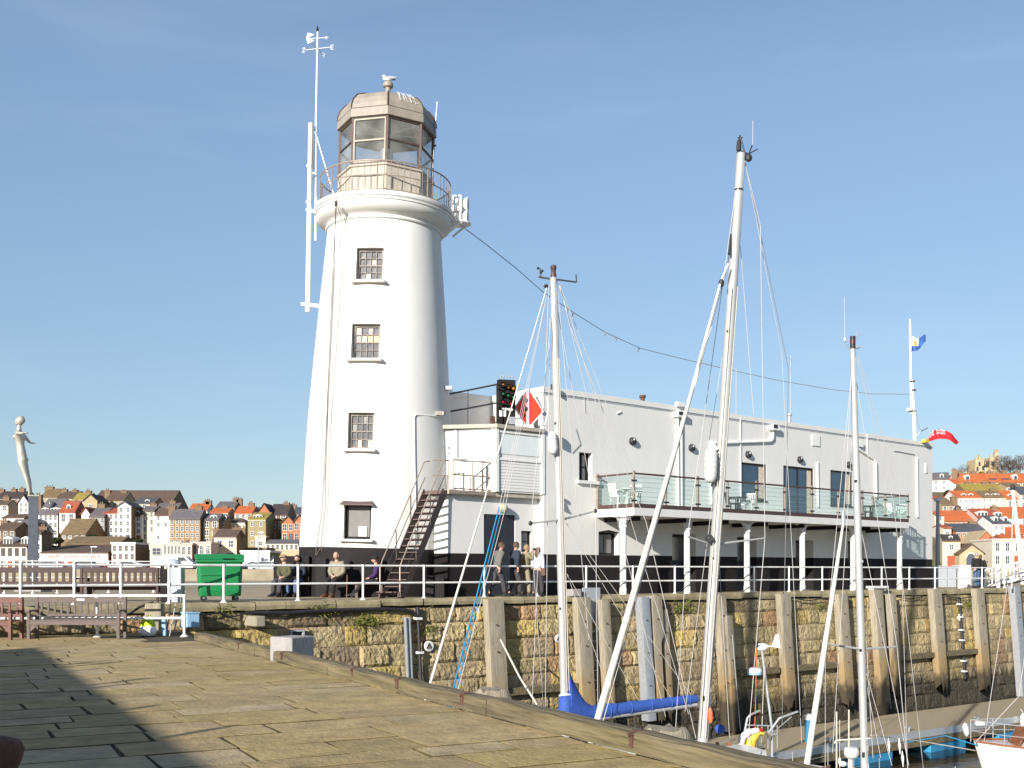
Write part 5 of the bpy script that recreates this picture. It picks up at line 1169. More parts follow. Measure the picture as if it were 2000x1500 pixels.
    mesh_obj('trousers', skin_mesh(sub, ed), legs, t)
    for n_ in 'lr':
        a, to = J['an' + n_], TO[n_]; b_ = MB(mw(t)); dr = Vector((to.x - a.x, to.y - a.y, 0)).normalized(); bz = min(a.z, to.z) - .035 * k
        vs = []
        for f, ww, hh in ((-.09, .036, .10), (-.05, .052, .125), (.03, .054, .12), (.12, .056, .075), (.19, .046, .055), (.22, .02, .03)):
            c = Vector((a.x, a.y, 0)) + dr * f * k; sx = Vector((-dr.y, dr.x, 0)) * ww * k
            vs += [c + sx + Vector((0, 0, bz)), c + sx * .8 + Vector((0, 0, bz + hh * k)), c - sx * .8 + Vector((0, 0, bz + hh * k)), c - sx + Vector((0, 0, bz))]
        b_.add(vs, [(i * 4 + j, i * 4 + (j + 1) % 4, i * 4 + 4 + (j + 1) % 4, i * 4 + 4 + j) for i in range(5) for j in range(4)] + [(0, 1, 2, 3), (20, 21, 22, 23)])
        b_.build('shoe', shoe, t, smooth=50, bevel=.006)
    hb = MB(mw(t) @ hm); 
    if hair:
        vs = []; n, m = 16, 7
        for i in range(m + 1):
            a = math.pi * .58 * i / m
            for j in range(n):
                q = 2 * math.pi * j / n; rr = math.sin(a); yb = math.sin(q); low = 1.0 if yb < .35 else .62
                aa = a * low; vs.append(V(math.sin(aa) * math.cos(q) * .090, math.sin(aa) * yb * .108 - .006, math.cos(aa) * .130 - .002 + .004 * math.sin(j * 2.7 + i)))
        hb.add(vs, [(i * n + j, i * n + (j + 1) % n, (i + 1) * n + (j + 1) % n, (i + 1) * n + j) for i in range(m) for j in range(n)])
        if long: hb.tube([V(0, -.06, .02), V(0, -.095, -.08), V(0, -.11, -.2), V(0, -.10, -.30)], [.07 * k, .08 * k, .075 * k, .03 * k], 10)
        hb.build('hair', hair, t, smooth=60)
    if hat:
        hb = MB(mw(t) @ hm)
        hb.lathe([(.102 * k, .0), (.108 * k, .04), (.10 * k, .09), (.07 * k, .13), (.02 * k, .145)], 16) if hat[0] == 'beanie' else hb.add([V(*p) for p in [(x * .112, y * .12, z) for z in (.035, .085, .115) for x, y in [(math.cos(2 * math.pi * j / 14) * (1.05 if z < .1 else .7), math.sin(2 * math.pi * j / 14) * (1.05 if z < .1 else .7)) for j in range(14)]]], [(i * 14 + j, i * 14 + (j + 1) % 14, (i + 1) * 14 + (j + 1) % 14, (i + 1) * 14 + j) for i in range(2) for j in range(14)] + [tuple(range(28, 42))])
        if hat[0] == 'cap': hb.add([V(-.07, .09, .05), V(.07, .09, .05), V(.05, .17, .035), V(-.05, .17, .035), V(-.07, .09, .06), V(.07, .09, .06), V(.05, .17, .045), V(-.05, .17, .045)], [(0, 1, 2, 3), (4, 5, 6, 7), (0, 1, 5, 4), (1, 2, 6, 5), (2, 3, 7, 6), (3, 0, 4, 7)])
        hb.build('hat', hat[1], t, smooth=50)
    return t
def sit(legs=.0, lean=0., hands=(.03, .30, .60), seat=.47):
    def f(J, V):
        J['pel'] = V(0, 0, seat + .09); J['sp'] = V(0, .01 + lean * .3, seat + .27); J['ch'] = V(0, .03 + lean * .7, seat + .46); J['nk'] = V(0, .05 + lean, seat + .62); J['hd'] = V(0, .08 + lean, seat + .71)
        for s, n in ((-1, 'l'), (1, 'r')):
            J['sh' + n] = V(.185 * s, .03 + lean, seat + .56); J['el' + n] = V(.25 * s, .06 + lean * .8, seat + .29); J['wr' + n] = V(hands[0] * s + .02 * s, hands[1] - .06, seat + .17); J['hd_' + n] = V(-.6 * s, .7, -.2)
            J['hp' + n] = V(.09 * s, .03, seat + .08); J['kn' + n] = V(.13 * s, .46, seat + .06 - .03 * legs); J['an' + n] = V(.12 * s, .47 + legs * (.34 + .05 * s), .09); J['to' + n] = V(.14 * s, .62 + legs * (.36 + .05 * s), .05 + .06 * legs)
    return f
def walk(st=.2, lean=.0, arms=0., head=0., cam_up=False):
    def f(J, V):
        for n in ('sp', 'ch', 'nk', 'hd'): J[n] = J[n] + V(0, lean * (J[n].z - .9), 0)
        for s, n in ((-1, 'l'), (1, 'r')):
            J['sh' + n] = J['sh' + n] + V(0, lean * .5, 0); J['el' + n] = J['el' + n] + V(0, lean * .3 - arms * s * .12, 0); J['wr' + n] = J['wr' + n] + V(0, lean * .2 - arms * s * .25, .03)
            J['kn' + n] = V(.10 * s, st * s * .45 + .05, .50); J['an' + n] = V(.10 * s, st * s, .09 + .05 * (s < 0) * (st > .1)); J['to' + n] = V(.12 * s, st * s + .16, .04)
            if cam_up: J['el' + n] = V(.24 * s, .16, 1.27); J['wr' + n] = V(.07 * s, .24, 1.50); J['hd_' + n] = V(-.5 * s, .3, .6)
    return f
def pocket(J, V):
    walk(.08)(J, V)
    for s, n in ((-1, 'l'), (1, 'r')): J['el' + n] = V(.27 * s, -.06, 1.13); J['wr' + n] = V(.19 * s, .11, .97)
G1 = 'people resting and walking by the lighthouse'
person('person in olive jacket and flat cap sitting on the dark block with hands in lap', 561, 1168, 35.5, 150, sit(.1, .06), 'cloth_olive', 'trouser_grey', 'hair_grey', ('cap', 'cloth_tan'), group=G1, X=XP(561, 35.6))
person('person in dark blue coat mostly hidden behind the olive jacketed sitter', 580, 1168, 36.0, 165, sit(.0, .0), 'cloth_navy', 'denim', 'hair_brown', group=G1, X=XP(581, 35.85))
person('bald person in beige jacket and brown boots sitting at the foot of the tower', 661, 1168, 34.8, 155, sit(.05, .03), 'cloth_beige', 'cloth_black', None, None, 1.82, group=G1, look=10, shoe='shoe_brown', fat=1.22)
person('person in purple coat and black woolly hat sitting in profile with legs stretched out', 735, 1168, 35.0, 95, sit(.9, -.05), 'cloth_purple', 'cloth_black', 'hair_brown', ('beanie', 'cloth_black'), 1.66, group=G1)
person('person with grey-green jacket leaning forward, leftmost of the walking four', 971, 1168, 35.1, -62, walk(.24, .18, .5), 'cloth_grey', 'trouser_grey', 'hair_brown', h=1.74, group=G1, coat=.05)
person('person in dark blue coat walking second of the four by the black door', 1005, 1168, 35.7, -55, walk(.15, .05, .4), 'cloth_navy', 'trouser_grey', 'hair_brown', h=1.76, group=G1, coat=.22)
person('person in tan top holding a camera up to the face beside the black door', 1026, 1168, 36.0, -70, walk(.1, .03, .0, 0, True), 'cloth_tan', 'cloth_beige', 'hair_fair', h=1.68, group=G1, coat=.10)
wp = person('person in white shirt with long hair, rightmost of the walking four', 1050, 1168, 35.9, -30, walk(.14, .04, .3), 'cloth_white', 'trouser_grey', 'hair_brown', h=1.60, group=G1, long=True)
person('person in black coat and blue jeans standing at the railing far right', 1908, 1150, 53.2, 10, pocket, 'cloth_black', 'denim', 'hair_grey', h=1.72, coat=.1)
person('person in black coat half hidden behind the one in blue jeans at the railing', 1915, 1150, 54.2, -20, pocket, 'cloth_black', 'cloth_black', 'hair_brown', h=1.62, coat=.3)
m = MB(mw(wp)); m.obox((.24, .05, .82), (.12, .28, .24), .1); m.tube([(.22, .05, .92), (.05, .02, 1.42), (-.16, -.06, 1.1)], .012, 5)
T(m.build('shoulder_bag', 'shoe_brown', bevel=.02), 'brown leather shoulder bag carried by the person in the white shirt', 'bag')
p = Vector((XP(1026, 36.0), 36.0, DZ)); a = R(-70); f = Vector((-math.sin(a), math.cos(a), 0)); m = MB(); m.obox(p + f * .32 + Vector((0, 0, 1.56)), (.12, .07, .08), a); m.tube([p + f * .34 + Vector((0, 0, 1.56)), p + f * .42 + Vector((0, 0, 1.56))], .03, 10)
T(m.build('camera', 'black_iron'), 'small black camera held up by the person in the tan top', 'camera')
m = MB(); p = P(677, 1170, 34.6); p.z = DZ; m.tube([p, p + Vector((.0, .12, .75)), p + Vector((-.06, .13, .8)), p + Vector((-.12, .12, .76))], .013, 6)
T(m.build('walking_stick', 'teak', smooth=40), 'brown walking stick leaning beside the person in the beige jacket', 'walking stick')
# bench plank along the tower foot
bn = thing('plank_bench', 'dark plank bench at the tower foot under the two sitters', 'bench', P(700, 1168, 35.2)); bn.location.z = DZ; MW[bn.name] = Matrix.Translation(bn.location)
xa, xb = XP(640, 34.95), XP(756, 35.15)
MB().box(xa, xb, 34.72, 35.12, DZ + .42, DZ + .46).build('seat', 'bench_wood', bn, bevel=.01)
for x in (xa + .15, (xa + xb) / 2, xb - .15): MB().box(x - .04, x + .04, 34.78, 35.06, DZ, DZ + .419).build('leg', 'bench_wood', bn)
MB().box(XP(540, 35.75), XP(588, 35.75), 35.62, 35.995, DZ, DZ + .45).build('x', 'black_paint').name = 'stone_step'; T(bpy.data.objects['stone_step'], 'dark step in front of the low block used as a seat', 'step')

# ------------------------------------------------------------------ benches
def bench(name, label, M, w_, m, back_only=False, nsl=13, sl=.024):
    t = thing(name, label, 'bench', M=M, group='slatted benches on the quays')
    hw = w_ / 2
    for s in (-1, 1):
        MB(M).box(s * hw - .035, s * hw + .035, .42, .50, 0, .94).build('leg', m, t, bevel=.006); MB(M).box(s * hw - .035, s * hw + .035, -.04, .04, 0, .62).build('leg', m, t, bevel=.006)
        b = MB(M); b.box(s * hw - .045, s * hw + .045, -.08, .46, .621, .66); b.build('armrest', m, t, bevel=.008)
    b = MB(M)
    for k in range(5): b.box(-hw + .036, hw - .036, -.03 + .09 * k, .045 + .09 * k, .41, .435)
    b.build('seat', m, t, bevel=.004)
    MB(M).box(-hw + .036, hw - .036, -.035, -.005, .32, .408).build('seat_rail', m, t, bevel=.005)
    b = MB(M); b.box(-hw + .036, hw - .036, .435, .485, .82 if sl < .03 else .80, .93 if sl < .03 else .95); b.box(-hw + .036, hw - .036, .435, .485, .50, .56)
    for k in range(nsl): x = -hw + .11 + (w_ - .22) * k / (nsl - 1); b.box(x - sl, x + sl, .445, .475, .561, .829)
    b.build('backrest', m, t, bevel=.004)
    for s in (-1, 1): MB(M).ext([(s * (hw - .036), -.02, .32), (s * (hw - .20), -.02, .32), (s * (hw - .036), -.02, .16)], (0, .025, 0)).build('bracket', m, t)
    return t
p = P(144, 1247, 24.9)
bn = bench('park_bench', 'weathered grey slatted bench facing the camera on the lower quay', Matrix.Translation((p.x, p.y, .0)) @ Matrix.Rotation(R(1.5), 4, 'Z'), 2.02, 'bench_wood'); M = mw(bn)
MB(M).box(-.09, .09, .425, .434, .86, .91).build('plaque', 'steel', bn)
p = P(-78, 1247, 24.7); bench('park_bench', 'reddish brown slatted bench cut by the left picture edge', Matrix.Translation((p.x, p.y, .0)) @ Matrix.Rotation(R(-6), 4, 'Z'), 2.4, 'bench_red')
def backbench(x0, x1, label):
    Y = 30.0; a, c = XP(x0, Y), XP(x1, Y); bench('dark_bench', label, Matrix.Translation(((a + c) / 2, Y + .45, DZ)) @ Matrix.Rotation(R(180), 4, 'Z'), c - a, 'bench_dark', nsl=12, sl=.042)
backbench(-22, 146, 'dark brown slatted bench seen from behind at the left picture edge, upper quay')
backbench(160, 308, 'dark brown slatted bench seen from behind beside the litter bin')
# ------------------------------------------------------------------ green wheeled bin
p = P(423, 1176, 29.9); M = Matrix.Translation((p.x, 30.2, DZ)) @ Matrix.Rotation(R(17), 4, 'Z')
gb = thing('wheelie_bin', 'large green four-wheeled refuse bin with closed lid on the upper quay', 'bin', M=M)
b = MB(M); lv = [(.16, .55, .42), (.30, .565, .45), (.62, .58, .465), (1.08, .60, .48)]; vs = []
for z, x, y in lv:
    c = .06; vs += [(-x + c, -y, z), (x - c, -y, z), (x, -y + c, z), (x, y - c, z), (x - c, y, z), (-x + c, y, z), (-x, y - c, z), (-x, -y + c, z)]
b.add(vs, [(i * 8 + j, i * 8 + (j + 1) % 8, (i + 1) * 8 + (j + 1) % 8, (i + 1) * 8 + j) for i in range(3) for j in range(8)] + [tuple(range(8)), tuple(range(24, 32))]); b.build('body', 'bin_green', gb, bevel=.015)
b = MB(M); b.box(-.64, .64, -.52, .52, 1.082, 1.16); b.build('rim', 'bin_green', gb, bevel=.02)
b = MB(M); b.ext([(-.65, -.54, 1.162), (-.65, .52, 1.162), (-.65, .40, 1.32), (-.65, -.3, 1.30)], (1.30, 0, 0)); b.build('lid', 'bin_green', gb, bevel=.03)
b = MB(M)
for x in (-.3, .02, .34): b.ext([(x - .10, -.40, .34), (x + .10, -.40, .34), (x + .11, -.445, .62), (x - .11, -.445, .62)], (0, -.025, 0))
b.box(-.5, .5, -.50, -.43, .72, .78); b.box(-.48, .48, -.49, -.42, .50, .54); b.build('front_rib', 'bin_green', gb, bevel=.012)
b = MB(M); b.box(-.60, -.57, -.2, .2, .78, .98); b.box(-.625, -.60, -.3, .3, .98, 1.05); b.box(-.55, -.52, -.25, .25, .3, .45); b.build('end_rib', 'bin_green', gb, bevel=.01)
MB(M).box(-.612, -.605, -.22, -.06, .80, .92).build('label_sticker', 'paper', gb); MB(M).box(-.607, -.60, -.26, -.16, 1.0, 1.06).build('label_sticker', 'paper', gb)
b = MB(M); b.box(.05, .38, -.565, -.545, 1.17, 1.19); b.build('lid_grip', 'black_paint', gb)
for x in (-.42, .42):
    for y in (-.3, .3):
        w_ = MB(M @ Matrix.Translation((x, y, .085)) @ Matrix.Rotation(R(90), 4, 'X')).lathe([(.085, -.022), (.085, .022)], 16).build('wheel', 'rubber', gb, smooth=40)
        MB(M).box(x - .03, x + .03, y - .035, y + .035, .10, .17).build('castor', 'galv', w_)
# litter bin with domed lid, grey cabinet, lifebelt post base
p = P(326, 1172, 29.8); M = Matrix.Translation((p.x, 30.0, DZ)); lb = thing('litter_bin', 'round black litter bin with a white domed lid beside the dark bench', 'bin', M=M)
MB(M).lathe([(.20, 0), (.23, .02), (.25, .88), (.23, .9)], 20).build('body', 'black_paint', lb, smooth=40)
b = MB(M)
for k in range(6): a = 2 * math.pi * k / 6; b.bar((.21 * math.cos(a), .21 * math.sin(a), .9), (.21 * math.cos(a), .21 * math.sin(a), 1.03), .05, .03)
b.build('lid_post', 'black_paint', lb); MB(M).lathe([(.33, 1.02), (.33, 1.06), (.28, 1.12), (.18, 1.17), (.05, 1.19)], 24).build('lid', 'cloth_white', lb, smooth=50)
p = P(345, 1170, 29.2); m = MB(); x0, x1 = XP(334, 29.5), XP(356, 29.5); m.box(x0, x1, 29.4, 29.75, DZ, ZP(1108, 29.4)); cbn = m.build('grey_cabinet', 'plastic_grey', bevel=.015); T(cbn, 'pale grey service cabinet standing behind the railing left of the green bin', 'cabinet')
# statue of a diver on a tall square column
Ys = 45.0; base = P(65, 1160, Ys); base.z = DZ; ztop = ZP(967, Ys)
cl = thing('statue_column', 'tall dark square column carrying the diving figure', 'column', base)
hw = 17 * Ys / F / 2; b = MB(Matrix.Translation((base.x, Ys, 0)) @ Matrix.Rotation(R(22), 4, 'Z')); b.ext([(-hw * 1.05, -hw * 1.05, DZ), (hw * 1.05, -hw * 1.05, DZ), (hw * 1.05, hw * 1.05, DZ), (-hw * 1.05, hw * 1.05, DZ)], (0, 0, ztop - DZ - .06)); b.build('shaft', 'slate_dark', cl, bevel=.01)
b = MB(); b.box(base.x - .55, base.x + .55, Ys - .55, Ys + .55, DZ, DZ + .18); b.build('base', 'concrete', cl, bevel=.02)
b = MB(); b.obox((base.x, Ys, ztop - .035), (.44, .44, .05), R(22)); b.build('cap', 'bronze_figure', cl)
def SPt(x, y, dy=0): v = P(x, y, Ys); return Vector((v.x, Ys + dy, v.z))
stt = thing('statue', 'pale metal statue of a diver with arms swept back on a tall column', 'statue', SPt(60, 965))
J = [(SPt(43.5, 888), .235, .215), (SPt(39, 868), .155, .165), (SPt(36.5, 852), .215, .235), (SPt(37, 842), .12, .14), (SPt(37.5, 834), .075, .08), (SPt(38, 829), .085, .09),
     (SPt(45, 906, -.085), .165, .15), (SPt(50.5, 926, -.07), .11, .105), (SPt(55, 941, -.065), .095, .09), (SPt(58.5, 960, -.055), .05, .05), (SPt(57, 972, -.05), .03, .03),
     (SPt(45.5, 906, .09), .165, .15), (SPt(51, 926, .08), .11, .105), (SPt(55.5, 941, .075), .095, .09), (SPt(59, 960, .065), .05, .05), (SPt(57.5, 972, .055), .03, .03),
     (SPt(39, 846, -.26), .09, .09), (SPt(47, 848.5, -.40), .065, .065), (SPt(56, 848.5, -.46), .045, .045), (SPt(41, 849, .28), .09, .09), (SPt(46, 858, .40), .065, .065), (SPt(50, 863, .46), .045, .045)]
E = [(0, 1), (1, 2), (2, 3), (3, 4), (4, 5), (0, 6), (6, 7), (7, 8), (8, 9), (9, 10), (0, 11), (11, 12), (12, 13), (13, 14), (14, 15), (2, 16), (16, 17), (17, 18), (2, 19), (19, 20), (20, 21)]
inv = mw(stt).inverted(); J = [(inv @ a, c, d) for a, c, d in J]
ex = MB(); q = inv @ SPt(38.3, 822.5); ex.ball(q + Vector((.0, 0, 0)), (.165, .15, .19), 16, 12); ex.ball(q + Vector((-.11, 0, -.09)), (.075, .07, .08), 10, 8); ex.ball(q + Vector((-.165, 0, .0)), (.04, .028, .035), 8, 6)
ex.ball(q + Vector((.06, 0, .045)), (.165, .165, .17), 14, 10)
for s_ in (-1, 1): ex.ball(inv @ SPt(31.5, 854, .11 * s_), (.09, .10, .10), 12, 8)
for k, dy in ((18, -.5), (21, .5)):
    for f in range(5):
        a = J[k][0]; ex.tube([a, a + Vector((.09 + .012 * f, (f - 2) * .022, .015 * (f == 0))), a + Vector((.17 + .01 * (2 - abs(f - 2)), (f - 2) * .034, 0))], [.024, .02, .012], 6)
body = skin_mesh(J, E, 2); o = mesh_obj('figure', body, 'bronze_figure', stt, ex)
MB().tube([SPt(57.5, 970, -.05), Vector((base.x, Ys, ztop - .02))], .05, 8).build('foot_pin', 'bronze_figure', stt)
# ------------------------------------------------------------------ bollard and fishing gear on the lower quay
m = thing('bollard', 'dark red iron bollard in shade at the lower left corner', 'bollard', (XP(-12, 6.3), 6.3, 0))
MB(mw(m)).lathe([(.20, 0), (.20, .05), (.13, .1), (.115, .38), (.15, .46), (.165, .52), (.14, .57), (.06, .595)], 24).build('body', 'rust', m, smooth=50)
p = P(292, 1236, 26.4); m = MB(); m.prism([(p.x - .2, 26.6), (p.x + .22, 26.6), (p.x + .2, 26.95), (p.x - .18, 26.95)], 0, ZP(1178, 26.6)); T(m.build('timber_block', 'grey_timber', bevel=.05), 'square weathered timber post head behind the lower white rail', 'post')
m = MB(); rnd.seed(9); p = P(287, 1243, 25.9)
def lump(m, c, r, sd, n=14, mm=10, amp=.25):
    c = Vector(c); vs = []
    for i in range(mm + 1):
        a = math.pi * i / mm
        for j in range(n):
            d = Vector((math.sin(a) * math.cos(2 * math.pi * j / n), math.sin(a) * math.sin(2 * math.pi * j / n), math.cos(a))); k = 1 + amp * mnoise.noise(d * 2.3 + Vector((sd, 0, 0)))
            q = Vector((d.x * r[0], d.y * r[1], d.z * r[2])) * k; q.z = max(q.z, -r[2] * .75); vs.append(c + q)
    m.add(vs, [(i * n + j, i * n + (j + 1) % n, (i + 1) * n + (j + 1) % n, (i + 1) * n + j) for i in range(mm) for j in range(n)])
lump(m, (p.x, 25.95, .12), (.21, .18, .16), 3); bag = thing('carrier_bag', 'white carrier bag stuffed with bright yellow-green cloth on the lower quay', 'bag', (p.x, 25.95, 0)); m.build('bag', 'paper', bag, smooth=True)
m = MB(); lump(m, (p.x + .0, 25.97, .31), (.16, .14, .17), 8, amp=.5); m.build('cloth', 'hivis', bag, smooth=True)
p = P(318, 1242, 26.0); m = MB(); m.obox((p.x, 26.1, .22), (.10, .12, .44), .1); T(m.build('blue_container', 'box_blue', bevel=.02), 'narrow pale blue container behind the lower white rail', 'container')
for i, (x, lb) in enumerate(((326, 'thin dark rod leaning by the blue container'), (331, 'tall thin rod leaning on the wall right of the blue container'), (337, 'short dark rod at the right of the leaning rods'))):
    p = P(x, 1243, 26.0); T(MB().tube([(p.x, 26.0, 0), (p.x - .06 + .05 * i, 26.5, .85 - .1 * i)], .014, 6).build('rod', 'cloth_black' if i != 1 else 'wire_pale'), lb, 'rod', 'rods by the lower railing')
q = QW.at(372, 1212, -.2); m = MB(QW.M); m.box(q.x - .22, q.x + .12, -.52, -.12, ZP(1224, 28.5), ZP(1198, 28.5)); m.box(q.x - .24, q.x + .14, -.54, -.10, ZP(1198, 28.5) + .001, ZP(1198, 28.5) + .04)
T(m.build('fish_box', 'box_blue', bevel=.02), 'pale blue fish box hanging by the wall behind the end post of the lower railing', 'box')
m = MB(); p = P(285, 1172, 26.6); m.tube([P(238, 1205, 26.5), P(255, 1198, 26.4), P(272, 1186, 26.6), P(300, 1176, 26.7)], .03, 6); T(m.build('driftwood', 'cloth_black', smooth=40), 'dark bent branch lying against the timber post head', 'branch')
# ------------------------------------------------------------------ shed outside the picture whose shadow lies on the paving
BH = 4.0; disp = BH / math.tan(R(SUN_EL)); C0 = Vector((-9.56, 22.1, 0)) - LH * disp
sh = thing('quay_shed', 'long rendered quay shed left of the paving with a finial-topped parapet', 'shed', C0)
U = KD; W_ = -KN; SL = 27
def sw(k, v, z): return C0 + U * k + W_ * v + Vector((0, 0, z))
b = MB(); b.ext([sw(0, 0, 0), sw(SL, 0, 0), sw(SL, 6, 0), sw(0, 6, 0)], (0, 0, BH - 1.0)); b.build('wall', 'cream_render', sh)
# parapet screen with a run of upright slats
def kof(gx, gy): return (Vector((gx, gy, 0)) - C0).dot(U)
b = MB(); k1, k2 = 11.3, 13.3
for a, c in ((0, k1), (k2, SL)): b.ext([sw(a, 0, BH - 1), sw(c, 0, BH - 1), sw(c, .08, BH - 1), sw(a, .08, BH - 1)], (0, 0, 1.0))
b.ext([sw(k1, 0, BH - .55), sw(k2, 0, BH - .55), sw(k2, .08, BH - .55), sw(k1, .08, BH - .55)], (0, 0, .55))
k = k1
while k < k2: b.ext([sw(k, 0, BH - 1), sw(k + .09, 0, BH - 1), sw(k + .09, .08, BH - 1), sw(k, .08, BH - 1)], (0, 0, .45)); k += .135
b.build('parapet', 'white_metal', sh)
rnd.seed(17)
for kk, hh in ((.05, .05), (1.2, .22), (3.2, .15), (4.6, .34), (5.0, .45), (5.9, .25), (8.2, .5), (8.6, .3), (11.2, .2), (13.5, .35), (16, .3)): MB().lathe([(.05, BH + .001), (.05, BH + hh * .5), (.07, BH + hh * .55), (.012, BH + hh)], 10, sw(kk, .04, 0)).build('finial', 'galv', sh)
# ------------------------------------------------------------------ pontoon
PW = Plane2(9.0, 39.0, 37.2)                         # near edge of the pontoon
pa = P(1512, 1470, 0)
PZ = -4.2
def onz(px, py, z): Y = (EYE - z) * F / (py - HZ); return Vector((XP(px, Y), Y, z))
n0, n1 = onz(1525, 1470, PZ), onz(2000, 1398, PZ); f0 = onz(1500, 1425, PZ); dr = (n1 - n0).normalized(); nn = Vector((-dr.y, dr.x, 0))
pwid = min(3.4, (f0 - n0).dot(nn)); pend = n0 - dr * 2.2
pon = thing('pontoon', 'long floating walkway with pale deck and blue edge along the harbour wall', 'pontoon', pend)
def pp_(s, t, z): return pend + dr * s + nn * t + Vector((0, 0, z))
PL = 34
b = MB(); b.ext([pp_(0, 0, -.16), pp_(PL, 0, -.16), pp_(PL, pwid, -.16), pp_(0, pwid, -.16)], (0, 0, .16)); b.build('deck', 'pont_deck', pon)
b = MB(); b.ext([pp_(-.02, -.06, -.22), pp_(PL, -.06, -.22), pp_(PL, -.003, -.22), pp_(-.02, -.003, -.22)], (0, 0, .25)); b.build('edge_rail', 'steel', pon)
b = MB(); b.ext([pp_(-.06, -.1, -.50), pp_(PL, -.1, -.50), pp_(PL, .1, -.50), pp_(-.06, .1, -.50)], (0, 0, .27)); b.build('fender_timber', 'kerb_timber', pon)
s_ = 1.2; k = 0
while s_ < PL - 3:
    b = MB(); b.ext([pp_(s_, -.05, -.95), pp_(s_ + 2.3, -.05, -.95), pp_(s_ + 2.3, pwid - .3, -.95), pp_(s_, pwid - .3, -.95)], (0, 0, .44)); f_ = b.build('float', 'float_blue', pon, bevel=.03); b = MB(); b.ext([pp_(s_ + .03, -.03, -1.5), pp_(s_ + 2.27, -.03, -1.5), pp_(s_ + 2.27, pwid - .33, -1.5), pp_(s_ + .03, pwid - .33, -1.5)], (0, 0, .548)); b.build('float_skirt', 'w_weed', pon); s_ += 4.6; k += 1
for s_ in (5.0, 9.5, 14, 19): b = MB(); b.bar(pp_(s_, .25, 0), pp_(s_, .25, .16), .06, .06); b.bar(pp_(s_ - .2, .25, .17), pp_(s_ + .2, .25, .17), .05, .05); b.build('cleat', 'galv', pon)
p = onz(1584, 1452, PZ); m = MB(); m.lathe([(.13, PZ), (.13, PZ + .75)], 12, (p.x, p.y + .3, 0)); pd = m.build('service_post', 'float_blue', smooth=40); T(pd, 'blue service post with white top standing on the pontoon', 'post')
MB().lathe([(.135, PZ + .751), (.135, PZ + .9), (.05, PZ + .95)], 12, (p.x, p.y + .3, 0)).build('cap', 'flag_white', pd, smooth=40)
m = MB(); q = pp_(16.5, -.2, -.2); m.tube([q + Vector((0, 0, .35)), q + Vector((0, 0, .25)), q + Vector((0, 0, -.2)), q + Vector((0, 0, -.3))], [.03, .11, .11, .03], 10); m.tube([q + Vector((0, 0, .35)), q + Vector((0, .2, .5))], .012, 5)
T(m.build('fender', 'gelcoat', smooth=50), 'small white fender hanging on the pontoon edge behind the right hand boat', 'fender')
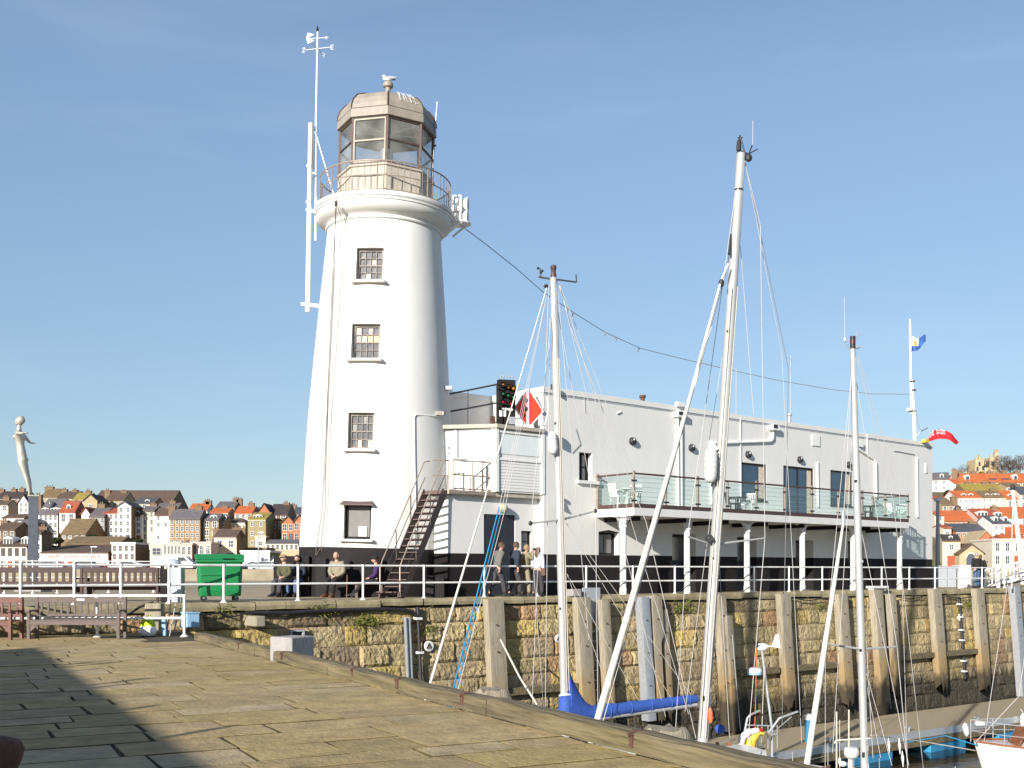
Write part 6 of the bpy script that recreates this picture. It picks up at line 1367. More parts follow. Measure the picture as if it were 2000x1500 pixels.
# ------------------------------------------------------------------ boats
def boat(label, bow, heading, L, beam, zd, cabin=None, hullm='gelcoat', group='moored sailing boats', rails=True):
    """bow: world point of the stem at deck level; heading: unit vector bow -> stern"""
    d = Vector((heading[0], heading[1], 0)).normalized(); n = Vector((-d.y, d.x, 0)); t = thing('sailing_boat', label, 'boat', Vector((bow.x, bow.y, WZ)), math.atan2(d.y, d.x), group)
    W = lambda s, x, z: bow + d * s + n * x + Vector((0, 0, z - bow.z))
    N = 14; st = []; K = 7
    for i in range(N + 1):
        f = i / N; hb = beam / 2 * (math.sin(math.pi * (.04 + .60 * f ** .72)) ** .9); sheer = zd + .22 * (1 - f) ** 2 + .05 * f * f; ov = .55 * (1 - f) ** 2
        kd = WZ - .35 * math.sin(math.pi * min(1, f * 1.05)) - .05
        row = []
        for j in range(K + 1):
            v = j / K; z = sheer + (kd - sheer) * v; w_ = hb * math.sqrt(max(0, 1 - (v ** 3.2))) * (1 - .10 * v)
            row.append((f * L + ov * v * (1 - f), w_, z))
        st.append(row)
    vs = [W(s, x, z) for row in st for s, x, z in row] + [W(s, -x, z) for row in st for s, x, z in row]; o = (N + 1) * (K + 1); m = K + 1; fs = []
    for off in (0, o): fs += [(off + i * m + j, off + i * m + j + 1, off + (i + 1) * m + j + 1, off + (i + 1) * m + j) for i in range(N) for j in range(K)]
    fs += [(N * m + j, N * m + j + 1, o + N * m + j + 1, o + N * m + j) for j in range(K)]
    MB().add(vs, fs).build('hull', hullm, t, smooth=45)
    b = MB(); dv = [W(r[0][0], r[0][1] - .02, r[0][2] + .0) for r in st] + [W(r[0][0], -r[0][1] + .02, r[0][2] + .0) for r in st]; b.add(dv, [(i, i + 1, N + 2 + i, N + 1 + i) for i in range(N)]); b.build('deck', 'gelcoat', t)
    for sgn in (1, -1): MB().tube([W(r[0][0], sgn * r[0][1], r[0][2] + .03) for r in st], .03, 6).build('toe_rail', 'teak', t, smooth=50)
    if cabin:
        a, e, h, wf = cabin; b = MB(); prof = [(a, .5 * wf, .02), (a + .5, .8 * wf, h * .75), (a + 1.2, wf, h), (e, wf, h), (e + .02, wf, .0)]
        vs = []
        for s, w_, hh in prof:
            for x, hz in ((-w_, 0), (-w_ * .85, 1), (0, 1.12), (w_ * .85, 1), (w_, 0)): vs.append(W(s, x, zd + .05 + hh * hz))
        b.add(vs, [(i * 5 + j, i * 5 + j + 1, (i + 1) * 5 + j + 1, (i + 1) * 5 + j) for i in range(4) for j in range(4)] + [(20, 21, 22, 23, 24), (0, 1, 2, 3, 4)]); b.build('cabin', 'gelcoat', t, smooth=30)
        for sgn in (1, -1):
            for k in range(3): s = a + 1.5 + k * (e - a - 2) / 3; p0, p1, p2, p3 = W(s, sgn * (wf * .965 + .01), zd + .05 + h * .3), W(s + .5, sgn * (wf * .965 + .01), zd + .05 + h * .3), W(s + .5, sgn * (wf * .89 + .012), zd + .05 + h * .75), W(s, sgn * (wf * .89 + .012), zd + .05 + h * .75); MB().add([p0, p1, p2, p3], [(0, 1, 2, 3)]).build('cabin_window', 'pane_dark', t, recalc=False)
        MB().ext([W(e + .03, -.28, zd + .1), W(e + .03, .28, zd + .1), W(e + .03, .26, zd + h), W(e + .03, -.26, zd + h)], d * .03).build('companionway', 'teak', t)
    if not rails: return t, W, st
    # pulpit and guard rails
    r0 = st[0][0]; b = MB(); hgt = Vector((0, 0, .6))
    pl = [W(st[3][0][0], st[3][0][1], st[3][0][2]) , W(st[1][0][0], st[1][0][1], st[1][0][2]), W(-.12, 0, st[0][0][2]), W(st[1][0][0], -st[1][0][1], st[1][0][2]), W(st[3][0][0], -st[3][0][1], st[3][0][2])]
    b.tube([p + hgt for p in pl], .014, 6); b.tube([p + hgt * .5 for p in pl], .011, 6)
    for p in pl: b.tube([p, p + hgt], .013, 6)
    b.build('pulpit', 'steel', t, smooth=50)
    for sgn in (1, -1):
        b = MB()
        for i in (5, 8, 11, 14): p = W(st[i][0][0], sgn * (st[i][0][1] - .05), st[i][0][2]); b.tube([p, p + hgt], .011, 5)
        for q in (.58, .3): b.tube([W(st[i][0][0], sgn * (st[i][0][1] - .05), st[i][0][2] + q) for i in (3, 5, 8, 11, 14)], .005, 4)
        b.build('guard_rail', 'steel', t)
    return t, W, st
def mast(t, foot, top, r0, r1, m='alloy'):
    d = (top - foot).normalized(); sx = Vector((.75, -.66, 0))
    MB().tube([foot + sx * r0 * .98 + d * .3, top + sx * r1 * .98 - d * .2], .011, 5).build('sail_track', 'galv', t)
    for k, f in enumerate((.06, .085, .10, .32, .52, .70)): MB().obox(foot.lerp(top, f) + Vector((-.5 if k % 2 else .6, -.8, 0)) * r0 * .95, (.05, .05, .12 if k < 3 else .06)).build('mast_fitting', 'black_iron' if k % 2 else 'galv', t)
    MB().tube([foot, foot.lerp(top, .7), top], [r0, r0 * .95, r1], 12).build('mast', m, t, smooth=40)
def stay(t, pts, r=.008, m='wire_pale', name='stay'): return MB().tube(pts, r, 5).build(name, m, t)
def spreader(t, mid, a, c, m='alloy'):
    for e in (a, c): MB().tube([mid, e], [.03, .02], 6).build('spreader', m, t)
# --- first boat: blue sail cover
Y1 = 27.5; zd = -3.6; ft = P(1105.5, 1118 + (EYE + 3.3) * F / Y1 - 3, Y1); hd = Vector((.85, .53, 0))
bow = ft - hd * 4.6; bow.z = zd; b1, W1, st1 = boat('sailing boat with blue sail cover and the left of the tall masts', bow, hd, 9.0, 2.5, zd, (2.6, 6.3, .5, .75))
tp = P(1081, 543, Y1); mast(b1, ft, tp, .104, .09)
YM = Y1
m = MB(); m.lathe([(.075, 0), (.075, .1), (.06, .11), (.06, .2), (.075, .22), (.075, .3), (.03, .33)], 12, tp + Vector((0, 0, .0))); m.build('masthead_light', 'handrail_wood', b1, smooth=40)
m = MB(); m.bar(P(1052, 541, YM), P(1090, 547, YM), .035, .04); m.tube([P(1088, 546, YM), P(1126, 551, YM)], .02, 6); m.tube([P(1126, 551, YM), P(1125, 536, YM)], .014, 5); m.tube([P(1056, 540, YM), P(1054, 523, YM)], .02, 6)
for dx, dy in ((-3, 0), (5, 5), (2, 9)): m.ball(P(1054 + dx, 524 + dy, YM), .035, 8, 6)
m.ball(P(1067, 559, YM), (.07, .07, .05), 8, 6); m.build('masthead_gear', 'black_iron', b1)
fs_b = bow + Vector((0, 0, .25)); fs_t = P(1068, 562, YM - .15)
MB().tube([fs_t, fs_t.lerp(fs_b, .45), fs_t.lerp(fs_b, .55), fs_t.lerp(fs_b, .80), fs_b], [.014, .018, .026, .034, .034], 10).build('furled_forestay', 'sail_white', b1, smooth=40)
# boom and cover
ba, be = P(1108, 1402, Y1), Vector(); be = ba + hd * 4.25 + Vector((0, 0, .16)); bo0 = ba + Vector((0, 0, -.10))
MB().tube([bo0, be + Vector((0, 0, -.10))], .07, 10).build('boom', 'alloy', b1, smooth=40)
b = MB(); N = 22; n_ = 12; vs = []
for i in range(N + 1):
    f = i / N; c = ba.lerp(be, f); up = .95 * max(0, 1 - f / .17) ** 1.6; w_ = .16 - .05 * f + .05 * max(0, 1 - f / .12); h = .20 - .08 * f + up * .5
    for j in range(n_):
        a = 2 * math.pi * j / n_; q = Vector((-hd.y, hd.x, 0)) * (w_ * math.cos(a)) + Vector((0, 0, h * math.sin(a) + up * .5 + .05)); q *= 1 + .10 * mnoise.noise(Vector((f * 26, math.cos(a) * 1.6, math.sin(a) * 1.6))) + .05 * mnoise.noise(Vector((f * 60, math.cos(a) * 3, 5)))
        vs.append(c + q)
b.add(vs, [(i * n_ + j, i * n_ + (j + 1) % n_, (i + 1) * n_ + (j + 1) % n_, (i + 1) * n_ + j) for i in range(N) for j in range(n_)] + [tuple(range(n_)), tuple(range(N * n_, N * n_ + n_))])
b.build('sail_cover', 'blue_canvas', b1, smooth=60)
for f in (.3, .46, .62, .78, .93):
    c = ba.lerp(be, f); m = MB(); h = .20 - .08 * f; m.tube([c + Vector((-hd.y, hd.x, 0)) * ((.175 - .05 * f) * math.cos(2 * math.pi * k / 12)) + Vector((0, 0, (h + .012) * math.sin(2 * math.pi * k / 12) + .05)) for k in range(13)], .010, 5, caps=False); m.build('cover_tie', 'flag_mid_blue', b1)
MB().tube([P(1105, 1412, Y1 - .02), P(1105, 1380, Y1 - .02), P(1104.5, 1362, Y1), P(1104.4, 1356, Y1)], [.19, .19, .165, .15], 14).build('mast_cover', 'blue_canvas', b1, smooth=40)
MB().tube([P(1104.6, 1360, Y1 - .01), P(1104.4, 1357, Y1)], .172, 14).build('cover_tie', 'flag_white', b1, smooth=40)
rf = MB(); c0, c1 = P(1077.5, 842, Y1 - .2), P(1081, 888, Y1 - .2); rf.tube([c0, c0.lerp(c1, .08), c0.lerp(c1, .25), c0.lerp(c1, .75), c0.lerp(c1, .93), c1], [.03, .085, .115, .125, .10, .03], 14)
for f in (.3, .5, .7): c = c0.lerp(c1, f); rf.lathe([(.122, -.02), (.13, 0), (.122, .02)], 14, c)
rf.build('radar_reflector', 'gelcoat', b1, smooth=50); stay(b1, [c1, P(1083, 900, Y1 - .1)]); stay(b1, [c0, P(1067, 838, Y1)])
spm = P(1097, 1015, Y1); sa, sb = P(1036, 1022, Y1 - .6), P(1163, 998, Y1 + .7); spreader(b1, spm, sa, sb)
for e in (sa, sb): MB().ball(e, (.05, .05, .06), 8, 6).build('spreader_end', 'black_iron', b1)
ch_l, ch_r = W1(4.8, 1.12, zd + .1), W1(4.8, -1.12, zd + .1)
for tgt, e in ((ch_l, sa), (ch_r, sb)): stay(b1, [P(1082, 570, Y1), e, tgt])
for a, c in (((1072, 556), (1040, 1360)), ((1074, 620), (1065, 1380)), ((1092, 560), (1105, 600)), ((1093, 556), (1240, 930)), ((1104, 600), (1300, 1400)), ((1112, 612), (1345, 1395)), ((1090, 570), (1150, 1250))): stay(b1, [P(*a, Y1 - .1), P(*c, Y1 + (c[0] - 1100) * .008)], .008)
stay(b1, [P(1093, 558, Y1), P(1107, 608, Y1), P(1115, 640, Y1 + .3), P(1262, 1020, Y1 + 1.3), W1(8.9, 0, zd + .6)], .010)
for a, f in (((1107, 1120), .35), ((1107, 1120), .55), ((1105, 1020), .8), ((1105, 1020), .97)): stay(b1, [P(*a, Y1), ba.lerp(be, f) + Vector((0, 0, .12))], .007, 'rope_pale', 'lazy_jack')
for k, (x0, x1) in enumerate(((1111, 1108), (1114, 1112))): stay(b1, [P(x0 - 22, 700, Y1 - .14), P(x1, 1350, Y1 - .14)], .012, 'rope_pale', 'halyard')
# --- second boat: tallest mast
Y2 = 26.0; zd2 = -3.5; ft = P(1371.5, 1462, Y2); tp = P(1447.5, 300, Y2); hd2 = Vector((.73, .68, 0)); bow2 = ft - hd2 * 4.3; bow2.z = zd2
b2, W2, st2 = boat('sailing boat with the tallest mast, wind generator and white cabin top', bow2, hd2, 8.2, 2.3, zd2, (2.2, 6.0, .62, .74))
mast(b2, ft, tp, .128, .104)
MB().lathe([(.105, -.9), (.112, -.88), (.112, -.86), (.105, -.84)], 14, tp + Vector((-.055, 0, 0))).build('mast_band', 'black_iron', b2)
m = MB(); m.tube([P(1440, 296, Y2), P(1459, 303, Y2)], .05, 6); m.lathe([(.06, 0), (.06, .12), (.05, .14), (.05, .22), (.02, .26)], 10, P(1443, 294, Y2)); m.tube([P(1455, 300, Y2), P(1446, 268, Y2)], .02, 6); m.bar(P(1441, 269, Y2), P(1450, 269, Y2), .03, .03); m.bar(P(1445.5, 264, Y2), P(1445.5, 273, Y2), .03, .03)
m.tube([P(1457, 303, Y2), P(1463, 300, Y2), P(1469, 284, Y2)], .016, 6); m.tube([P(1463, 300, Y2), P(1480, 291, Y2)], .014, 5); m.ball(P(1462, 308, Y2), (.09, .06, .1), 8, 6); m.build('masthead_gear', 'black_iron', b2)
MB().tube([P(1470, 283, Y2), P(1470.5, 236, Y2)], .007, 5).build('whip_aerial', 'wire_pale', b2)
ftop = P(1423, 515, Y2 - .3); fbot = bow2 + Vector((0, 0, .25)); fm = P(1165, 1412, 23.2); fbot = ftop + (fm - ftop) * 1.13
MB().tube([ftop, P(1408, 550, Y2 - .3), ftop.lerp(fbot, .3), ftop.lerp(fbot, .6), ftop.lerp(fbot, .85), fbot], [.025, .03, .045, .068, .078, .05], 12).build('furled_genoa', 'sail_white', b2, smooth=40)
pts = [ftop.lerp(fbot, k / 60) for k in range(8, 58)]; b = MB(); b.tube([p + Vector((math.cos(k * .9), math.sin(k * .9), 0)) * (.03 + .0011 * k) for k, p in enumerate(pts)], .012, 5); b.build('sheet_wrap', 'rope_pale', b2)
stay(b2, [P(1428, 460, Y2), P(1421, 520, Y2), fbot + Vector((.15, 0, 0))], .010)
MB().tube([P(1428, 458, Y2), P(1424, 497, Y2 - .2)], .03, 6).build('halyard_block', 'black_iron', b2); MB().ball(P(1409, 553, Y2 - .3), (.07, .07, .1), 8, 6).build('furler_swivel', 'black_iron', b2)
rc0, rc1 = P(1389, 876, Y2 - .25), P(1387, 943, Y2 - .25); m = MB(); m.tube([rc0, rc0.lerp(rc1, .05), rc0.lerp(rc1, .2), rc0.lerp(rc1, .8), rc0.lerp(rc1, .95), rc1], [.04, .13, .155, .155, .12, .03], 16)
for f in (.22, .38, .55, .72): m.lathe([(.155, -.012), (.166, 0), (.155, .012)], 16, rc0.lerp(rc1, f))
m.build('radar_reflector', 'gelcoat', b2, smooth=50)
MB().bar(P(1388, 862, Y2 - .05), P(1400, 880, Y2 - .1), .12, .1).build('reflector_bracket', 'galv', b2); MB().bar(P(1390, 950, Y2 - .1), P(1398, 930, Y2), .05, .05).build('reflector_bracket', 'galv', b2)
p = P(1386, 1052, Y2 - .22); M = Matrix.Translation(p) @ Matrix.Rotation(R(75), 4, 'X') @ Matrix.Rotation(R(-25), 4, 'Y'); MB(M).lathe([(.03, -.1), (.09, -.05), (.095, .05), (.07, .06), (.02, .03)], 14).build('deck_light', 'black_iron', b2, smooth=50)
spm = P(1391, 1064, Y2); sa, sb = P(1343, 1048, Y2 - .5), P(1494, 1051, Y2 + .6); spreader(b2, spm, sa, sb)
spm2 = P(1417, 755, Y2)
c_l, c_r = W2(4.5, 1.05, zd2 + .1), W2(4.5, -1.05, zd2 + .1)
stay(b2, [P(1455, 318, Y2), P(1485, 440, Y2 + .3), sb, c_r], .009); stay(b2, [P(1443, 330, Y2), sa, c_l], .009)
stay(b2, [P(1457, 320, Y2), P(1540, 720, Y2 + 1.2), W2(8.1, .3, zd2 + .6)], .009, 'wire'); stay(b2, [P(1457, 325, Y2), P(1527, 690, Y2 + 1.1), W2(8.1, -.3, zd2 + .6)], .007)
for a, c in (((1446, 480), (1472, 810)), ((1445, 470), (1410, 1000)), ((1440, 520), (1385, 860)), ((1420, 760), (1338, 1390)), ((1398, 985), (1425, 1440)), ((1391, 1065), (1380, 1320))): stay(b2, [P(*a, Y2 + .1), P(*c, Y2 + .2)], .007)
for k, x in enumerate((1366, 1378)): stay(b2, [P(x + 63, 560, Y2 - .18), P(x, 1440, Y2 - .18)], .011, 'rope_pale', 'halyard')
# stern gear
def W2z(px, py, Y): return P(px, py, Y)
wp0 = P(1508, 1425, 28.6); wp1 = P(1488, 1268, 28.6)
MB().tube([Vector((wp0.x, wp0.y, zd2 + .1)), wp0, wp1], .035, 8).build('generator_pole', 'galv', b2, smooth=40)
M = Matrix.Translation(wp1) @ Matrix.Rotation(R(-10), 4, 'Y'); m = MB(M)
m.tube([(-.12, 0, .06), (-.06, 0, .06), (.06, 0, .05), (.14, 0, .04), (.22, 0, .035)], [.05, .105, .11, .07, .025], 12); m.tube([(.2, 0, .035), (.36, 0, .05)], .018, 6); m.build('wind_generator', 'gelcoat', b2, smooth=50)
MB(M).ext([(.26, -.006, .02), (.48, -.006, -.06), (.50, -.006, .32), (.42, -.006, .32)], (0, .012, 0)).build('generator_fin', 'gelcoat', b2)
for k in range(3):
    a = 2 * math.pi * k / 3 + .5; e = Vector((-.13, .40 * math.cos(a), .06 + .40 * math.sin(a))); MB(M).ext([(-.13, .03 * math.sin(a), .06 - .03 * math.cos(a)), (-.12, -.03 * math.sin(a), .06 + .03 * math.cos(a)), e + Vector((.01, 0, .01)), e], (.008, 0, 0)).build('blade', 'shoe_dark', b2)
rd = P(1474, 1312, 28.5); m = MB(); m.lathe([(.14, -.09), (.19, -.07), (.19, -.01)], 16, rd); m.build('radar_base', 'box_blue', b2, smooth=40); MB().lathe([(.192, -.008), (.19, .06), (.15, .10), (.02, .115)], 16, rd).build('radar_dome', 'gelcoat', b2, smooth=50); MB().bar(rd + Vector((0, 0, -.08)), P(1495, 1318, 28.6), .04, .04).build('radar_bracket', 'galv', b2)
for k, (a, c) in enumerate((((1478, 1268), (1474, 1430)), ((1492, 1310), (1488, 1430)), ((1430, 1240), (1446, 1425)))): stay(b2, [P(*a, 28.4), P(*c, 28.4)], .010, ('orange', 'rope_pale', 'steel')[k], 'line')
m = MB(); m.tube([P(1452, 1440, 28.3), P(1460, 1402, 28.3), P(1466, 1396, 28.3), P(1484, 1388, 28.0)], .03, 6); m.tube([P(1502, 1430, 28.3), P(1522, 1403, 28.2), P(1530, 1400, 28.2), P(1558, 1390, 27.8)], .03, 6); m.tube([P(1520, 1422, 28.2), P(1546, 1400, 27.9)], .014, 5); m.build('davit', 'galv', b2, smooth=50)
m = MB(); m.tube([P(1455, 1416, 28.3), P(1518, 1418, 28.3)], .016, 6); m.tube([P(1455, 1432, 28.3), P(1518, 1434, 28.3)], .014, 6)
for x in (1458, 1480, 1500, 1518): m.tube([P(x, 1462, 28.4), P(x, 1416, 28.3)], .014, 6)
m.build('pushpit', 'steel', b2)
m = MB(); m.tube([P(1462, 1478, 28.0), P(1467, 1445, 28.0), P(1480, 1428, 28.0), P(1492, 1432, 28.0)], [.13, .15, .12, .06], 10); m.build('danbuoy_bag', 'yellow', b2, smooth=50)
m = MB(); m.tube([P(1446, 1462, 27.9), P(1450, 1440, 27.9), P(1462, 1430, 27.9), P(1482, 1426, 27.9)], [.07, .1, .1, .06], 10); m.build('lifebuoy_case', 'gelcoat', b2, smooth=50)
MB().tube([P(1484, 1424, 27.9), P(1490, 1428, 27.9)], [.06, .03], 8).build('lifebuoy_light', 'lens_red', b2, smooth=50)
m = MB(); m.tube([P(1386.5, 1382, Y2 - .1), P(1387, 1390, Y2 - .1), P(1388, 1404, Y2 - .1), P(1388, 1412, Y2 - .1)], [.03, .06, .06, .03], 10); m.build('danbuoy_float', 'orange', b2, smooth=50)
m = MB(); m.ball(P(1406, 1424, 27.4), (.14, .14, .12), 12, 8); m.build('fender_ball', 'blue_canvas', b2, smooth=50)
for x in (1400, 1422): MB().bar(P(x, 1450, 27.2), P(x + 8, 1476, 27.0), .09, .05).build('washboard', 'teak', b2)
# --- third boat: right mast
Y3 = 25.0; zd3 = -4.0; hd3 = Vector((.6, .8, 0)); ft = P(1690, 1502, Y3); tp = P(1665.5, 680, Y3); bow3 = ft - hd3 * 3.75; bow3.z = zd3
b3, W3, st3 = boat('sailing boat with the right hand mast and white rolled foresail', bow3, hd3, 7.6, 2.2, zd3, (2.1, 5.2, .5, .7))
mast(b3, Vector((ft.x, ft.y, zd3 + .5)), tp, .085, .060)
m = MB(); m.lathe([(.062, -.02), (.062, .27)], 12, tp); mh = m.build('masthead_lantern', 'black_iron', b3, smooth=40); MB().lathe([(.064, .10), (.064, .17)], 12, tp).build('red_band', 'r_deep', b3, smooth=40)
m = MB(); m.tube([P(1663, 684, Y3), P(1652, 672, Y3)], .016, 6); m.lathe([(.02, 0), (.035, .04), (.03, .1), (.004, .15)], 8, P(1650, 669, Y3)); m.tube([P(1668, 680, Y3), P(1680, 677, Y3)], .03, 6); m.tube([P(1672, 660, Y3), P(1676, 654, Y3), P(1686, 652, Y3)], .01, 5); m.tube([P(1675, 656, Y3), P(1673, 645, Y3)], .01, 5); m.build('masthead_gear', 'galv', b3)
MB().tube([P(1650, 666, Y3), P(1649, 580, Y3)], .006, 5).build('whip_aerial', 'wire_pale', b3)
f0_, fe = P(1647, 1022, Y3 - .6), P(1575, 1500, Y3 - 2.6); fe2 = f0_ + (fe - f0_) * 1.1
MB().tube([f0_, f0_.lerp(fe2, .12), f0_.lerp(fe2, .6), fe2], [.025, .04, .062, .066], 12).build('furled_foresail', 'sail_white', b3, smooth=40)
m = MB(); m.tube([P(1648, 996, Y3 - .5), P(1647.5, 1004, Y3 - .5), P(1647, 1018, Y3 - .55), P(1646.5, 1024, Y3 - .6)], [.02, .045, .05, .03], 8); m.build('furler_swivel', 'galv', b3, smooth=40)
stay(b3, [P(1664, 715, Y3), f0_], .008); cl3, cr3 = W3(3.9, 1.0, zd3 + .1), W3(3.9, -1.0, zd3 + .1)
sp3 = P(1682, 1268, Y3); sa, sb = P(1612, 1257, Y3 - .4), P(1752, 1263, Y3 + .5); spreader(b3, sp3, sa, sb)
for a, e in ((sa, cl3), (sb, cr3)): stay(b3, [P(1666, 700, Y3), a, e], .007)
stay(b3, [P(1675, 690, Y3), P(1757, 960, Y3 + 1), W3(7.5, .2, zd3 + .5)], .007); stay(b3, [P(1674, 700, Y3), P(1745, 980, Y3 + 1), W3(7.5, -.2, zd3 + .5)], .007)
for a, c in (((1680, 1270), (1720, 1480)), ((1680, 1270), (1742, 1495)), ((1672, 900), (1705, 1480)), ((1668, 800), (1626, 1470)), ((1675, 1000), (1775, 1495))): stay(b3, [P(*a, Y3), P(*c, Y3 + .2)], .007)
for x, y in ((1735, 1455), (1756, 1455), (1762, 1480)): MB().tube([P(x, y - 14, Y3 + .3), P(x + 1, y, Y3 + .3), P(x + 2, y + 18, Y3 + .3)], [.006, .035, .008], 6).build('turnbuckle_cover', 'gelcoat', b3)
stay(b3, [P(1700, 1436, 27), P(1800, 1448, 29), P(1905, 1466, 30)], .014, 'rope_pale', 'mooring_line')
# --- small boat with radar pole, deck below the picture edge
zd5 = -4.35; bow5 = Vector((5.2, 17.2, zd5)); b5, W5, st5 = boat('small boat with white radar dome and two upright rods', bow5, (.9, .45), 5.2, 1.9, zd5, (1.4, 3.2, .5, .6), hullm='blue_canvas', rails=False)
Yr = 18.6
MB().tube([Vector((XP(1663, Yr), Yr, zd5 + .1)), P(1663, 1482, Yr)], .045, 8).build('radar_pole', 'steel', b5, smooth=40)
MB().lathe([(.06, -.10), (.115, -.07), (.125, -.02), (.125, .04), (.11, .085), (.03, .10)], 18, P(1663, 1470, Yr)).build('radar_dome', 'gelcoat', b5, smooth=50)
for x, y in ((1634, 1390), (1658, 1386), (1640, 1406)): MB().tube([Vector((XP(x, Yr), Yr, zd5 + .1)), P(x, y, Yr)], .014 if x != 1640 else .006, 6).build('rod', 'rope_pale', b5)
m = MB(); m.tube([P(1630, 1452, Yr), P(1632, 1446, Yr), P(1700, 1442, Yr)], .012, 6); m.ball(P(1646, 1492, Yr), (.07, .05, .05), 8, 6); m.tube([P(1640, 1490, Yr), P(1640, 1480, Yr)], [.03, .02], 6); m.build('rail_gear', 'gelcoat', b5)
# --- boat at the right edge
zd4 = -3.35; bow4 = P(1905, 1466, 30.0); bow4.z = zd4; b4, W4, st4 = boat('white boat with brown cabin door cut by the right picture edge', bow4, (.985, -.17), 8.4, 2.7, zd4, (1.0, 5.0, .62, .85))
ft4 = W4(3.4, 0, zd4 + .6); mast(b4, ft4, P(2085, 700, ft4.y), .09, .07)
MB().ext([W4(.98, -.45, zd4 + .12), W4(.98, .45, zd4 + .12), W4(1.25, .45, zd4 + .66), W4(1.25, -.45, zd4 + .66)], Vector((-.03, 0, .01))).build('fore_hatch', 'teak', b4)
stay(b4, [W4(.0, 0, zd4 + .2), P(1990, 1360, 30.2), P(2080, 720, ft4.y)], .010); stay(b4, [W4(.3, .3, zd4 + .2), P(1968, 1140, 30.2)], .008)
m = MB(); m.tube([W4(.1, .1, zd4 + .1), W4(-.6, .8, zd4 + .25), W4(-1.5, 2.2, zd4 - .2)], .016, 6); m.build('mooring_line', 'rope_blue', b4)
for x, y in ((1885, 1418), (1912, 1413)): MB().tube([P(x, y - 6, 33), P(x, y, 33), P(x + 3, y + 14, 33), P(x + 3, y + 20, 33)] if x < 1900 else [P(x - 8, y, 33), P(x - 5, y, 33), P(x + 9, y + 1, 33), P(x + 13, y + 1, 33)], [.03, .09, .09, .03], 10).build('fender', 'gelcoat', b4, smooth=50)
# ropes coming down across the picture from the first mast
for a, c, m_, r, lb in (((975, 990), (884, 1350), 'rope_blue', .022, 'blue halyard slanting down to the quay edge, left one of the pair'), ((981, 990), (890, 1352), 'rope_blue', .014, 'thin blue halyard beside the thicker blue one'), ((985, 1000), (895, 1346), 'wire_pale', .010, 'pale wire alongside the two blue halyards')):
    pa_, pc_ = P(*a, 26.0), P(*c, 24.5); tp_ = P(1068, 575, 27.0); e = pa_ + (pc_ - pa_) * 1.35
    hy = T(MB().tube([pa_, e], [r * .7, r], 6).build('halyard', m_), lb, 'rope', 'halyards of the first mast'); MB().tube([tp_, pa_], [.004, .007], 5).build('upper_part', 'wire_pale', hy)
p0, p1 = P(978, 1250, 33.2), P(1060, 1392, 27.5); T(MB().tube([p0, p0.lerp(p1, .5) - Vector((0, 0, .12)), p1 + (p1 - p0) * .1], .03, 8).build('mooring_rope', 'sail_white', smooth=40), 'thick white mooring rope from the stout pile down to the first boat', 'rope')
# ------------------------------------------------------------------ far shore: hillside, promenade, houses
for n_, c in dict(w_white=(.72, .70, .67), w_cream=(.62, .55, .44), w_pink=(.60, .47, .40), w_yellow=(.62, .54, .38), w_tan=(.40, .31, .19), w_brown=(.20, .13, .08), w_brick=(.42, .15, .07), w_hotel=(.31, .18, .075), w_olive=(.30, .24, .13), w_grey=(.34, .33, .34), w_mauve=(.26, .23, .26), w_sign=(.42, .27, .26), w_stone=(.46, .36, .22)).items(): mat(n_, c, .85, .10, .8, dirt=.25, dirtc=tuple(k * .6 for k in c))
for n_, c in dict(r_orange=(.48, .125, .04), r_red=(.33, .085, .045), r_brown=(.115, .075, .055), r_slate=(.075, .08, .095), r_grey=(.135, .12, .125), r_moss=(.30, .23, .05), r_tan=(.19, .13, .07), r_dark=(.06, .045, .045)).items(): mat(n_, c, .85, .22, 1.2, .3, stretch=(1, 1, 3), dirt=.3, dirtc=tuple(k * .55 for k in c))
mat('hill_ground', (.16, .13, .06), .95, .35, .15, dirt=.5, dirtc=(.08, .09, .03)); mat('road', (.26, .22, .17), .95, .15, .3); mat('sea_wall', (.30, .25, .17), .95, .25, .6, .4)
mat('far_pane', (.045, .055, .07), .15, .3, 1, spec=.8); mat('far_frame', (.70, .68, .64), .6, .05, 1)
LP_ = [(126, -6), (130, 1.2), (158, 1.5), (168, 2.6), (180, 4.5), (200, 8), (230, 12.5), (262, 12.5), (340, 8)]; RP_ = [(126, -6), (130, 1.2), (150, 1.6), (160, 4), (168, 6), (182, 9), (200, 12.3), (213, 15.5), (226, 18), (245, 21.5), (258, 24.2), (290, 25), (340, 20)]
def prof_z(L, Y):
    for (a, za), (b_, zb) in zip(L, L[1:]):
        if Y <= b_: return za + (zb - za) * (Y - a) / (b_ - a)
    return L[-1][1]
b = MB(); ys = sorted({a for a, _ in LP_} | {a for a, _ in RP_} | set(range(130, 341, 6))); xs = list(range(-420, 460, 12)); vs = []
for y in ys:
    for x in xs:
        f = min(1, max(0, (x - 10) / 40)); z = prof_z(LP_, y) * (1 - f) + prof_z(RP_, y) * f
        vs.append((x, y, z + (mnoise.noise(Vector((x * .05, y * .05, 0))) * .6 if y > 150 else 0)))
m_ = len(xs); b.add(vs, [(i * m_ + j, i * m_ + j + 1, (i + 1) * m_ + j + 1, (i + 1) * m_ + j) for i in range(len(ys) - 1) for j in range(m_ - 1)])
struct(b.build('hillside', 'hill_ground', smooth=True, recalc=False))
struct(MB().box(-420, 460, 129.0, 149, 1.19, 1.30).build('promenade', 'road')); struct(MB().box(-420, 460, 127.5, 128.99, -6, 1.75).build('sea_wall', 'sea_wall'))
struct(MB().box(-420, 460, 149.01, 152.5, 1.19, 1.42).build('pavement', 'deck_pave'))
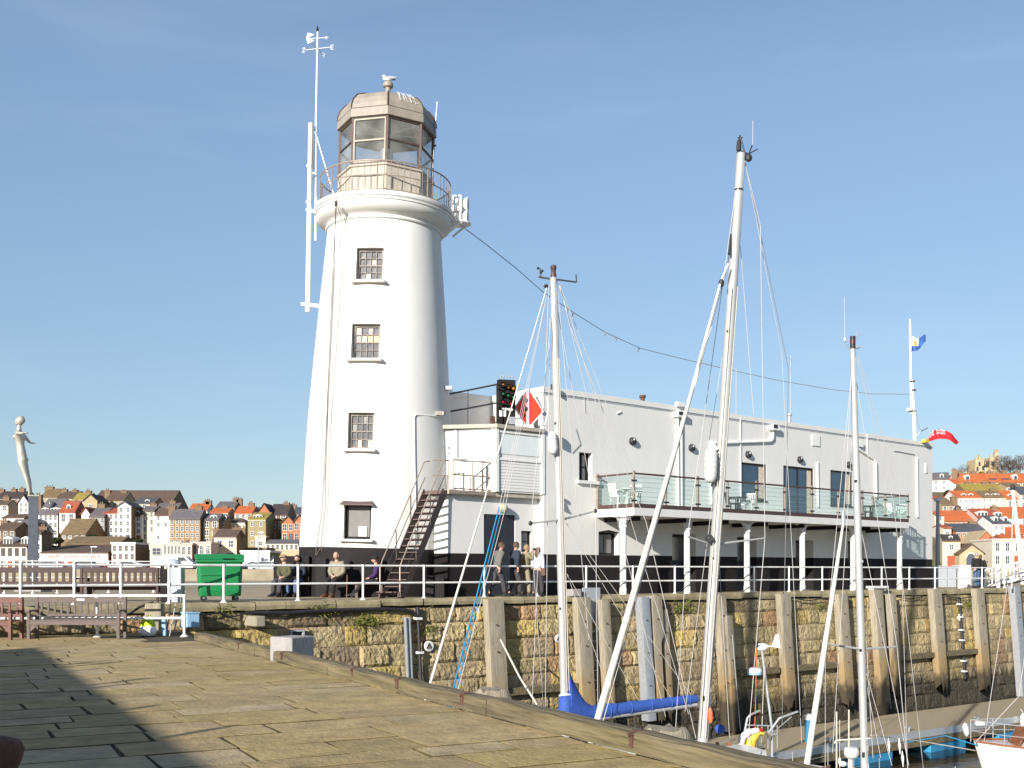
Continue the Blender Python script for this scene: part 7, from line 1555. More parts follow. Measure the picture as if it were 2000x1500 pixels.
# open sea beyond, so that the sky meets water behind the land
struct(MB().add([(-3000, 340, -5.05), (3000, 340, -5.05), (3000, 5000, -5.05), (-3000, 5000, -5.05)], [(0, 1, 2, 3)]).build('open_sea', 'water'))
HG = 'houses of the old town across the harbour'
def house(label, x0, x1, yb, ye, yr, Y, wall, roof, typ='side', nx=2, ny=2, D=7., rot=0., dorm=(), chim=(), wf='far_frame', ww=.45, wh=.62, group=HG, top=.12, bot=.04, door=True, cat='house', wsp=None, pots='w_brown', name='house', flank=None):
    X0, X1 = XP(x0, Y), XP(x1, Y); w_ = X1 - X0
    if rot: w_ = w_ / math.cos(R(rot))
    zb = ZP(yb, Y) - 1.5; ze = ZP(ye, Y); zr = ZP(yr, Y + (D / 2 if typ in ('side', 'hip') else 0 if typ == 'front' else D)); g = ZP(yb, Y)
    M = Matrix.Translation((X0, Y, zb)) @ Matrix.Rotation(R(rot), 4, 'Z'); t = thing(name, label, cat, M=M, group=group)
    H = ze - zb; G_ = g - zb; Rz = max(zr - zb, H + .05); L = lambda: MB()
    b = MB()
    if typ == 'front': b.ext([(0, 0, 0), (w_, 0, 0), (w_, 0, H), (w_ / 2, 0, Rz), (0, 0, H)], (0, D, 0))
    elif typ == 'side': b.ext([(0, 0, 0), (0, D, 0), (0, D, H), (0, D / 2, Rz), (0, 0, H)], (w_, 0, 0))
    elif typ == 'shed': b.ext([(0, 0, 0), (0, D, 0), (0, D, Rz), (0, 0, H)], (w_, 0, 0))
    else: b.box(0, w_, 0, D, 0, H)
    fm = flank or (rnd.choice(['w_brown', 'w_brown', 'w_hotel', wall]) if x1 < 600 else wall)
    wo = b.build('wall', [wall, fm] if fm != wall else wall, t, local=True)
    if fm != wall:
        for f in wo.data.polygons: f.material_index = 1 if abs(f.normal.x) > .9 else 0
    g_ = MB(); g_.box(.03, w_ - .03, -.16, -.006, H - .16, H - .02); g_.build('gutter', 'far_frame' if rnd.random() < .4 else 'w_brown', t, local=True) if typ in ('side', 'hip') else None
    o = .22; b = MB(); th = .14
    if typ == 'front':
        for s in (0, 1):
            xa = -o if s == 0 else w_ + o; za = H - o * (Rz - H) / (w_ / 2)
            b.ext([(xa, -o, za + .01), (w_ / 2, -o, Rz + .01), (w_ / 2, -o, Rz + th + .05), (xa, -o, za + th)], (0, D + o, 0))
    elif typ == 'side':
        for s in (0, 1):
            ya = -o if s == 0 else D + o; za = H - o * (Rz - H) / (D / 2)
            b.ext([(-.05, ya, za + .01), (-.05, D / 2, Rz + .01), (-.05, D / 2, Rz + th + .04), (-.05, ya, za + th)], (w_ + .1, 0, 0))
    elif typ == 'shed': b.ext([(-.08, -o, H - o * (Rz - H) / D + .01), (-.08, D, Rz + .01), (-.08, D, Rz + th), (-.08, -o, H - o * (Rz - H) / D + th)], (w_ + .16, 0, 0))
    elif typ == 'hip':
        k = min(D / 2, w_ * .35); b.add([(-o, -o, H + .01), (w_ + o, -o, H + .01), (w_ + o, D + o, H + .01), (-o, D + o, H + .01), (k, D / 2, Rz), (w_ - k, D / 2, Rz)], [(0, 1, 5, 4), (1, 2, 5), (2, 3, 4, 5), (3, 0, 4), (3, 2, 1, 0)])
    else: b.box(-.1, w_ + .1, -.12, D + .1, H + .005, H + .28)
    rf = b.build('roof', roof if typ != 'flat' else wall, t, local=True)
    for c in chim:
        cx = XP(c[0], Y + D / 2) - X0; cy = D / 2; cw = c[2] if len(c) > 2 else .55; zc = ZP(c[1], Y + D / 2) - zb
        b = MB(); b.box(cx - cw, cx + cw, cy - .4, cy + .4, H, zc); b.box(cx - cw - .07, cx + cw + .07, cy - .47, cy + .47, zc + .002, zc + .14)
        for k in range(2 if cw < .6 else 3): b.lathe([(.13, zc + .14), (.11, zc + .5)], 8, (cx - cw * .6 + k * cw * .6 + .05, cy, 0))
        b.build('chimney', pots, rf, local=True)
    for dx, dy, dw in dorm:
        cx = XP(dx, Y) - X0; fy = D * .12; z0 = H + (Rz - H) * .2; dh = (Y / F) * dy; hw = (Y / F) * dw / 2; b = MB()
        b.ext([(cx - hw, fy, z0), (cx + hw, fy, z0), (cx + hw, fy, z0 + dh * .8), (cx, fy, z0 + dh), (cx - hw, fy, z0 + dh * .8)], (0, D * .35, 0)); d_ = b.build('dormer', 'far_frame', rf, local=True)
    for d_ in [k for k in kids(rf) if k.name.startswith('dormer')] if dorm else []: pass
    for (dx, dy, dw) in dorm:
        cx = XP(dx, Y) - X0; fy = D * .12 - .02; z0 = H + (Rz - H) * .2; dh = (Y / F) * dy; hw = (Y / F) * dw / 2
        n = max(1, int(dw / 6)); b = MB()
        for k in range(n): xa = cx - hw + 2 * hw * (k + .15) / n; xb = cx - hw + 2 * hw * (k + .85) / n; b.box(xa, xb, fy - .01, fy + .01, z0 + dh * .15, z0 + dh * .72)
        b.build('dormer_pane', 'far_pane', rf, local=True)
    if nx and ny:
        sw_, sh_ = w_ / nx, (H - G_) / ny; a, c = sw_ * ww / 2, sh_ * wh / 2
        b = MB(); fr = min(.12, a * .25)
        for q in ((-a - fr, -a, -c - fr, c + fr), (a, a + fr, -c - fr, c + fr), (-a, a, c, c + fr), (-a, a, -c - fr * 1.5, -c), (-a, a, -fr * .35, fr * .35), (-fr * .35, fr * .35, -c, -fr * .35), (-fr * .35, fr * .35, fr * .35, c)): b.box(q[0], q[1], -.07, -.005, q[2], q[3])
        b.cur = 1; b.box(-a, a, -.03, -.006, -c, c)
        first = None
        for j in range(ny):
            for i in range(nx):
                if wsp and (i, j) in wsp: continue
                if door and j == 0 and i == nx // 2 and ny > 1: continue
                p = Vector((sw_ * (i + .5), 0, G_ + sh_ * (j + .52)))
                if first is None: first = b.build('window', [wf, 'far_pane'], t, local=True); o_ = first
                else: o_ = first.copy(); COL.objects.link(o_); o_.parent = t; MW[o_.name] = mw(t)
                o_.location = p
        if door and ny > 1:
            dw = min(.55, sw_ * .3); x = sw_ * (nx // 2 + .5); b = MB(); b.box(x - dw, x + dw, -.06, -.004, G_, G_ + min(2.1, sh_ * .85)); b.build('door', rnd.choice(['slate_dark', 'r_red', 'w_brown', 'far_frame']), t, local=True)
    return t
rnd.seed(77)
W_, C_ = 'w_white', 'w_cream'
# ---- left shore, front row
house('half-timbered white inn with brown roof and two gables at the far left', -14, 53, 1112, 1068, 1054, 150, W_, 'r_brown', nx=5, ny=2, D=8, wf='w_brown', dorm=((9, 18, 18), (44, 18, 18)))
house('tall narrow white house just right of the statue column, front row', 69, 81, 1112, 1042, 1035, 150, W_, 'r_brown', nx=1, ny=4, D=3.4, chim=((86, 1031),))
A = house('long low white arcade with red letters and brown lean-to roof', 80, 211, 1112, 1080, 1066, 149.5, W_, 'r_brown', 'shed', nx=0, ny=0, D=9, cat='arcade', name='arcade')
house('brown building with white windows rising behind the long arcade', 128, 232, 1085, 1063, 1050, 160, 'w_brown', 'r_tan', nx=7, ny=1, D=8, door=False, ww=.6, wh=.3)
house('white bow-fronted building at the right end of the long arcade', 218, 264, 1112, 1063, 1060, 150, W_, 'r_grey', 'flat', nx=4, ny=3, D=5.8, wf='w_pink')
house('cream flat-roofed building with one large window, right of the bow front', 293, 319, 1112, 1066, 1063, 150, C_, 'r_grey', 'flat', nx=1, ny=2, D=5, ww=.55, wh=.5, wf='w_grey')
house('cream stone front with a row of narrow windows above the litter bin', 319, 353, 1112, 1062, 1058, 150, C_, 'r_grey', 'flat', nx=5, ny=2, D=5, ww=.5)
house('pink rendered front left of the green bin', 353, 375, 1112, 1064, 1060, 150, 'w_pink', 'r_grey', 'flat', nx=2, ny=2, D=5)
house('pinkish shop front partly behind the green bin', 375, 412, 1112, 1062, 1058, 151, 'w_pink', 'r_red', 'flat', nx=3, ny=2, D=6)
house('cream house with dark roof and end chimneys above the green bin', 418, 462, 1104, 1049, 1035, 155, 'w_yellow', 'r_brown', nx=2, ny=2, D=6, chim=((424, 1036), (468, 1033, .9)), pots='w_brown', ww=.4, wh=.45)
B_ = house('white amusement arcade with red fascia and tall windows right of the green bin', 470, 527, 1116, 1079, 1076, 148.5, W_, 'r_grey', 'flat', nx=4, ny=1, D=7, door=False, cat='arcade', name='arcade', wh=.3)
house('tiny white gabled shop right of the red fascia', 527, 542, 1116, 1097, 1087, 148.6, W_, 'r_slate', 'front', nx=2, ny=1, D=6, door=False)
house('long low white terrace above the grey retaining wall near the lighthouse', 519, 583, 1076, 1062, 1056, 168, W_, 'r_grey', nx=7, ny=1, D=5, door=False, wf='w_yellow')
MBw = MB().box(XP(538, 158), XP(640, 158), 157.6, 158.4, .5, ZP(1074, 158)); T(MBw.build('retaining_wall', 'w_stone'), 'grey-brown stone retaining wall below the long white terrace', 'wall')
house('low brown block under the olive house, behind the amusement arcade', 455, 520, 1090, 1073, 1070, 160, 'w_brown', 'r_red', 'flat', nx=4, ny=1, D=6, door=False)
# ---- left shore, middle row
house('white hotel with two rows of dormers right of the statue column', 75, 113, 1048, 1004, 976, 185, W_, 'r_grey', nx=4, ny=3, D=8, dorm=((83, 7, 13), (104, 7, 20), (92, 20, 1)), chim=((76, 968),))
house('white house with bright red roof and one dormer', 116, 147, 1024, 1000, 980, 184, W_, 'r_red', nx=2, ny=1, D=5, dorm=((131, 11, 8),), chim=((150, 982),), door=False)
house('small white gable end between the red roof and the blue-white house', 159, 175, 1018, 1003, 992, 183, W_, 'r_red', 'front', nx=0, ny=0, D=6)
house('large brown tiled roof with a dark gable in front of the white houses', 119, 168, 1056, 1043, 1015, 172, 'w_brown', 'r_tan', nx=4, ny=1, D=8.5, door=False, wh=.4)
house('blue-white tall house with grey roof in the middle of the left town', 174, 204, 1054, 1009, 993, 182, 'w_grey', 'r_grey', nx=3, ny=3, D=7, chim=((200, 986),))
house('white house with pinkish roof left of the white tower house', 203, 231, 1055, 1003, 994, 183, W_, 'r_red', nx=3, ny=4, D=6)
house('white tower-like house with a small front gable', 230, 256, 1056, 989, 981, 179, W_, 'r_grey', 'front', nx=2, ny=5, D=6, ww=.35)
house('white house with a big dark window right of the white tower house', 252, 277, 1056, 1007, 996, 181, W_, 'r_brown', nx=2, ny=4, D=6, dorm=((264, 8, 10),))
house('cream four-storey house with grey roof left of the plain white house', 277, 302, 1056, 998, 990, 182, C_, 'r_grey', nx=2, ny=4, D=5, ww=.3, chim=((301, 986),))
house('plain white house with few windows left of the brick hotel', 302, 331, 1056, 1006, 994, 181, W_, 'r_brown', nx=2, ny=4, D=5, ww=.25, wsp={(1, 1), (1, 3), (0, 1)}, chim=((333, 992),))
house('brown brick hotel with rows of white framed windows', 331, 391, 1066, 1013, 996, 178, 'w_hotel', 'r_grey', nx=6, ny=4, D=5, chim=((337, 990), (389, 990)), ww=.55)
house('olive brick house with white bays right of the brick hotel', 396, 427, 1066, 1016, 1005, 179, 'w_olive', 'r_grey', nx=2, ny=3, D=5, dorm=((415, 8, 14),), ww=.5)
house('narrow tan house between the olive house and the cream hipped house', 426, 441, 1060, 1016, 1008, 181, 'w_tan', 'r_grey', nx=1, ny=3, D=5, dorm=((434, 8, 13),))
house('cream house with dark hipped roof behind the yellow-cream house', 434, 479, 1054, 1021, 1012, 184, C_, 'r_brown', 'hip', nx=3, ny=1, D=7, door=False, wh=.25)
house('olive house with grey mansard and two white windows', 484, 519, 1070, 1015, 1003, 176, 'w_olive', 'r_moss', nx=2, ny=3, D=9, dorm=((500, 8, 18),), ww=.3, wh=.4)
house('cream lower wing in front of the olive mansard house', 499, 519, 1074, 1050, 1048, 174, C_, 'r_grey', 'flat', nx=1, ny=1, D=2, door=False, ww=.3, wh=.3)
house('dark brown block left of the two red gables', 530, 552, 1058, 1016, 1013, 182, 'w_brown', 'r_slate', 'flat', nx=2, ny=2, D=6)
house('red brick gabled house, left of the twin gables by the lighthouse', 550, 574, 1058, 1021, 1009, 178, 'w_brick', 'r_brown', 'front', nx=2, ny=2, D=7, wf='w_cream', ww=.6)
house('red brick gabled house, right of the twin gables by the lighthouse', 574, 594, 1058, 1019, 1007, 178, 'w_brick', 'r_brown', 'front', nx=2, ny=2, D=7, wf='w_cream', ww=.6)
house('low brown house at the left edge below the cream house', -8, 30, 1075, 1035, 1022, 168, 'w_brown', 'r_brown', nx=3, ny=2, D=6, chim=((10, 1018),))
house('red brick block with white dormer left of the statue column', 18, 56, 1078, 1028, 1016, 172, 'w_brick', 'r_grey', nx=3, ny=2, D=5, dorm=((35, 8, 8),))
house('white low houses in the gap left of the statue column', 4, 48, 1040, 1012, 1006, 180, W_, 'r_brown', nx=4, ny=1, D=5, door=False)
# ---- left shore, skyline
house('cream house with dark right flank at the left edge of the skyline', -12, 16, 1014, 986, 978, 192, C_, 'r_brown', nx=2, ny=2, D=4, chim=((14, 972),))
house('row of dark roofs on the skyline at the far left', -10, 45, 990, 974, 961, 232, 'w_brown', 'r_dark', nx=4, ny=1, D=8, chim=((4, 957), (28, 956), (44, 955)), door=False)
house('white gabled house immediately left of the statue feet', 36, 55, 1012, 981, 967, 190, W_, 'r_brown', 'front', nx=2, ny=3, D=7)
house('brown roofed house with big chimney on the skyline right of the statue', 78, 112, 988, 972, 956, 228, 'w_tan', 'r_tan', nx=3, ny=1, D=9, chim=((97, 952, .9),), door=False)
house('grey-brown roofed house second right of the statue on the skyline', 112, 146, 990, 974, 961, 226, 'w_brown', 'r_brown', nx=3, ny=1, D=8, chim=((127, 957), (147, 958)), door=False)
house('house with a yellow mossy roof on the skyline', 142, 172, 992, 976, 964, 216, 'w_pink', 'r_moss', nx=3, ny=1, D=6, chim=((173, 960),), door=False)
house('tan gable wall below the left end of the long hall roof', 163, 190, 1000, 978, 966, 206, 'w_tan', 'r_brown', 'front', nx=1, ny=1, D=6, door=False, ww=.2, wh=.3)
house('brown brick house with twin chimneys in front of the long hall roof', 206, 242, 1000, 977, 963, 214, 'w_tan', 'r_brown', nx=3, ny=1, D=7, chim=((211, 959), (243, 961)), door=False)
house('long hall with a great dark roof and gable on the skyline', 176, 333, 1000, 987, 959, 236, 'w_brown', 'r_brown', nx=0, ny=0, D=13, cat='hall', name='hall')
house('grey roofed cream house below the right end of the long hall', 262, 302, 1000, 983, 974, 208, C_, 'r_slate', nx=3, ny=1, D=6, door=False, dorm=((285, 6, 9),))
house('brown house under the gable of the long hall', 303, 345, 1010, 996, 984, 204, 'w_tan', 'r_grey', nx=3, ny=1, D=6, chim=((338, 980),), door=False)
house('orange roofed house with paired chimneys behind the olive brick house', 368, 405, 1010, 997, 985, 214, 'w_white', 'r_orange', nx=3, ny=1, D=6, chim=((404, 980), (408, 979)), door=False)
house('tan stone house with grey slate roof and tall chimney stack on the skyline', 421, 458, 1014, 992, 981, 226, 'w_tan', 'r_grey', nx=3, ny=1, D=7, chim=((461, 975, .6), (468, 976, .6)), door=False)
house('red roofed cottage below the tan stone house', 410, 446, 1014, 1002, 994, 206, 'w_brick', 'r_orange', nx=3, ny=1, D=6, chim=((440, 990),), door=False)
house('orange roofed cottage right of the tan stone house', 458, 492, 1014, 1003, 990, 206, 'w_pink', 'r_orange', nx=3, ny=1, D=7, chim=((491, 984),), door=False)
house('grey roofed cottage left of the red gable on the skyline', 489, 508, 1014, 1002, 992, 210, 'w_grey', 'r_grey', nx=2, ny=1, D=6, door=False)
house('red brick gable on the skyline left of the long dark roof', 504, 527, 1016, 1001, 984, 208, 'w_brick', 'r_dark', 'front', nx=1, ny=1, D=7, door=False, ww=.2)
house('house with a long black roof on the skyline near the lighthouse', 526, 562, 1016, 1005, 986, 209, 'w_brown', 'r_dark', nx=2, ny=1, D=8, door=False, chim=((560, 983),))
house('dark roofed house touching the lighthouse edge on the skyline', 572, 596, 1014, 1003, 992, 226, 'w_tan', 'r_slate', nx=2, ny=1, D=7, chim=((574, 987),), door=False)
# lettering and red fascia
Yt = 149.5; text_part('lettering', 'HAPPY LEISURE ARCADE', 7.6 * Yt / F * 1.25, Matrix.Translation(P(145, 1087, Yt) - Vector((0, .06, 0))) @ Matrix.Rotation(R(90), 4, 'X'), 'w_sign', A)
for k, (x, m) in enumerate(((101, 'float_blue'), (120, 'w_brown'), (137, 'r_red'), (163, 'w_brown'), (183, 'float_blue'))):
    p = P(x, 1097, Yt); MB().box(p.x - .32, p.x + .32, Yt - .08, Yt - .01, p.z - .16, p.z + .16).build('small_sign', m, A)
MB().box(XP(80, Yt), XP(211, Yt), Yt - .9, Yt - .02, ZP(1107, Yt), ZP(1100, Yt)).build('red_awning', 'flag_red', A)
for k in range(9): x = XP(86 + 14.5 * k, Yt); MB().box(x, x + .7, Yt - .05, Yt - .012, 1.5, ZP(1108.6, Yt)).build('shop_door', 'far_pane', A)
Yt = 148.5; MB().box(XP(470, Yt), XP(524, Yt), Yt - .5, Yt - .02, ZP(1113, Yt), ZP(1105, Yt)).build('red_fascia', 'red_sig', B_)
text_part('lettering', 'CASBAH', 8.5 * Yt / F, Matrix.Translation(P(494, 1109, Yt) - Vector((0, .53, 0))) @ Matrix.Rotation(R(90), 4, 'X'), 'w_cream', B_)
MB().box(XP(485, Yt), XP(518, Yt), Yt - .04, Yt - .012, 1.4, ZP(1113.5, Yt)).build('dark_entrance', 'slate_dark', B_)
# ---- right shore
house('white house with grey roof and dormer beside the far corner of the clubhouse', 1820, 1848, 972, 937, 925, 226, W_, 'r_grey', nx=2, ny=3, D=6, rot=-22, dorm=((1838, 9, 7),), chim=((1850, 920),), ww=.3, wh=.45)
for i, (a, c, dm_, lb) in enumerate(((1873, 1899, ((1893, 12, 9),), 'orange roofed terrace house with white arched dormer below the castle'), (1899, 1931, (), 'orange roofed terrace house with a row of white windows below the castle'), (1931, 1959, (), 'orange roofed terrace house with solar panels under the bare tree'), (1959, 1984, (), 'second orange roofed terrace house with solar panels'), (1984, 2016, ((1987, 13, 8),), 'orange roofed terrace house with dormer at the right picture edge'))):
    h_ = house(lb, a, c, 957, 942, 926, 226, 'w_pink' if i < 2 else 'w_tan', 'r_orange', nx=3, ny=1, D=7, dorm=dm_, chim=((a + 2, 922),), door=False)
    if i in (2, 3):
        M = mw(h_); k = (1935, 1961)[i - 2]; z0_, z1_ = ZP(937, 227) , ZP(932, 228); m = MB()
        for q in range(4): x = XP(k + q * 4.2, 226); m.ext([(x, 225.9 + 1.0, ZP(938.5, 226.9)), (x + .40, 226.9, ZP(938.5, 226.9)), (x + .40, 228.2, ZP(933, 228.2)), (x, 228.2, ZP(933, 228.2))], (0, -.12, .18))
        m.build('solar_panel', 'pane_blue', h_)
house('small white house left of the mossy roofs on the hill', 1863, 1877, 968, 944, 937, 222, W_, 'r_orange', nx=1, ny=2, D=5)
house('mossy yellow roofed house in the middle of the hill, left', 1886, 1929, 968, 960, 946, 214, 'w_brown', 'r_moss', nx=4, ny=1, D=7, door=False, chim=((1890, 943), (1922, 943)))
house('mossy yellow roofed house in the middle of the hill, right', 1929, 1965, 968, 960, 947, 214, 'w_brown', 'r_moss', nx=3, ny=1, D=7, door=False, chim=((1938, 943),))
house('tan house left of the slender white pole on the hill', 1965, 1992, 966, 950, 944, 213, 'w_tan', 'r_tan', nx=2, ny=1, D=5, door=False)
house('white house with orange roof and white dormers on the hill', 1869, 1917, 999, 972, 960, 200, W_, 'r_orange', nx=4, ny=2, D=7, dorm=((1886, 6, 9), (1900, 6, 9)), ww=.22, wh=.4, door=False)
house('cream house with brown roof right of the white house on the hill', 1917, 1964, 996, 971, 960, 200, C_, 'r_tan', nx=4, ny=2, D=7, dorm=((1932, 5, 7), (1948, 5, 16)), ww=.22, wh=.4, door=False, chim=((1939, 956),))
house('cream house with orange roof behind the slender pole', 1966, 1993, 995, 974, 960, 199, C_, 'r_orange', nx=2, ny=1, D=7, dorm=((1978, 7, 10),), ww=.3, door=False)
house('cream house with grey roof at the right picture edge', 1992, 2030, 994, 965, 952, 198, C_, 'r_slate', nx=3, ny=2, D=6, ww=.3, door=False)
house('purple-grey house beside the far corner of the clubhouse', 1821, 1841, 1012, 976, 970, 196, 'w_mauve', 'r_red', nx=1, ny=3, D=6, ww=.3)
house('brown tiled house right of the purple-grey house', 1840, 1862, 1004, 986, 974, 193, 'w_tan', 'r_tan', nx=2, ny=1, D=7, door=False, chim=((1863, 972),))
house('narrow cream house behind the grey lamp column', 1826, 1844, 1046, 1006, 1001, 178, C_, 'r_orange', nx=1, ny=3, D=5, ww=.3)
house('long brick row with bright orange roof on the lower hill', 1844, 1911, 1036, 1016, 999, 183, 'w_brick', 'r_orange', nx=7, ny=1, D=8, door=False, ww=.5, wh=.45, chim=((1872, 996),))
house('brick house with dark red roof and a wide white dormer', 1911, 1956, 1032, 1013, 995, 181, 'w_pink', 'r_red', nx=3, ny=1, D=8, dorm=((1924, 12, 20), (1955, 10, 14)), door=False, chim=((1942, 991),))
house('orange roofed house right of the dark red roof, at the picture edge', 1956, 2030, 1030, 1011, 992, 182, 'w_white', 'r_orange', nx=4, ny=1, D=8, door=False)
house('brick house with slate roof, left of the slate pair', 1866, 1901, 1054, 1039, 1025, 168, 'w_brick', 'r_slate', nx=3, ny=1, D=7, door=False)
house('brick house with slate roof, right of the slate pair', 1901, 1940, 1054, 1039, 1024, 168, 'w_brick', 'r_slate', nx=3, ny=1, D=7, door=False, chim=((1899, 1020), (1923, 1016, .8)))
house('cream cottage left of the slate roofed pair', 1842, 1858, 1056, 1031, 1027, 168, C_, 'r_red', nx=1, ny=1, D=5, door=False, ww=.4, wh=.3)
house('white house with dark mansard and two arched dormers', 1939, 1975, 1054, 1023, 1009, 166, W_, 'r_slate', nx=3, ny=2, D=7, dorm=((1950, 12, 8), (1969, 12, 8)), ww=.28, wh=.45)
house('orange gabled house at the right edge behind the cream hotel', 1974, 2014, 1056, 1042, 1026, 164, 'w_brick', 'r_orange', nx=2, ny=2, D=6)
house('brick gable with pale coping behind the stone arch', 1905, 1946, 1074, 1058, 1038, 162, 'w_brick', 'w_tan', 'front', nx=1, ny=1, D=8, door=False, ww=.2)
house('low brick building with slate lean-to roof right of the person at the railing', 1902, 1940, 1106, 1081, 1066, 157, 'w_brick', 'r_slate', 'shed', nx=3, ny=1, D=6, door=False, wh=.3)
hh = house('cream house with dark roof and white dormer left of the stone arch', 1841, 1872, 1107, 1056, 1046, 152, 'w_yellow', 'r_dark', nx=1, ny=2, D=7, rot=-16, dorm=((1857, 8, 7),), ww=.22, wh=.35)
house('cream and white corner building right of the person at the railing', 1938, 2016, 1107, 1056, 1053, 151, C_, 'r_orange', 'flat', nx=4, ny=2, D=7, ww=.35, wh=.62)
house('orange roofed house just behind the cream corner building', 1968, 2014, 1075, 1056, 1046, 160, 'w_brick', 'r_orange', nx=3, ny=1, D=7, door=False)
house('pale rendered house behind the cream corner building, left', 1938, 1968, 1080, 1053, 1049, 161, C_, 'r_red', nx=2, ny=1, D=5, door=False)
ah = house('stone gabled building with a dark arched doorway', 1874, 1921, 1107, 1081, 1064, 150, 'w_stone', 'r_brown', 'front', nx=0, ny=0, D=8)
c = P(1896, 1090, 150); r_ = 8.5 * 150 / F; m = MB(); zb_ = 1.45; pts = [(c.x - r_, 149.93, zb_)] + [(c.x - r_ * math.cos(math.pi * k / 12), 149.93, c.z + r_ * math.sin(math.pi * k / 12)) for k in range(13)] + [(c.x + r_, 149.93, zb_)]; m.ext(pts, (0, .06, 0)); m.build('arched_doorway', 'slate_dark', ah)
m = MB(); pts = [(c.x - r_ * 1.15 * math.cos(math.pi * k / 12), 149.9, c.z + r_ * 1.15 * math.sin(math.pi * k / 12)) for k in range(13)]; m.tube(pts, .14, 6); m.build('arch_ring', 'w_cream', ah)
# castle-like hall on the hill top
def castle():
    Y = 258; t = thing('castle', 'castellated stone building with towers on the hill top', 'castle', P(1930, 925, Y))
    def tower(x0, x1, y0, dp, nm='tower', yb=932, off=0.):
        a, c = XP(x0, Y), XP(x1, Y); z1 = ZP(y0, Y); b = MB(); b.box(a, c, Y + off, Y + off + dp, ZP(yb, Y) - 2, z1); n = max(3, int((c - a) / .9)); s = (c - a) / (2 * n - 1)
        for k in range(n): b.box(a + 2 * k * s, a + (2 * k + 1) * s, Y + off - .05, Y + off + .4, z1 + .002, z1 + .55)
        return b.build(nm, 'w_stone', t)
    tower(1905, 1922, 897, 5); tower(1936, 1955, 893, 6, off=.5); tower(1947.5, 1953.5, 881, 1.2, 'turret', off=1); tower(1914, 1918, 892, .9, 'turret', off=1); tower(1922, 1936, 905, 6, 'hall_wall', off=1.5)
    b = MB(); b.ext([P(1921, 912, Y + 1.2), P(1937, 912, Y + 1.2), P(1937, 900, Y + 1.2), P(1932, 899, Y + 1.2)], (0, 3, 0)); b.build('roof', 'r_dark', t)
    for x, y in ((1909, 916), (1913, 906), (1920, 914), (1928, 914), (1940, 905), (1943, 905)): p = P(x, y, Y); MB().box(p.x - .22, p.x + .22, Y - .06 + (1.5 if 1922 < x < 1936 else .5 if x > 1936 else 0), Y + 1.6, p.z - .5, p.z + .5).build('window', 'far_frame' if x == 1928 else 'far_pane', t)
castle()
b = MB().box(XP(1900, 256), XP(1960, 256), 254, 256, ZP(934, 256) - 2, ZP(922, 256)); T(b.build('terrace_wall', 'w_stone'), 'stone terrace wall below the castle on the hill', 'wall')
# ---- trees and bushes on the hill
def bare_tree(px, yb, yt, w_, Y, label, seed, m='twig', n=420):
    rr = random.Random(seed); p = P(px, yb, Y); H = (yb - yt) * Y / F; Wd = w_ * Y / F / 2; t = thing('bare_tree', label, 'tree', p, group='bare trees on the hill')
    b = MB(); b.tube([p - Vector((0, 0, 1)), p + Vector((0, 0, H * .3)), p + Vector((.2, 0, H * .55))], [H * .045, H * .03, H * .018], 7)
    for k in range(11):
        a = rr.uniform(0, 6.28); s = p + Vector((0, 0, H * rr.uniform(.18, .5))); e = p + Vector((math.cos(a) * Wd * .75, math.sin(a) * Wd * .75, H * rr.uniform(.6, .92))); b.tube([s, s.lerp(e, .5) + Vector((0, 0, -H * .04)), e], [H * .016, H * .01, H * .004], 5)
    b.build('trunk', 'w_brown', t); b = MB()
    for k in range(n):
        while True:
            q = Vector((rr.uniform(-1, 1), rr.uniform(-1, 1), rr.uniform(-.9, 1)))
            if .35 < q.length < 1 + .12 * math.sin(7 * math.atan2(q.z, q.x)): break
        c = p + Vector((q.x * Wd, q.y * Wd, H * .58 + q.z * H * .42)); d = (q * .7 + Vector((rr.gauss(0, .5), rr.gauss(0, .5), rr.gauss(.3, .4)))).normalized() * H * rr.uniform(.07, .16); s = d.cross(Vector((rr.gauss(0, 1), rr.gauss(0, 1), rr.gauss(0, 1)))).normalized() * H * .007
        b.add([c - d * .5 - s, c - d * .5 + s, c + d * .5], [(0, 1, 2)]); d2 = Vector((d.z, d.x, d.y)) * .5; b.add([c - s, c + s, c + d2], [(0, 1, 2)])
    b.build('crown', m, t, recalc=False)
bare_tree(1958, 929, 889, 48, 252, 'large bare brown tree in front of the castle', 1, n=1500); bare_tree(1992, 928, 888, 34, 256, 'bare tree at the right picture edge on the hill top', 2, n=900); bare_tree(1973, 930, 898, 30, 254, 'bare brown tree between the two largest trees on the hill', 3, n=700)
bare_tree(1884, 926, 906, 24, 262, 'low bare shrub left of the castle', 4, n=420); bare_tree(1898, 926, 909, 20, 262, 'dark shrub immediately left of the castle wall', 5, 'evergreen', n=400); bare_tree(1876, 928, 911, 14, 258, 'reddish bare shrub above the orange terrace', 6, n=260)
def bush(px, yb, yt, w_, Y, label, seed, m='evergreen', n=900):
    rr = random.Random(seed); p = P(px, yb, Y); H = (yb - yt) * Y / F; Wd = w_ * Y / F / 2; b = MB()
    t = thing('bush', label, 'bush', p, group='bushes in the town'); MB().tube([p - Vector((0, 0, .5)), p + Vector((0, 0, H * .5))], H * .05, 6).build('stem', 'w_brown', t)
    for k in range(n):
        q = Vector((rr.gauss(0, 1), rr.gauss(0, 1), rr.gauss(0, 1))).normalized() * (rr.random() ** .4); q *= 1 + .18 * mnoise.noise(q * 2 + Vector((seed, 0, 0))); c = p + Vector((q.x * Wd, q.y * Wd, H * .5 + q.z * H * .5)); s = Wd * .16
        u = Vector((rr.gauss(0, 1), rr.gauss(0, 1), rr.gauss(0, 1))).normalized() * s; v = u.orthogonal().normalized() * s * .8; b.add([c - u, c - v, c + u, c + v], [(0, 1, 2, 3)])
    b.build('foliage', m, t, recalc=False)
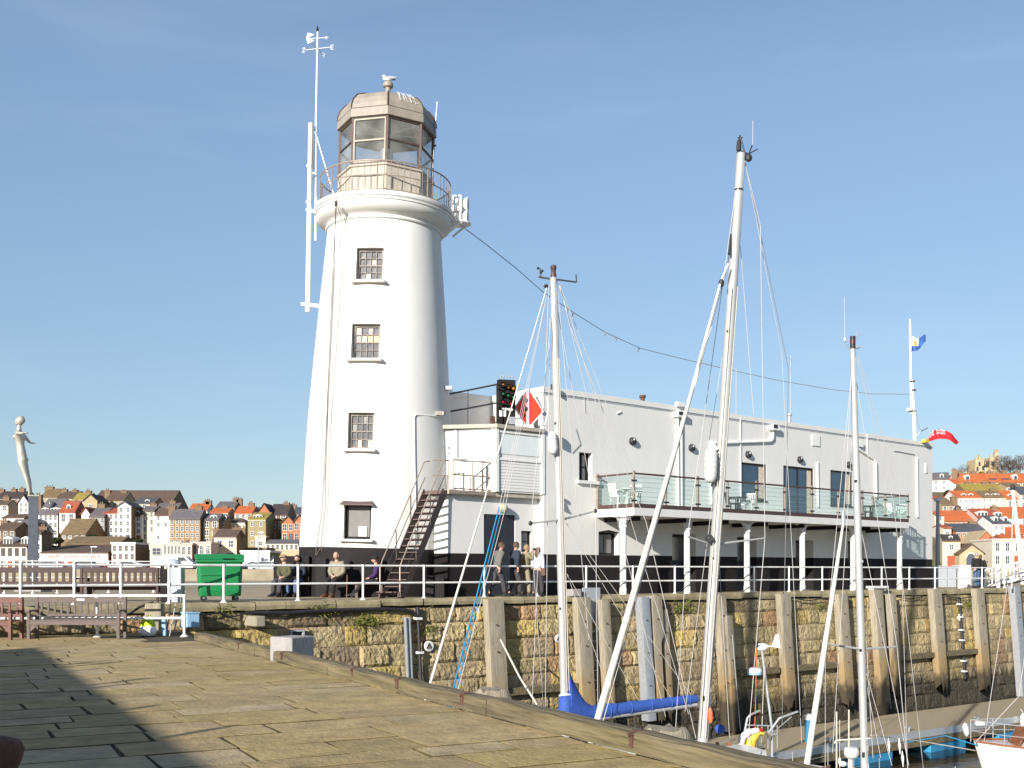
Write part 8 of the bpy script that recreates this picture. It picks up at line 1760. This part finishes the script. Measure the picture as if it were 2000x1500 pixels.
bush(1851, 973, 957, 17, 208, 'round dark evergreen bush right of the white house on the hill', 11); bush(1865, 945, 924, 12, 240, 'slim dark evergreen between the white house and the orange terrace', 12, n=500)
bush(110, 1062, 1050, 26, 166, 'dark bush between the narrow white house and the brown roof', 13); bush(262, 1062, 1052, 34, 168, 'dark hedge-like bush below the white houses', 14); bush(396, 1066, 1056, 22, 168, 'small dark bush above the pink shop front', 15); bush(180, 1056, 1044, 22, 168, 'dark bush right of the big brown gable', 16)
bush(1917, 930, 921, 14, 250, 'low green bush below the castle terrace', 17, 'grass'); bush(1985, 932, 922, 20, 248, 'low green bush under the bare trees', 18, 'grass')
# ---- cars and lamp posts on the promenade
def car(px, Y, m, label, L=4.2, h=1.45, flip=1):
    p = Vector((XP(px, Y), Y, 1.30)); M = Matrix.Translation(p); t = thing('parked_car', label, 'car', M=M, group='cars parked on the promenade'); van = h > 1.7
    pr = [(-.5, .25), (-.5, .62), (-.46, .75), (-.30, .80), (-.16, 1.0), (.2, 1.0), (.40, .78), (.5, .70), (.5, .25)] if not van else [(-.5, .25), (-.5, .6), (-.44, .68), (-.32, 1.0), (.49, 1.0), (.5, .25)]
    b = MB(M); b.ext([(x * L * flip, -.82, .12 + z * (h - .12)) for x, z in pr], (0, 1.64, 0)); b.build('body', m, t, bevel=.06)
    g = [(-.27, .80), (-.15, .95), (.18, .95), (.36, .78)] if not van else [(-.36, .70), (-.28, .94), (-.12, .94), (-.12, .70)]
    b = MB(M); b.ext([(x * L * flip, -.84, .12 + z * (h - .12)) for x, z in g], (0, .015, 0)); b.build('side_window', 'far_pane', t)
    for x in (-.31, .31): MB(M @ Matrix.Translation((x * L, -.80, .31)) @ Matrix.Rotation(R(90), 4, 'X')).lathe([(.31, -.1), (.31, .1)], 14).build('wheel', 'rubber', t, smooth=40)
for px, m, lb, h, fl in ((476, 'flag_white', 'white van parked in front of the red fascia arcade', 2.0, 1), (505, 'cloth_navy', 'dark blue car parked under the red fascia', 1.45, 1), (519, 'plastic_grey', 'silver car parked right of the dark blue car', 1.45, -1), (532, 'flag_white', 'white car parked in front of the tiny gabled shop', 1.5, 1), (362, 'flag_red', 'red car parked left of the green bin', 1.45, 1), (342, 'flag_white', 'white van parked behind the grey cabinet', 2.1, -1), (250, 'flag_white', 'white car seen through the dark bench slats', 1.45, 1), (168, 'slate_dark', 'dark car in front of the long arcade', 1.45, -1), (96, 'plastic_grey', 'silver car at the left end of the long arcade', 1.45, 1)): car(px, 140 + (px % 3), m, lb, h=h, flip=fl, L=4.2 if h < 1.8 else 5.0)
for px, yt, lb in ((505, 1040, 'tall thin lamp post in front of the red fascia arcade'), (179, 1068, 'thin lamp post in front of the long arcade'), (398, 1070, 'thin lamp post left of the cream house with end chimneys')):
    Y = 134; p = P(px, yt, Y); t = thing('lamp_post', label=lb, cat='lamp post', loc=(p.x, Y, 1.3), group='lamp posts on the promenade'); MB().tube([(p.x, Y, 1.3), (p.x, Y, p.z)], [.09, .05], 7).build('pole', 'galv', t); MB().obox((p.x + .3, Y, p.z), (.8, .25, .12)).build('lamp_head', 'galv', t)
# ---- far right end of the upper quay
Y = 57.0
def qbox(x0, x1, y0, m, label, name, cat, dp=1.0, Y=Y): a, c = XP(x0, Y), XP(x1, Y); b = MB(); b.box(a, c, Y, Y + dp, DZ, ZP(y0, Y)); b.box(a - .03, c + .03, Y - .03, Y + dp + .03, ZP(y0, Y) + .002, ZP(y0, Y) + .06); o = b.build(name, m, bevel=.015); T(o, label, cat); MB().box(a + .06, (a + c) / 2 - .02, Y - .012, Y - .001, DZ + .12, ZP(y0, Y) - .1).build('panel', m, o); MB().box((a + c) / 2 + .02, c - .06, Y - .012, Y - .001, DZ + .12, ZP(y0, Y) - .1).build('panel', m, o)
qbox(1829, 1850, 1107, 'plastic_grey', 'blue-grey equipment cabinet behind the railing by the clubhouse corner', 'equipment_cabinet', 'cabinet'); qbox(1851, 1868, 1109, 'plastic_grey', 'second blue-grey cabinet behind the railing, right of the first', 'equipment_cabinet', 'cabinet')
qbox(1875, 1897, 1106, 'flag_white', 'white pale-lidded cabinet behind the railing left of the couple in black', 'equipment_cabinet', 'cabinet')
lc = thing('lamp_column', 'tall grey lamp column at the far corner of the clubhouse', 'lamp post', P(1832, 1148, 60)); MB().lathe([(.13, DZ), (.12, 3), (.085, ZP(978, 60))], 10, (XP(1831.5, 60), 60, 0)).build('column', 'galv', lc, smooth=40); MB().obox(P(1831, 976, 60), (.2, .5, .18)).build('lamp_head', 'flag_white', lc)
pl = thing('harbour_mast', 'slender pale mast leaning slightly at the right picture edge', 'mast', P(1999, 1125, 70)); MB().tube([P(2000, 1150, 70), P(1993, 1085, 70), P(1978, 957, 70)], [.19, .17, .10], 10).build('pole', 'white_metal', pl, smooth=40); m = MB(); m.lathe([(.13, 0), (.16, .1), (.14, .28), (.05, .36)], 10, P(1978, 957, 70)); m.build('head', 'black_iron', pl, smooth=40); MB().tube([P(1979, 975, 70), P(1974, 1110, 70)], .02, 5).build('halyard', 'flag_white', pl)
gw = thing('gangway', 'white railed gangway sloping up at the far right of the upper quay', 'gangway', P(1960, 1148, 56))
for Yg in (55.6, 57.6):
    for (a, c, r_) in (((1922, 1113), (2040, 1087), .05), ((1922, 1124), (2040, 1100), .03), ((1922, 1146), (2040, 1122), .07)): MB().tube([P(*a, Yg), P(*c, Yg)], r_, 8).build('rail', 'white_metal', gw)
    for k in range(17): x = 1924 + 7 * k; f = (x - 1922) / 118; MB().tube([P(x, 1113 - 26 * f, Yg), P(x, 1146 - 24 * f, Yg)], .03 if k % 4 else .055, 6).build('baluster', 'white_metal', gw)
b = MB(); b.ext([P(1922, 1147, 55.6), P(2040, 1123, 55.6), P(2040, 1127, 55.6), P(1922, 1152, 55.6)], (0, 2, 0)); b.build('walkway', 'black_iron', gw)
for px, y0, lb in ((1880, 1103, 'stout white post by the pale cabinet at the railing'), (1950, 1108, 'stout white post at the foot of the gangway')): m = MB(); x = XP(px, 54.5); m.lathe([(.09, DZ), (.09, ZP(y0, 54.5) - .1), (.11, ZP(y0, 54.5) - .08), (.04, ZP(y0, 54.5))], 12, (x, 54.5, 0)); T(m.build('white_post', 'white_metal', smooth=40), lb, 'post')
m = MB(); m.tube([P(1976, 1150, 53.5), P(1976, 1128, 53.5), P(1980, 1121, 53.5), P(1990, 1120, 53.5), P(2000, 1118, 54.5)], .05, 8); T(m.build('ladder_handrail', 'galv', smooth=40), 'curved grey ladder handrail above the far steel pile', 'handrail')
